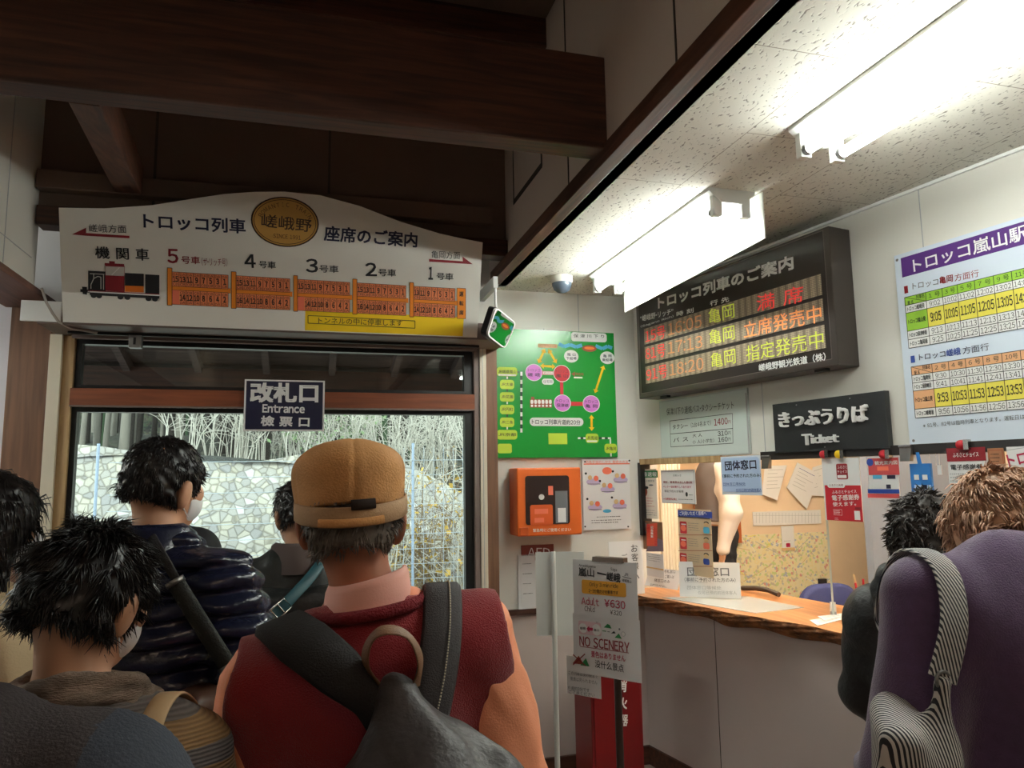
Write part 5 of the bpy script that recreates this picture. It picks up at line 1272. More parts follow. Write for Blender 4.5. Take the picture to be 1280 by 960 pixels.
# ---- white stand seen from behind, with two plain boards
D1 = 3.05
pc = at(693.5, 800, D1); Pn = FW.copy(); Pn[2] = 0; Pn /= np.linalg.norm(Pn)
f = Face(pc * np.array([1, 1, 0]), np.cross(Pn, [0, 0, 1]), (0, 0, 1)); f.z(620, 560, 2.667)
r = root('white_notice_stand', pc * np.array([1, 1, 0]), 'white pole stand with blank white board back, left of the price sheets', 'sign stand')
WST = mat('stand_white', (222, 226, 222), .4)
m = MB(); c_ = f.w(0, 0); ztop = f.uv(195, 346)[1]; m.tube([(c_[0], c_[1], .01), (c_[0], c_[1], ztop)], .011, WST, 10); po = m.build('pole')
m = MB(); m.lathe([(.17, 0), (.17, .012), (.03, .02), (.013, .03)], (c_[0], c_[1], 0), WST, 28); bs = m.build('base')
g = Face(f.O + Pn * .016, f.U, f.V); g.z(620, 560, 2.667); g.board_px(131, 348, 300, 624, .006, WST); bd = g.build('board')
adopt(r, po, bs, bd)
# ---- red fire extinguisher box
fb = on_y(739, 880, 3.62); p1 = on_y(803, 880, 3.42)
r = root('fire_extinguisher_box', ((fb[0] + p1[0]) / 2, 3.55, 0), 'tall dark red fire extinguisher box on the floor in the corner', 'fire extinguisher box')
xl, xr = on_y(739, 880, 3.5)[0], on_y(803, 880, 3.5)[0]; zt_ = on_y(775, 825, 3.5)[2]
RB = mat('box_red', (120, 20, 24), .35)
m = MB(); m.box((xl, 3.5, .03), (xr, 3.74, zt_), RB); bx = m.build('case', None, .006)
m = MB(); m.box((xl + .012, 3.492, .05), (xr - .012, 3.5, zt_ - .015), mat('box_door_red', (110, 16, 20), .3)); dr = m.build('door', None, .003)
m = MB(); m.box((xl - .004, 3.51, 0), (xr + .004, 3.73, .03), BLACKM); pl = m.build('plinth')
f = bface(3.490); f.z(640, 760, 4)
for y, ch in ((390, '消'), (475, '火'), (560, '器')): f.text(ch, 528 + (y - 390) * .04, y, 573 + (y - 390) * .04, y + 2, 58, PW, .02, 1)
lt_ = f.build('lettering'); adopt(r, bx, dr, pl, lt_)
# ================================================================== PEOPLE
class Sdf:
    """signed distances on a grid, smooth unions of tapered limbs and rounded masses, meshed by surface nets"""
    def __init__(s, lo, hi, h):
        s.lo = np.array(lo, float); s.h = h; s.n = np.ceil((np.array(hi) - s.lo) / h).astype(int) + 1
        s.a = [np.float32(s.lo[i]) + np.float32(h) * np.arange(s.n[i], dtype=np.float32) for i in range(3)]
        s.S = np.full(s.n, 0.2, np.float32)
    def blk(s, lo, hi, m):
        i0 = np.clip(np.floor((np.array(lo) - m - s.lo) / s.h).astype(int), 0, s.n - 1); i1 = np.clip(np.ceil((np.array(hi) + m - s.lo) / s.h).astype(int) + 1, 1, s.n)
        sl = tuple(slice(i0[k], i1[k]) for k in range(3))
        return sl, s.a[0][sl[0]][:, None, None], s.a[1][sl[1]][None, :, None], s.a[2][sl[2]][None, None, :]
    def mix(s, sl, d, k, sub=False):
        S = s.S[sl]
        if sub: d = -d; S2 = np.maximum(S, d); s.S[sl] = S2; return
        if k <= 0: s.S[sl] = np.minimum(S, d); return
        h = np.clip(.5 + .5 * (S - d) / k, 0, 1); s.S[sl] = S * (1 - h) + d * h - k * h * (1 - h)
    def cap(s, a, b, ra, rb=None, k=.03, quilt=None, sub=False):
        a = np.array(a, float); b = np.array(b, float); rb = ra if rb is None else rb; m = max(ra, rb) + .05
        sl, X, Y, Z = s.blk(np.minimum(a, b), np.maximum(a, b), m)
        d = b - a; L2 = max(d.dot(d), 1e-9)
        t = np.clip(((X - a[0]) * d[0] + (Y - a[1]) * d[1] + (Z - a[2]) * d[2]) / L2, 0, 1)
        r = ra + (rb - ra) * t
        if quilt: r = r + quilt[1] * (np.abs(np.sin(PI * t * math.sqrt(L2) / quilt[0])) ** .7 - .6)
        q = np.sqrt((X - a[0] - t * d[0]) ** 2 + (Y - a[1] - t * d[1]) ** 2 + (Z - a[2] - t * d[2]) ** 2) - r
        s.mix(sl, q, k, sub); return s
    def ell(s, c, r, k=.03, R=None, quilt=None, sub=False):
        c = np.array(c, float); r = np.array(r, float); m = .05; mx = r if R is None else np.full(3, r.max())
        sl, X, Y, Z = s.blk(c - mx, c + mx, m); X, Y, Z = X - c[0], Y - c[1], Z - c[2]
        zz = Z + c[2]
        if R is not None: X, Y, Z = (R[0][0] * X + R[1][0] * Y + R[2][0] * Z, R[0][1] * X + R[1][1] * Y + R[2][1] * Z, R[0][2] * X + R[1][2] * Y + R[2][2] * Z)
        k0 = np.sqrt((X / r[0]) ** 2 + (Y / r[1]) ** 2 + (Z / r[2]) ** 2); k1 = np.sqrt((X / r[0] ** 2) ** 2 + (Y / r[1] ** 2) ** 2 + (Z / r[2] ** 2) ** 2) + 1e-6
        q = k0 * (k0 - 1) / k1
        if quilt: q = q - quilt[1] * (np.abs(np.sin(PI * (zz + .012 * np.sin(9 * X)) / quilt[0])) ** .7 - .6)
        s.mix(sl, q, k, sub); return s
    def rbox(s, c, b, r, k=.02, R=None):
        c = np.array(c, float); b = np.array(b, float); e = np.full(3, np.linalg.norm(b))
        sl, X, Y, Z = s.blk(c - e, c + e, .04); X, Y, Z = X - c[0], Y - c[1], Z - c[2]
        if R is not None: X, Y, Z = (R[0][0] * X + R[1][0] * Y + R[2][0] * Z, R[0][1] * X + R[1][1] * Y + R[2][1] * Z, R[0][2] * X + R[1][2] * Y + R[2][2] * Z)
        qx, qy, qz = np.abs(X) - b[0] + r, np.abs(Y) - b[1] + r, np.abs(Z) - b[2] + r
        q = np.sqrt(np.maximum(qx, 0) ** 2 + np.maximum(qy, 0) ** 2 + np.maximum(qz, 0) ** 2) + np.minimum(np.maximum(qx, np.maximum(qy, qz)), 0) - r
        s.mix(sl, q, k); return s
    def cut(s, p, n):
        """keep the side away from n"""
        n = np.array(n, float); n /= np.linalg.norm(n)
        s.S = np.maximum(s.S, (s.a[0][:, None, None] - p[0]) * n[0] + (s.a[1][None, :, None] - p[1]) * n[1] + (s.a[2][None, None, :] - p[2]) * n[2]).astype(np.float32); return s
    def shell_of(s, other, d):
        s.S = np.maximum(s.S, -(other.S + d)); return s
    def folds(s, amp, freq, seed, an=(1, 1, 1), n=7):
        r = np.random.default_rng(seed); T = np.zeros_like(s.S)
        for i in range(n):
            k = r.normal(size=3) * freq * np.array(an); ph = r.uniform(0, 6.28); k2 = r.normal(size=3) * freq * .35
            A = s.a[0][:, None, None]; B = s.a[1][None, :, None]; C_ = s.a[2][None, None, :]
            T += np.sin(A * k[0] + B * k[1] + C_ * k[2] + ph + 1.2 * np.sin(A * k2[0] + B * k2[1] + C_ * k2[2]))
        s.S = s.S + (amp / math.sqrt(n)) * T; return s
    def mesh(s):
        S = s.S; S[0] = S[-1] = .1; S[:, 0] = S[:, -1] = .1; S[:, :, 0] = S[:, :, -1] = .1
        neg = S < 0; n = S.shape
        c = np.zeros([k - 1 for k in n], np.int8)
        offs = [(i, j, k) for i in (0, 1) for j in (0, 1) for k in (0, 1)]
        for o in offs: c += neg[o[0]:n[0] - 1 + o[0], o[1]:n[1] - 1 + o[1], o[2]:n[2] - 1 + o[2]]
        I = np.argwhere((c > 0) & (c < 8)); idx = -np.ones(c.shape, np.int64); idx[tuple(I.T)] = np.arange(len(I))
        P = np.zeros((len(I), 3)); cnt = np.zeros(len(I))
        for o in offs:
            for ax in range(3):
                if o[ax]: continue
                o2 = list(o); o2[ax] = 1
                a = S[I[:, 0] + o[0], I[:, 1] + o[1], I[:, 2] + o[2]]; b = S[I[:, 0] + o2[0], I[:, 1] + o2[1], I[:, 2] + o2[2]]
                mk = (a < 0) != (b < 0); t = np.where(mk, a / np.where(mk, a - b, 1), 0)
                q = np.tile(np.array(o, float), (len(I), 1)); q[:, ax] = t
                P += q * mk[:, None]; cnt += mk
        V = s.lo + (I + P / cnt[:, None]) * s.h
        F = []
        for ax in range(3):
            u, v = [(1, 2), (2, 0), (0, 1)][ax]
            sl0 = [slice(None)] * 3; sl1 = [slice(None)] * 3; sl0[ax] = slice(0, -1); sl1[ax] = slice(1, None)
            d = neg[tuple(sl0)] != neg[tuple(sl1)]; E_ = np.argwhere(d); E_ = E_[(E_[:, u] > 0) & (E_[:, v] > 0) & (E_[:, u] < n[u] - 1) & (E_[:, v] < n[v] - 1)]
            eu = np.zeros(3, int); eu[u] = 1; ev = np.zeros(3, int); ev[v] = 1
            q = [E_ - eu - ev, E_ - ev, E_, E_ - eu]; q = np.stack([idx[tuple(w.T)] for w in q], 1)
            fl_ = ~neg[tuple(E_.T)]; q[fl_] = q[fl_][:, ::-1]; F.append(q)
        return V, np.concatenate(F)

def np_mesh(name, V, F, mats, parent=None, mi=None, smooth=True):
    me = bpy.data.meshes.new(name); me.vertices.add(len(V)); me.vertices.foreach_set('co', np.asarray(V, np.float32).ravel())
    k = F.shape[1]; me.loops.add(F.size); me.loops.foreach_set('vertex_index', F.astype(np.int32).ravel()); me.polygons.add(len(F))
    me.polygons.foreach_set('loop_start', np.arange(0, F.size, k, dtype=np.int32))
    for m_ in mats: me.materials.append(m_)
    if mi is not None: me.polygons.foreach_set('material_index', np.asarray(mi, np.int32))
    me.polygons.foreach_set('use_smooth', np.full(len(F), smooth)); me.update(calc_edges=True); me.validate()
    o = bpy.data.objects.new(name, me); COL.objects.link(o)
    if parent: o.parent = parent
    return o

SKIN = mat('skin_light', (206, 156, 124), .55, var=.06, scale=12)
SKIN2 = mat('skin_tanned', (164, 104, 76), .55, var=.08, scale=12)
HAIRB = mat('hair_black', (22, 18, 18), .38); HAIRG = mat('hair_grey', (112, 102, 92), .5, var=.35, scale=60); HAIRBR = mat('hair_light_brown', (176, 134, 104), .5, var=.2, scale=40)
HAIRDB = mat('hair_dark_brown', (38, 30, 26), .45)
MASKW = mat('mask_white', (236, 236, 238), .7)
EYEW = mat('eye_white', (236, 234, 230), .2)
TROU = mat('trousers_dark', (36, 38, 46), .8, bump=.2, bscale=200); TROU2 = mat('trousers_grey', (84, 80, 76), .8); SHOE = mat('shoe_black', (26, 24, 24), .4)

def rot3(yaw, pitch, roll):
    """head turn to its right (yaw), bow (pitch), tilt to its right (roll), degrees"""
    M_ = Matrix.Rotation(-math.radians(yaw), 3, 'Z') @ Matrix.Rotation(-math.radians(pitch), 3, 'X') @ Matrix.Rotation(math.radians(roll), 3, 'Y')
    return np.array(M_)

class Person:
    def __init__(s, px, depth, facing, label, H=None, head=(0, 0, 0), hoff=(0, 0), hz=0.0, sw=1.0, bulk=1.0, dz=0.0, skin=SKIN, arms=None, floor=0.0, res=.0075, legs_mat=TROU, lean=0.0):
        hc = at(px[0], px[1], depth); s.facing = facing
        s.k = (hc[2] - floor) / (1.605 + hz) if H is None else H / 1.7
        k = s.k; th = -math.radians(facing)
        s.hx = hoff
        s.r = root('person', (0, 0, 0), label, 'person')
        # the root stands under the head, less the head's own offset
        off = np.array([hoff[0], hoff[1] + .012]) * k
        s.r.location = (hc[0] - (math.cos(th) * off[0] - math.sin(th) * off[1]), hc[1] - (math.sin(th) * off[0] + math.cos(th) * off[1]), floor)
        s.r.rotation_euler = (0, 0, th); s.r.scale = (1, 1, 1)
        s.Rh = rot3(*head); s.hc = np.array([hoff[0], hoff[1] + .012, 1.605 + hz])
        s.sw = sw; s.bulk = bulk; s.dz = dz; s.res = res
        sx = .172 * sw
        s.sh = {1: np.array([sx, -.015, 1.352 + dz]), -1: np.array([-sx, -.015, 1.352 - dz])}
        arms = arms or {}
        s.el = {q: np.array(arms.get(('e', q), (q * (sx + .075), -.035, 1.11))) for q in (1, -1)}
        s.wr = {q: np.array(arms.get(('w', q), (q * (sx + .015), .17, .97))) for q in (1, -1)}
        s.skin = skin; s.legs_mat = legs_mat
        s.body()
    def hp(s, p): return s.hc + s.Rh @ np.array(p, float)
    def W(s, p):
        th = s.r.rotation_euler[2]; p = np.array(p, float) * s.k
        return np.array([s.r.location[0] + math.cos(th) * p[0] - math.sin(th) * p[1], s.r.location[1] + math.sin(th) * p[0] + math.cos(th) * p[1], s.r.location[2] + p[2]])
    def emit(s, name, g, mats, mi=None, V=None, F=None):
        if g is not None: V, F = g.mesh()
        m_ = mi(V[F].mean(1)) if mi else None
        return np_mesh(name, V * s.k, F, mats, s.r, m_)
    def grid(s, lo=(-.46, -.34, -.01), hi=(.46, .42, 1.83), h=None):
        return Sdf(lo, hi, h or s.res)
    def torso(s, g, d, quilt=None, k=.05):
        b = s.bulk; w = s.sw
        g.ell((0, 0, 1.25), (.165 * w + d, .112 * b + d, .20), k, quilt=quilt); g.ell((0, .0, 1.08), (.15 * w * b + d, .112 * b + d, .19), k, quilt=quilt); g.ell((0, -.01, .93), (.165 * w * b + d, .118 * b + d, .16), k, quilt=quilt)
        g.cap(s.sh[-1] * (.84, 1, 1), s.sh[1] * (.84, 1, 1), .054 + d, None, k, quilt=None)
        g.cap((-.055, -.022, 1.408 - s.dz * .3), (.055, -.022, 1.408 + s.dz * .3), .040 + d * .7, None, .07)
    def sleeves(s, g, d, dw=None, quilt=None, end=1.0, k=.035):
        dw = d if dw is None else dw
        for q in (1, -1):
            g.cap(s.sh[q], s.el[q], .054 + d, .044 + d, k, quilt); g.cap(s.el[q], s.el[q] + (s.wr[q] - s.el[q]) * end, .043 + d, .03 + dw, k, quilt)
    def body(s):
        g = s.grid()
        R = s.Rh; hp = s.hp
        g.ell(hp((0, -.012, .012)), (.076, .094, .092), .03, R); g.ell(hp((0, .03, -.055)), (.058, .062, .066), .03, R); g.ell(hp((0, .055, -.09)), (.034, .03, .026), .02, R)
        for q in (1, -1):
            g.ell(hp((q * .082, -.008, -.026)), (.012, .025, .038), .006, rot3(0, 0, 0) if False else R @ rot3(-q * 22, 0, q * 8)); g.cap(hp((q * .079, -.02, .0)), hp((q * .077, -.008, -.055)), .007, .005, .006)
            g.ell(hp((q * .031, .083, .004)), (.017, .012, .012), .0, R, sub=True); g.cap(hp((q * .014, .082, .022)), hp((q * .05, .07, .022)), .009, .006, .012); g.ell(hp((q * .04, .062, -.025)), (.022, .02, .02), .02, R)
        g.cap(hp((0, .083, .008)), hp((0, .103, -.03)), .009, .012, .012); g.ell(hp((0, .09, -.036)), (.018, .012, .009), .008, R)
        g.cap(hp((-.02, .078, -.064)), hp((.02, .078, -.064)), .007, None, .006); g.cap(hp((-.016, .076, -.075)), hp((.016, .076, -.075)), .0075, None, .006)
        g.cap((0, -.022, 1.40), hp((0, -.022, -.06)), .056, .052, .03)
        s.torso(g, -.012)
        for q in (1, -1):
            g.cap(s.sh[q], s.el[q], .05, .04, .04); g.cap(s.el[q], s.wr[q], .04, .027, .03)
            f = s.wr[q] - s.el[q]; f /= np.linalg.norm(f); sd = np.array([q, 0, 0]) - f * f[0] * q; sd /= np.linalg.norm(sd); nr = np.cross(f, sd) * q   # nr: back of hand, roughly up
            if nr[2] < 0: nr = -nr
            w = s.wr[q]; 
            Rm = np.stack([sd, f, nr], 1); g.ell(w + f * .045, (.038, .052, .016), .015, Rm)
            for i, (o, L) in enumerate(((.028, .062), (.0095, .072), (-.0095, .068), (-.028, .054))):
                a = w + f * .08 + sd * o * -1; b = a + f * L * .5 - nr * .012; c = b + f * L * .3 - nr * L * .45
                g.cap(a, b, .0095, .009, .005); g.cap(b, c, .009, .0075, .004)
            a = w + f * .03 - sd * .034; b = a + f * .034 - sd * .022 - nr * .008; c = b + f * .03 + sd * .004 - nr * .012
            g.cap(a, b, .0125, .0105, .008); g.cap(b, c, .0105, .008, .004)
            hipx = .088
            g.cap((q * hipx, 0, .90), (q * .092, .012, .49), .082, .054, .03); g.cap((q * .092, .012, .49), (q * .095, -.02, .09), .054, .036, .02); g.cap((q * .095, -.03, .05), (q * .105, .12, .035), .034, .03, .02)
        s.emit('body', g, [s.skin])
        # trousers and shoes
        t = s.grid((-.3, -.3, .03), (.3, .3, 1.03))
        t.ell((0, -.01, .93), (.168 * s.sw * s.bulk, .124 * s.bulk, .13), .03)
        for q in (1, -1): t.cap((q * .088, 0, .90), (q * .094, .012, .49), .096, .072, .02); t.cap((q * .094, .012, .49), (q * .096, -.02, .07), .072, .062, .02)
        t.cut((0, 0, 1.02), (0, 0, 1)); t.cut((0, 0, .055), (0, 0, -1)); t.folds(.004, 30, 3); s.emit('trousers', t, [s.legs_mat])
        for q in (1, -1):
            f = s.grid((q * .1 - .08, -.14, -.02), (q * .1 + .08, .24, .14))
            f.cap((q * .097, -.05, .045), (q * .108, .12, .035), .046, .04, .02); f.cap((q * .097, -.03, .06), (q * .096, -.02, .1), .045, .042, .02); f.cut((0, 0, .002), (0, 0, -1)); f.cut((0, 0, .12), (0, 0, 1)); s.emit('shoe', f, [SHOE])
        for q in (1, -1):
            e = s.hp((q * .031, .0725, .004)); fw = s.Rh @ np.array([0, 1, 0]); m = MB()
            m.lathe([(.001, -.011), (.006, -.009), (.0105, -.003), (.0108, .002), (.008, .008), (.005, .0097)], e * s.k, EYEW, 14, fw); ey = m.build('eye', s.r); m = MB(); m.lathe([(.005, .0096), (.0045, .0104), (.001, .0107)], e * s.k, HAIRB, 12, fw); m.build('iris', ey)
    def hair(s, mt_, length='short', strands=0, slen=.03, seed=1, thick=.012, nape=-.055, curly=0.0, droop=.3, wild=.28, rise=.22):
        g = Sdf(s.hc - .22, s.hc + .22, .005); R = s.Rh; hp = s.hp; t = thick
        g.ell(hp((0, -.014, .014)), (.079 + t, .096 + t, .094 + t * 1.1), .02, R)
        g.ell(hp((0, -.05, -.045)), (.062 + t, .048 + t, .05), .03, R)
        # the face, ears and neck stay clear
        fn = R @ np.array([0, 1, .05])
        g2 = Sdf(s.hc - .22, s.hc + .22, .005)
        g2.ell(hp((0, .085, -.05)), (.085, .075, .092), .0, R)
        for q in (1, -1): g2.ell(hp((q * .09, .0, -.035)), (.03, .026, .036), .01, R); g2.ell(hp((q * .085, .03, -.075)), (.04, .05, .05), .02, R)
        h = np.clip(.5 - .5 * (g.S + g2.S) / .015, 0, 1); g.S = g.S * (1 - h) - g2.S * h + .015 * h * (1 - h)
        if length != 'long': g.cut(hp((0, 0, nape)), R @ np.array([0, -.25, -1]))
        if length == 'long':
            g = s.long_grid(g, R, t)
        if curly: g.folds(curly, 110, seed, n=8); g.folds(curly * .5, 260, seed + 1, n=6)
        else: g.folds(.0025, 120, seed)
        V, F = g.mesh()
        o = np_mesh('hair', V * s.k, F, [mt_], s.r)
        if strands:
            r = np.random.default_rng(seed); Fi = r.integers(0, len(F), strands * 2); C = V[F].mean(1)[Fi]
            A = V[F[Fi, 1]] - V[F[Fi, 0]]; B = V[F[Fi, 3]] - V[F[Fi, 0]]; N = np.cross(A, B); N /= np.linalg.norm(N, axis=1)[:, None] + 1e-9
            loc = (C - s.hc) @ R; keep = (loc[:, 2] > nape - .01) & (N @ (R @ np.array([0, 1, 0])) < .9); C = C[keep][:strands]; N = N[keep][:strands]; loc = loc[keep][:strands]; n = len(C)
            crown = s.hp((0, -.03, .11)); flow = C - crown; flow -= N * (flow * N).sum(1)[:, None]; flow /= np.linalg.norm(flow, axis=1)[:, None] + 1e-9
            L = slen * r.uniform(.5, 1.3, n)[:, None]; cell = np.floor((C - s.hc) / .028).astype(int); hs = (cell * np.array([73856093, 19349663, 83492791])).sum(1) % 997; JT = np.random.default_rng(seed + 5).normal(size=(997, 3)); J = JT[hs] * wild + r.normal(size=(n, 3)) * wild * .35
            d1 = N * rise + flow * .9 + J; d1 /= np.linalg.norm(d1, axis=1)[:, None]; d2 = d1 * .6 + flow * .5 + np.array([0, 0, -droop]) + J * .4; d2 /= np.linalg.norm(d2, axis=1)[:, None]
            P0 = C - N * .004; P1 = C + d1 * L * .55; P2 = P1 + d2 * L * .6
            sd = np.cross(d1, N); sd /= np.linalg.norm(sd, axis=1)[:, None] + 1e-9; up_ = np.cross(sd, d1); w = r.uniform(.0012, .0026, n)[:, None] if curly == 0 else r.uniform(.002, .004, n)[:, None]
            VV = np.stack([P0 + sd * w, P0 - sd * w, P0 + up_ * w, P1 + sd * w * .8, P1 - sd * w * .8, P1 + up_ * w * .8, P2 + sd * w * .12, P2 - sd * w * .12, P2 + up_ * w * .12], 1).reshape(-1, 3)
            q = np.array([(0, 1, 4, 3), (1, 2, 5, 4), (2, 0, 3, 5), (3, 4, 7, 6), (4, 5, 8, 7), (5, 3, 6, 8)]); FF = (np.arange(n)[:, None, None] * 9 + q[None]).reshape(-1, 4)
            me = o.data; V2 = np.concatenate([V, VV]); F2 = np.concatenate([F, FF + len(V)]); bpy.data.objects.remove(o); bpy.data.meshes.remove(me)
            o = np_mesh('hair', V2 * s.k, F2, [mt_], s.r)
        return o
    def long_grid(s, g0, R, t):
        g = Sdf(s.hc - (.2, .24, .42), s.hc + (.2, .2, .2), .006); hp = s.hp
        t += .012; g.ell(hp((0, -.014, .014)), (.082 + t, .098 + t, .096 + t), .02, R); g.cap(hp((0, -.05, -.03)), hp((0, -.075, -.30)), .085, .075, .05)
        for q in (1, -1): g.cap(hp((q * .078, .0, .01)), hp((q * .085, -.01, -.30)), .032, .026, .03)
        g2 = Sdf(s.hc - (.2, .24, .42), s.hc + (.2, .2, .2), .006); g2.ell(hp((0, .115, -.05)), (.08, .085, .11), .0, R)
        g.S = np.maximum(g.S, -g2.S); return g
    def mask(s):
        g = Sdf(s.hc - .2, s.hc + .2, .004); R = s.Rh; hp = s.hp
        g.ell(hp((0, .038, -.052)), (.064, .068, .06), .02, R); g.cap(hp((0, .1, -.02)), hp((0, .105, -.05)), .014, .012, .02)
        g.cut(hp((0, 0, -.012)), R @ np.array([0, 0, 1])); g.cut(hp((0, .03, 0)), R @ np.array([0, -1, 0])); g.cut(hp((0, 0, -.105)), R @ np.array([0, 0, -1]))
        fm = s.emit('face_mask', g, [MASKW])
        for q in (1, -1):
            m = MB(); m.tube([s.hp((q * .058, .035, -.03)) * s.k, s.hp((q * .074, .006, .005)) * s.k, s.hp((q * .084, -.02, -.002)) * s.k, s.hp((q * .082, -.022, -.04)) * s.k, s.hp((q * .058, .033, -.085)) * s.k], .0016, MASKW, 6); m.build('mask_loop', fm)
    def collar(s, mt_, z0=1.41, z1=1.475, r0=.068, r1=.064, flare=.0, th=.006, name='collar'):
        prof = [(r0 + flare + .012, z0 - 0.004), (r0 + .006, z1 - .012), (r1 + .003, z1), (r1 - .003, z1), (r1 - .004, z0)]
        m = MB(); c = np.array([0, -.018, 0]); vs = []; fs = []; n = 36
        for (r_, z) in prof:
            for j in range(n):
                w = 2 * PI * j / n; fz = -.028 * max(0, math.sin(w)) - .0 * math.cos(w)
                vs.append(((c[0] + r_ * math.cos(w) + .3 * s.hx[0]) * s.k, (c[1] + r_ * 1.08 * math.sin(w)) * s.k, (z + fz + s.dz * .5 * math.cos(w)) * s.k))
        for i in range(len(prof) - 1):
            for j in range(n): fs.append((i * n + j, i * n + (j + 1) % n, (i + 1) * n + (j + 1) % n, (i + 1) * n + j))
        m.add(vs, fs, mt_, True); m.build(name, s.r)
# ---- the man in the red knitted vest, nearest, seen from behind
P5 = Person((440, 640), 1.31, 2, 'man in tan cap and dark red knitted vest over a salmon shirt, seen from behind', head=(4, 2, -2), hoff=(-.040, 0), sw=1.10, bulk=1.14, dz=.030, skin=SKIN2, res=.0065,
            arms={('e', 1): (.262, -.04, 1.08), ('e', -1): (-.250, -.04, 1.05), ('w', 1): (.26, .12, .90), ('w', -1): (-.26, .12, .88)})
SHIRT = mat('shirt_salmon', (255, 168, 128), .65, bump=.15, bscale=300); VEST = mat('vest_dark_red', (146, 24, 34), .9, bump=.55, bscale=420, sheen=.3)
g = P5.grid(); P5.torso(g, .006); g.cut((0, 0, .93), (0, 0, -1)); P5.sleeves(g, .006, .02, None, 1.0, .05); g.cap(P5.sh[1] + (.0, 0, -.06), P5.el[1], .054, .07, .03); g.cap(P5.sh[-1] + (-.0, 0, -.06), P5.el[-1], .054, .07, .03); g.folds(.0045, 26, 11, (1.3, 1, .8)); g.folds(.0035, 62, 13, (1.2, 1, .6)); P5.emit('shirt', g, [SHIRT])
P5.collar(mat('shirt_collar_pink', (240, 176, 160), .65, bump=.1, bscale=300), 1.438, 1.497, .066, .064, .0)
g = P5.grid(); P5.torso(g, .020, None, .06)
for q in (1, -1): g.cap(P5.sh[q] * (.7, 1, 1), P5.sh[q] * (1.1, 1, 1), .076, .072, .04); g.cap(P5.sh[q] * (.9, 1, 1), P5.sh[q] + (0, 0, -.18), .07, .06, .04)
for q in (1, -1): g.cut(P5.sh[q] + (q * .042, 0, 0), (q, 0, .16))
g.cut((0, 0, .98), (0, 0, -1)); g.cut((-.02, -.02, 1.452), (-.06, .35, 1)); g.folds(.004, 22, 5); vs_ = P5.emit('knitted_vest', g, [VEST])
VRIB = mat('vest_rib', (124, 18, 30), .9, bump=.8, bscale=250)
m = MB(); pts = []
for j in range(41):
    w = 2 * PI * j / 40; pts.append(np.array([.092 * math.cos(w) - .008, -.028 + .080 * math.sin(w) , 1.444 + .012 * math.cos(w) - .05 * max(0, math.sin(w))]) * P5.k)
m.tube(pts, .011, VRIB, 8, False); m.build('vest_neckband', vs_)
P5.hair(HAIRG, 'short', 2600, .016, 3, .004, -.078, 0, .6)
# cap: crown of panels, band, opening with strap, peak
CAPT = mat('cap_tan', (206, 150, 92), .8, var=.10, scale=18, bump=.25, bscale=250); CAPB = mat('cap_band_tan', (176, 142, 106), .8, bump=.2, bscale=250)
R = P5.Rh; hp = P5.hp
g = Sdf(P5.hc - .2, P5.hc + .2, .004)
g.ell(hp((0, -.012, .034)), (.097, .114, .088), .01, R); g.ell(hp((0, -.02, .078)), (.094, .106, .050), .03, R)
g.cut(hp((0, -.1, .012)), R @ np.array([0, -.22, -1]))
loc = None
A_ = (g.a[0][:, None, None] - P5.hc[0]); B_ = (g.a[1][None, :, None] - P5.hc[1]); an = np.arctan2(A_ + 0 * B_, B_ + 0 * A_)
g.S = g.S + (.0022 * np.exp(-((np.abs((an * 3 / PI) % 1 - .5) - .5) / .035) ** 2)).astype(np.float32); g.folds(.0018, 45, 2)
cap_ = P5.emit('cap', g, [CAPT])
def hring(rx, ry, y0, z0, slope, w0, w1, n=40):
    return [hp((rx * math.sin(w), y0 - ry * math.cos(w), z0 + slope * (math.cos(w)))) for w in np.linspace(w0, w1, n)]
m = MB(); pts = hring(.0955, .112, -.012, .010, -.018, -PI, PI, 61); nr = [R @ np.array([math.sin(w), -math.cos(w), 0]) for w in np.linspace(-PI, PI, 61)]
m.ribbon([p * P5.k for p in pts], nr, .034, .0035, CAPB); m.build('cap_band', cap_)
m = MB(); ws = np.linspace(.05, .45, 12); pts = hring(.0995, .1165, -.012, .024, -.012, .05, .45, 12); m.ribbon([p * P5.k for p in pts], [R @ np.array([math.sin(w), -math.cos(w), 0]) for w in ws], .017, .003, mat('cap_opening', (40, 26, 18), .9)); m.build('cap_opening', cap_)
m = MB(); pts = hring(.100, .1175, -.012, .001, -.018, -.5, .6, 16); m.ribbon([p * P5.k for p in pts], [R @ np.array([math.sin(w), -math.cos(w), 0]) for w in np.linspace(-.5, .6, 16)], .014, .003, CAPT); m.build('cap_strap', cap_)
m = MB(); top_ = []; bot = []
for j in range(21):
    w = -1.1 + 2.2 * j / 20; a = hp((.095 * math.sin(w), -.012 + .112 * math.cos(w), .012)); b = hp((.105 * math.sin(w), .02 + .155 * math.cos(w), -.004 - .012 * abs(math.sin(w)))); top_.append((a, b))
vs = []; fs = []
for (a, b) in top_: vs += [a * P5.k, b * P5.k, (b + (0, 0, -.004)) * P5.k, (a + (0, 0, -.004)) * P5.k]
for j in range(20): fs += [tuple(j * 4 + q for q in (0, 1, 5, 4)), tuple(j * 4 + q for q in (1, 2, 6, 5)), tuple(j * 4 + q for q in (2, 3, 7, 6))]
m.add(vs, fs, CAPT, True); m.build('cap_peak', cap_)
P5.mask()
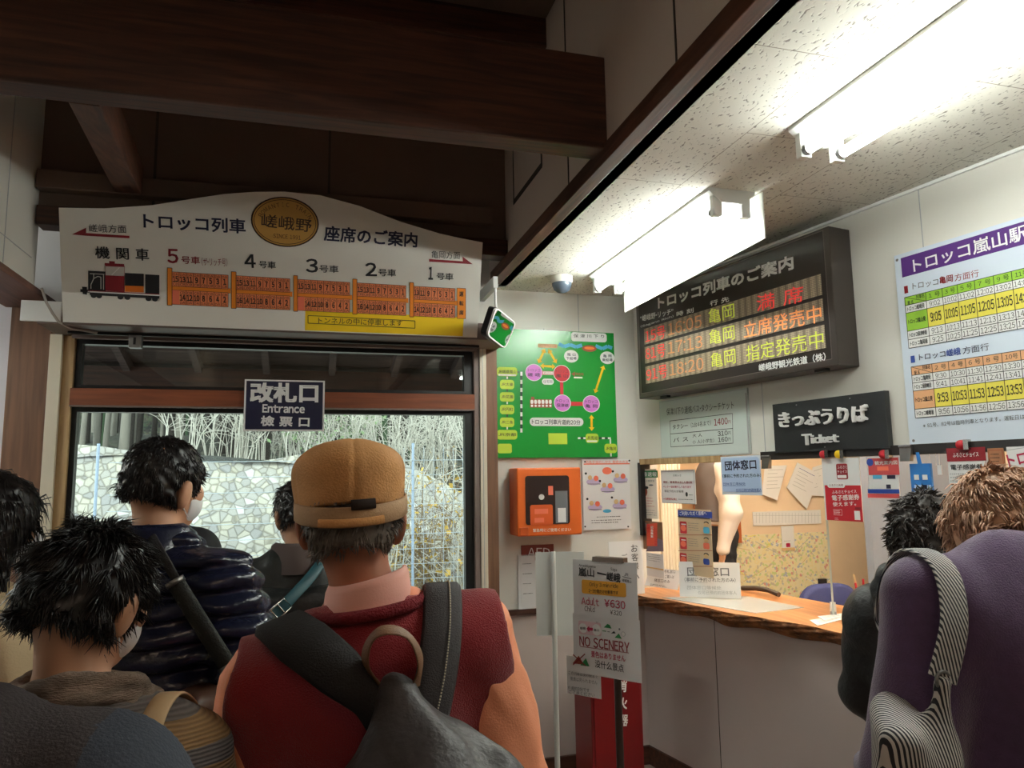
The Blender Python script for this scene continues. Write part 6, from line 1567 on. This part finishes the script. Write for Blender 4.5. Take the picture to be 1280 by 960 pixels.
# his rucksack
NYL = mat('nylon_dark_grey', (56, 50, 50), .52, bump=.25, bscale=90); WEB = mat('webbing_charcoal', (62, 58, 60), .7, bump=.4, bscale=400); PADB = mat('strap_pad_black', (30, 27, 28), .75, bump=.3, bscale=300); LOOP = mat('loop_brown', (120, 84, 56), .6, bump=.3, bscale=300)
rk = root('rucksack', P5.W((.06, -.22, .9)), 'dark grey nylon rucksack with brown grab loop, worn over the red vest', 'rucksack')
g = Sdf((-.26, -.48, .72), (.40, -.08, 1.46), .006)
g.ell((.07, -.255, 1.06), (.215, .12, .24), .05); g.cap((.03, -.20, 1.335), (.065, -.24, 1.17), .03, .135, .06); g.ell((.09, -.335, .97), (.15, .08, .16), .03); g.folds(.006, 24, 8, (1.4, 1, .7)); g.folds(.002, 70, 9); g.cut((0, -.135, 0), (0, 1, 0))
V, F = g.mesh(); V = np.array([P5.W(p) for p in V]); bag = np_mesh('bag_body', V, F, [NYL])
parts = [bag]
def strap(name, pts, nrm, w, t, mt_, widths=None, own=P5):
    P_ = [np.array(p, float) for p in pts]; Q = []; NN = []; WW = []
    for i in range(len(P_) - 1):                                   # Catmull-Rom through the points
        p0, p1, p2, p3 = P_[max(i - 1, 0)], P_[i], P_[i + 1], P_[min(i + 2, len(P_) - 1)]
        for u in np.linspace(0, 1, 8, endpoint=False):
            Q.append(.5 * ((2 * p1) + (-p0 + p2) * u + (2 * p0 - 5 * p1 + 4 * p2 - p3) * u * u + (-p0 + 3 * p1 - 3 * p2 + p3) * u ** 3)); NN.append(np.array(nrm[i]) * (1 - u) + np.array(nrm[i + 1]) * u)
            if widths: WW.append(widths[i] * (1 - u) + widths[i + 1] * u)
    Q.append(P_[-1]); NN.append(np.array(nrm[-1])); WW.append(widths[-1] if widths else w)
    th = own.r.rotation_euler[2]; Rz = np.array([[math.cos(th), -math.sin(th), 0], [math.sin(th), math.cos(th), 0], [0, 0, 1]])
    m = MB(); m.ribbon([own.W(p) for p in Q], [Rz @ n for n in NN], w, t, mt_, WW if widths else None); return m.build(name), Q, NN
o, Q, NN = strap('shoulder_strap', [(.125, .12, 1.30), (.125, .095, 1.40), (.122, .03, 1.462), (.115, -.05, 1.468), (.105, -.115, 1.42), (.092, -.15, 1.36), (.075, -.172, 1.30)], [(0, 1, .3), (0, .7, .7), (0, .1, 1), (0, -.4, 1), (0, -1, .6), (0, -1, .3), (0, -1, .1)], .066, .005, WEB); parts.append(o)
m = MB(); st = [q + n / np.linalg.norm(n) * .0075 + (.012, 0, 0) for q, n in zip(Q, NN)]
STI = mat('stitch_pale', (214, 204, 180), .7)
for i in range(12, len(st) - 1):
    for u in (0, .5): a = st[i] + (st[i + 1] - st[i]) * u; b = st[i] + (st[i + 1] - st[i]) * (u + .3); m.tube([P5.W(a), P5.W(b)], .0013, STI, 4)
parts.append(m.build('stitching'))
o, Q, NN = strap('shoulder_strap', [(-.16, .13, 1.22), (-.165, .095, 1.33), (-.165, .03, 1.392), (-.155, -.05, 1.424), (-.115, -.125, 1.412), (-.06, -.172, 1.375), (-.015, -.19, 1.33), (.015, -.195, 1.27)], [(0, 1, .3), (-.1, .7, .7), (-.2, .1, 1), (-.2, -.4, 1), (-.1, -1, .8), (-.1, -1, .5), (-.3, -1, .2), (-.4, -1, 0)], .085, .013, PADB, [.05, .058, .066, .08, .085, .075, .05, .035]); parts.append(o)
o, Q, NN = strap('grab_loop', [(.0, -.18, 1.345), (-.022, -.20, 1.395), (-.006, -.222, 1.438), (.034, -.222, 1.434), (.058, -.205, 1.39), (.05, -.185, 1.345)], [(-.6, -.6, 0), (-1, -.3, 0), (-.4, -.2, 1), (.4, -.2, 1), (1, -.3, 0), (.6, -.6, 0)], .036, .002, LOOP); parts.append(o)
m = MB(); pts = []
for j in range(25):
    u = j / 24; pts.append((.09 + .17 * math.cos(PI * (1.02 - u * 1.04)), -.335 - .06 * math.sin(PI * u), 1.07 + .10 * math.sin(PI * u)))
m.tube([P5.W(p) for p in pts], .006, mat('zip_bronze', (96, 70, 52), .45, .4), 8); parts.append(m.build('zip'))
adopt(rk, *parts)

# ---- the man in the navy down jacket
P3 = Person((208, 603), 1.95, 28, 'dark-haired man in a glossy navy quilted down jacket standing in the queue', head=(12, 4, 4), hoff=(-.03, .03), sw=1.06, bulk=1.12, arms={('e', 1): (.275, .0, 1.09), ('w', 1): (.2, .23, 1.05)})
DOWN = mat('down_navy', (27, 31, 52), .24, bump=.3, bscale=40)
g = P3.grid(); P3.torso(g, .034, None, .03); g.cut((0, 0, .86), (0, 0, -1)); P3.sleeves(g, .032, .028, None, 1.0, .02); g.folds(.004, 40, 4, (1, 1, 1.6)); zq = g.a[2][None, None, :] + .008 * np.sin(9 * g.a[0][:, None, None] + 1) + .006 * np.sin(21 * g.a[1][None, :, None]); g.S = g.S - (.021 * (np.abs(np.sin(PI * zq / .056)) ** .6 - .5)).astype(np.float32); P3.emit('down_jacket', g, [DOWN])
P3.collar(DOWN, 1.40, 1.505, .088, .076, .012)
P3.hair(HAIRB, 'short', 4200, .018, 5, .008, -.062, 0, .5, .18, .08); P3.mask()
sl_ = root('sling_bag', P3.W((.2, .05, .95)), 'black padded sling strap with small brown bag across the navy down jacket', 'bag')
def L3(px, py, d):
    q = at(px, py, d) - np.array(P3.r.location); th = P3.r.rotation_euler[2]
    return np.array([math.cos(th) * q[0] + math.sin(th) * q[1], -math.sin(th) * q[0] + math.cos(th) * q[1], q[2]]) / P3.k
bp_ = [L3(*q) for q in ((180, 655, 1.86), (196, 682, 1.74), (222, 727, 1.70), (255, 780, 1.685), (288, 832, 1.70), (312, 868, 1.78), (322, 890, 1.92))]
nb = [(0, -.3, 1), (0, -1, .5), (0, -1, .1), (0, -1, 0), (.2, -1, 0), (.7, -.7, 0), (1, 0, 0)]
o, Q, NN = strap('strap', bp_, nb, .022, .004, PADB, own=P3)
o2, Q, NN = strap('strap_pad', [p + (0, -.006, 0) for p in bp_[2:5]], nb[2:5], .042, .010, mat('pad_olive_black', (34, 38, 34), .6, bump=.5, bscale=250), own=P3)
rgs = [MB().lathe([(.014, -.006), (.022, -.006), (.022, .006), (.014, .006)], P3.W(e), STEEL, 16, np.array([.5, -.1, -.85])).build('strap_ring') for e in (bp_[2] + (0, -.008, 0), bp_[4] + (0, -.008, 0))]
g = Sdf((.02, -.3, .85), (.36, .2, 1.22), .007); g.rbox((.2, -.09, 1.06), (.05, .10, .09), .03); V, F = g.mesh(); bg_ = np_mesh('pouch', np.array([P3.W(p) for p in V]), F, [mat('pouch_brown', (72, 46, 34), .5)])
adopt(sl_, o, o2, *rgs, bg_)

# ---- the near-left person with the scarf
P2 = Person((117, 744), 1.15, 14, 'person with messy black hair, grey-brown scarf and striped knit jumper', head=(14, 16, 4), hoff=(-.01, .03), sw=.98, bulk=1.08, res=.0065, arms={('e', 1): (.225, -.03, 1.10), ('w', 1): (.10, .12, .98)})
KNIT = bpy.data.materials.new('striped_knit'); KNIT.use_nodes = True; nt = KNIT.node_tree; b_ = nt.nodes['Principled BSDF']; b_.inputs['Roughness'].default_value = .95
tc = nt.nodes.new('ShaderNodeTexCoord'); sx_ = nt.nodes.new('ShaderNodeSeparateXYZ'); nt.links.new(tc.outputs['Object'], sx_.inputs[0])
nz = nt.nodes.new('ShaderNodeTexNoise'); nz.inputs['Scale'].default_value = 14
nt.links.new(tc.outputs['Object'], nz.inputs['Vector']); ma = nt.nodes.new('ShaderNodeMath'); ma.operation = 'MULTIPLY_ADD'; ma.inputs[1].default_value = .012; nt.links.new(nz.outputs[0], ma.inputs[0]); nt.links.new(sx_.outputs[2], ma.inputs[2])
mr = nt.nodes.new('ShaderNodeMapRange'); mr.inputs['From Min'].default_value = .95; mr.inputs['From Max'].default_value = 1.40; nt.links.new(ma.outputs[0], mr.inputs[0])
cr = nt.nodes.new('ShaderNodeValToRGB'); cr.color_ramp.interpolation = 'CONSTANT'
cols = [(0, (110, 84, 110)), (.3, (96, 80, 120)), (.40, (150, 70, 70)), (.46, (104, 88, 124)), (.56, (126, 116, 120)), (.62, (150, 120, 86)), (.70, (118, 112, 112)), (.76, (166, 132, 92)), (.84, (120, 112, 108)), (.92, (150, 126, 100))]
cr.color_ramp.elements[0].color = lin(cols[0][1]); cr.color_ramp.elements[1].position = cols[1][0]; cr.color_ramp.elements[1].color = lin(cols[1][1])
for p_, c in cols[2:]: e = cr.color_ramp.elements.new(p_); e.color = lin(c)
nt.links.new(mr.outputs[0], cr.inputs[0])
wv_ = nt.nodes.new('ShaderNodeTexWave'); wv_.bands_direction = 'Z'; wv_.inputs['Scale'].default_value = 60; wv_.inputs['Distortion'].default_value = 1.0; nt.links.new(tc.outputs['Object'], wv_.inputs['Vector'])
mx_ = nt.nodes.new('ShaderNodeMixRGB'); mx_.blend_type = 'MULTIPLY'; mx_.inputs[0].default_value = .35; nt.links.new(cr.outputs[0], mx_.inputs[1]); nt.links.new(wv_.outputs['Color'], mx_.inputs[2]); nt.links.new(mx_.outputs[0], b_.inputs['Base Color'])
bp_ = nt.nodes.new('ShaderNodeBump'); bp_.inputs['Strength'].default_value = .6; bp_.inputs['Distance'].default_value = .004; nt.links.new(wv_.outputs['Fac'], bp_.inputs['Height']); nt.links.new(bp_.outputs[0], b_.inputs['Normal'])
g = P2.grid(); P2.torso(g, .028); g.cut((0, 0, .9), (0, 0, -1)); P2.sleeves(g, .028, .02); g.folds(.005, 24, 6); P2.emit('striped_jumper', g, [KNIT])
SCARF = mat('scarf_grey_brown', (132, 114, 100), .95, var=.3, scale=14, bump=.6, bscale=120, stretch=(1, 1, 5))
g = Sdf((-.25, -.25, 1.30), (.25, .25, 1.56), .005)
rs = random.Random(3)
for L_, (z, rr, tt) in enumerate(((1.395, .112, .036), (1.43, .098, .034), (1.462, .086, .030), (1.482, .078, .022))):
    pts = [np.array([(rr + .008 * math.sin(3 * w + L_)) * math.cos(w), -.012 + (rr + .004) * math.sin(w), z + .014 * math.sin(w * 2 + L_ * 1.3) - .03 * max(0, math.sin(w))]) for w in np.linspace(0, 2 * PI, 22)]
    for i in range(21): g.cap(pts[i], pts[i + 1], tt * .62, None, .012)
g.folds(.003, 70, 5, (.7, .7, 1.8)); P2.emit('scarf', g, [SCARF])
P2.hair(HAIRB, 'short', 8000, .030, 9, .008, -.068, 0, .35, .34, .2); P2.mask()
sh_ = root('shoulder_bag', P2.W((.25, -.02, .75)), 'tan-strapped shoulder bag on the right shoulder of the person with the scarf', 'bag')
o, Q, NN = strap('strap', [(.20, .14, 1.0), (.165, .13, 1.25), (.15, .09, 1.385), (.145, .0, 1.452), (.15, -.09, 1.41), (.175, -.145, 1.28), (.22, -.15, 1.0), (.245, -.12, .82)], [(0, 1, 0), (0, 1, .2), (0, .7, .7), (0, 0, 1), (0, -.8, .6), (0, -1, .2), (.4, -1, 0), (.6, -1, 0)], .036, .003, mat('strap_tan', (214, 184, 142), .6), own=P2)
g = Sdf((.1, -.3, .45), (.45, .25, .95), .008); g.rbox((.30, -.03, .7), (.05, .14, .12), .04); V, F = g.mesh(); adopt(sh_, o, np_mesh('bag_body', np.array([P2.W(p) for p in V]), F, [mat('bag_canvas', (170, 150, 120), .8)]))

# ---- the dark jacket at the near-left edge
P9 = Person((-135, 705), .80, 10, 'person in a dark charcoal jacket at the lower left edge, only the shoulder showing', head=(-25, 4, -10), hoff=(-.045, .02), sw=1.22, bulk=1.15, res=.0065)
JK = mat('jacket_charcoal', (58, 52, 54), .85, bump=.3, bscale=260); JK2 = mat('jacket_slate_sleeve', (52, 58, 70), .8, bump=.3, bscale=260)
g = P9.grid((-.52, -.36, -.01), (.52, .42, 1.83)); P9.torso(g, .034); g.cut((0, 0, .84), (0, 0, -1)); P9.sleeves(g, .036, .026); g.folds(.004, 20, 6)
zz = g.a[2][None, None, :]; xx = g.a[0][:, None, None]; yy_ = g.a[1][None, :, None]
g.S = g.S - (.009 / (1 + np.exp(-((zz - 1.40 + .25 * (np.abs(xx) - .1)) * 500))) * (yy_ < .01) * (zz > 1.0)).astype(np.float32)
P9.emit('jacket', g, [JK, JK2], lambda C: (np.abs(C[:, 0]) > .215).astype(int)); P9.collar(JK2, 1.41, 1.49, .095, .085, .012); P9.hair(HAIRDB, 'short', 1500, .02, 2)
m = MB(); c_ = np.array([.095, -.075, 1.465])
for q in range(1): m.tube([c_ + np.array([.03 * math.cos(w), -.012 * abs(math.sin(w)), .018 * math.sin(w)]) for w in np.linspace(0, 2 * PI, 17)], .007, mat('loop_tan', (150, 122, 98), .6), 8, False)
m.build('collar_loop', P9.r)

# ---- woman at the left edge, turned to the right
P1 = Person((-10, 655), 1.72, 48, 'woman with long black hair, white mask and beige coat at the left edge', head=(6, 4, 0), sw=.92, legs_mat=TROU2, arms={('e', 1): (.2, -.02, 1.1), ('w', 1): (.2, .06, .86), ('e', -1): (-.2, -.02, 1.1), ('w', -1): (-.2, .06, .86)})
COAT = mat('coat_beige', (206, 184, 146), .7, bump=.15, bscale=200)
g = P1.grid(); P1.torso(g, .034); P1.sleeves(g, .032, .03); g.cap((0, 0, .95), (0, 0, .62), .19, .21, .05); g.cut((0, 0, .6), (0, 0, -1)); g.folds(.008, 20, 8, (1.3, 1.3, .6)); P1.emit('coat', g, [COAT]); P1.collar(COAT, 1.40, 1.47, .095, .085, .015)
P1.hair(HAIRB, 'long', 2500, .05, 7, .006, -.30, 0, 2.5, .03, .0); P1.mask()

# ---- person hidden beyond the down jacket
PB_ = Person((196, 598), 2.75, 5, 'person in a black suit with white shirt collar, mostly hidden beyond the navy jacket', head=(10, 0, 0), sw=.95)
SUIT = mat('suit_black', (24, 24, 30), .7)
g = PB_.grid(h=.009); PB_.torso(g, .018); g.cut((0, 0, .84), (0, 0, -1)); PB_.sleeves(g, .016); g.folds(.004, 20, 2); PB_.emit('suit_jacket', g, [SUIT]); PB_.collar(PW, 1.40, 1.475, .075, .068, .004); PB_.hair(HAIRB, 'short', 800, .02, 4)

# ---- person with the teal strap
P4 = Person((374, 640), 2.6, -4, 'person in a black jacket with a teal-strapped bag, half hidden beyond the capped man', head=(-18, 4, 0), sw=1.06, bulk=1.12)
BJ = mat('jacket_black_green', (30, 34, 32), .5, bump=.2, bscale=80)
g = P4.grid(h=.008); P4.torso(g, .036); g.cut((0, 0, .82), (0, 0, -1)); P4.sleeves(g, .036, .03); g.folds(.007, 24, 7); P4.emit('jacket', g, [BJ]); P4.collar(mat('collar_brown_grey', (86, 72, 68), .8), 1.40, 1.50, .09, .08, .012); P4.hair(HAIRB, 'short', 1500, .025, 6)
r = root('leather_backpack', P4.W((0, -.2, 1.0)), 'black leather bag with teal strap and silver buckle on the half-hidden person', 'bag')
g = Sdf((-.24, -.36, .9), (.24, -.08, 1.42), .007); g.rbox((-.02, -.20, 1.16), (.16, .06, .20), .05); g.folds(.004, 26, 3); V, F = g.mesh(); bb = np_mesh('bag_body', np.array([P4.W(p) for p in V]), F, [mat('leather_black', (22, 24, 24), .35, bump=.2, bscale=120)])
o, Q, NN = strap('strap', [(.13, .08, 1.42), (.10, -.08, 1.46), (.03, -.20, 1.395), (-.06, -.275, 1.315), (-.16, -.26, 1.20), (-.22, -.12, 1.05)], [(0, .6, 1), (0, -.4, 1), (0, -1, .4), (0, -1, .1), (-.2, -1, 0), (-1, -.6, 0)], .036, .003, mat('strap_teal', (28, 74, 82), .55), own=P4)
m = MB(); c = P4.W((-.068, -.285, 1.31)); th = P4.r.rotation_euler[2]; ex = np.array([math.cos(th), math.sin(th), 0]); e1 = ex * .75 + np.array([0, 0, .66]); e2 = -ex * .66 + np.array([0, 0, .75])
q = [c + e1 * a * .026 + e2 * b * .019 for a, b in ((-1, -1), (1, -1), (1, 1), (-1, 1), (-1, -1))]; m.tube(q, .0035, CHROME, 8); m.tube([c - e2 * .019, c + e2 * .019], .003, CHROME, 8); bk = m.build('buckle')
m = MB(); m.tube([P4.W((-.10, -.262, 1.235)), P4.W((.03, -.266, 1.225))], .004, mat('zip_yellow', (188, 172, 96), .4, .4), 6); zp = m.build('zip'); adopt(r, bb, o, bk, zp)

# ---- two people at the ticket window
P6 = Person((1158, 668), 2.02, 52, 'person with curly dark hair in a black hooded coat at the ticket counter', head=(6, 6, 0), sw=.92, bulk=1.0, arms={('e', 1): (.22, .05, 1.13), ('w', 1): (.14, .24, 1.08), ('e', -1): (-.195, .05, 1.12), ('w', -1): (-.15, .22, 1.02)})
BC = mat('coat_black', (26, 26, 28), .55, bump=.35, bscale=60)
g = P6.grid((-.5, -.4, -.01), (.5, .45, 1.83)); P6.torso(g, .038); P6.sleeves(g, .036, .03); g.cap((0, -.01, .95), (0, -.01, .80), .19, .20, .05); g.cut((0, 0, .76), (0, 0, -1)); g.folds(.009, 22, 9, (1.2, 1.2, .8)); P6.emit('hooded_coat', g, [BC])
g = Sdf((-.26, -.3, 1.28), (.26, .2, 1.60), .006); 
for z, rr in ((1.40, .115), (1.44, .115), (1.475, .10)):
    pts = [np.array([rr * math.cos(w), -.03 + (rr + .02) * math.sin(w), z - .05 * max(0, math.sin(w)) + .02 * max(0, -math.sin(w))]) for w in np.linspace(0, 2 * PI, 20)]
    for i in range(19): g.cap(pts[i], pts[i + 1], .032, None, .02)
g.ell((0, -.15, 1.39), (.12, .06, .10), .04); g.folds(.006, 45, 4); P6.emit('hood', g, [BC])
P6.hair(HAIRDB, 'short', 3500, .020, 12, .012, -.085, .006, .2, .6, .15)
P7 = Person((1254, 676), 1.52, 12, 'woman with short light brown hair in a purple jumper, striped tote on her shoulder', head=(12, 34, 0), hoff=(.075, .125), hz=-.152, H=1.78, sw=1.08, bulk=1.22, res=.0065, arms={('e', -1): (-.262, -.05, 1.08), ('w', -1): (-.2, .16, 1.0)})
PUR = mat('jumper_purple', (88, 64, 100), .9, var=.12, scale=60, bump=.35, bscale=350, sheen=.4); BLK = mat('skirt_black', (24, 22, 28), .8)
g = P7.grid((-.5, -.36, -.01), (.5, .42, 1.83)); P7.torso(g, .022); P7.sleeves(g, .028, .02); g.cut((0, 0, 1.03), (0, 0, -1)); g.folds(.006, 24, 12, (1.2, 1, .9)); P7.emit('jumper', g, [PUR]);
g = P7.grid((-.36, -.36, .3), (.36, .36, 1.12)); g.ell((0, 0, 1.0), (.21, .17, .12), .03); g.cap((0, -.01, .95), (0, 0, .45), .19, .23, .05); g.cut((0, 0, 1.06), (0, 0, 1)); g.cut((0, 0, .42), (0, 0, -1)); g.folds(.01, 16, 3, (1.6, 1.6, .2)); P7.emit('black_skirt', g, [BLK])
P7.hair(HAIRBR, 'short', 6000, .026, 21, .018, -.066, .002, .5, .25, .1)
STR = stripe_mat('hickory_stripe', (44, 46, 54), (206, 204, 200), 58, 0, .85)
r = root('striped_tote', P7.W((-.22, -.14, .8)), 'navy and white striped tote bag hanging from the shoulder of the woman in purple', 'bag')
o, Q, NN = strap('strap', [(-.215, .06, 1.24), (-.20, .11, 1.30), (-.19, .09, 1.385), (-.19, .02, 1.442), (-.195, -.075, 1.425), (-.222, -.132, 1.35), (-.262, -.15, 1.265)], [(-1, .4, 0), (-.3, 1, 0), (0, .7, .7), (0, .1, 1), (0, -.6, .8), (-.1, -1, .2), (-.2, -1, 0)], .046, .004, STR, own=P7)
g = Sdf((-.58, -.46, .62), (-.10, .16, 1.36), .006); Rb = rot3(28, 0, 0)
g.rbox((-.318, -.115, 1.05), (.042, .105, .17), .04, .02, Rb); g.rbox((-.325, -.11, .92), (.056, .13, .14), .05, .05, Rb); g.cap((-.285, -.155, 1.15), (-.264, -.152, 1.26), .030, .018, .05); g.folds(.007, 24, 14); V, F = g.mesh(); bb = np_mesh('bag_body', np.array([P7.W(p) for p in V]), F, [STR])
m = MB()
for p_ in ((-.263, -.154, 1.265),): c = P7.W(p_); m.tube([c + np.array([.014 * math.cos(w), .0, .014 * math.sin(w)]) for w in np.linspace(0, 2 * PI, 13)], .003, STEEL, 6, False)
rg = m.build('strap_ring'); m = MB(); m.tube([P7.W(p) for p in ((-.40, -.15, 1.03), (-.36, -.178, 1.012), (-.31, -.205, 1.0), (-.262, -.218, 1.005))], .006, mat('leather_edge', (110, 70, 52), .5), 8); pk = m.build('pocket_edge')
adopt(r, o, bb, rg, pk)

# ---- clerk inside the office, on its raised floor
cl_ = on_y(893, 640, 4.52)
d_ = np.dot(np.array([cl_[0], cl_[1], 1.94]) - CAM, FW)
v_ = np.array([cl_[0], cl_[1], 1.94]) - CAM
P8 = Person((640 + F_PX * v_.dot(RT) / v_.dot(FW), 480 - F_PX * v_.dot(UP) / v_.dot(FW)), d_, -78, 'ticket clerk in pale shirt, grey waistcoat and dark trousers behind the window, head hidden', head=(0, 0, 0), floor=.30, arms={('e', 1): (.2, -.03, 1.09), ('w', 1): (.2, .03, .85), ('e', -1): (-.2, -.03, 1.09), ('w', -1): (-.2, .03, .85)})
PS = mat('shirt_pale_pink', (238, 230, 226), .7); GV = mat('waistcoat_grey', (112, 106, 108), .8)
g = P8.grid(h=.009); P8.torso(g, .008); g.cut((0, 0, 1.0), (0, 0, -1)); P8.sleeves(g, .02, .014); g.folds(.005, 24, 5); P8.emit('shirt', g, [PS])
g = P8.grid(h=.009); P8.torso(g, .022); g.cut((.175, 0, 0), (1, 0, 0)); g.cut((-.175, 0, 0), (-1, 0, 0)); g.cut((0, 0, 1.02), (0, 0, -1)); P8.emit('waistcoat', g, [GV]); P8.hair(HAIRB, 'short', 0)
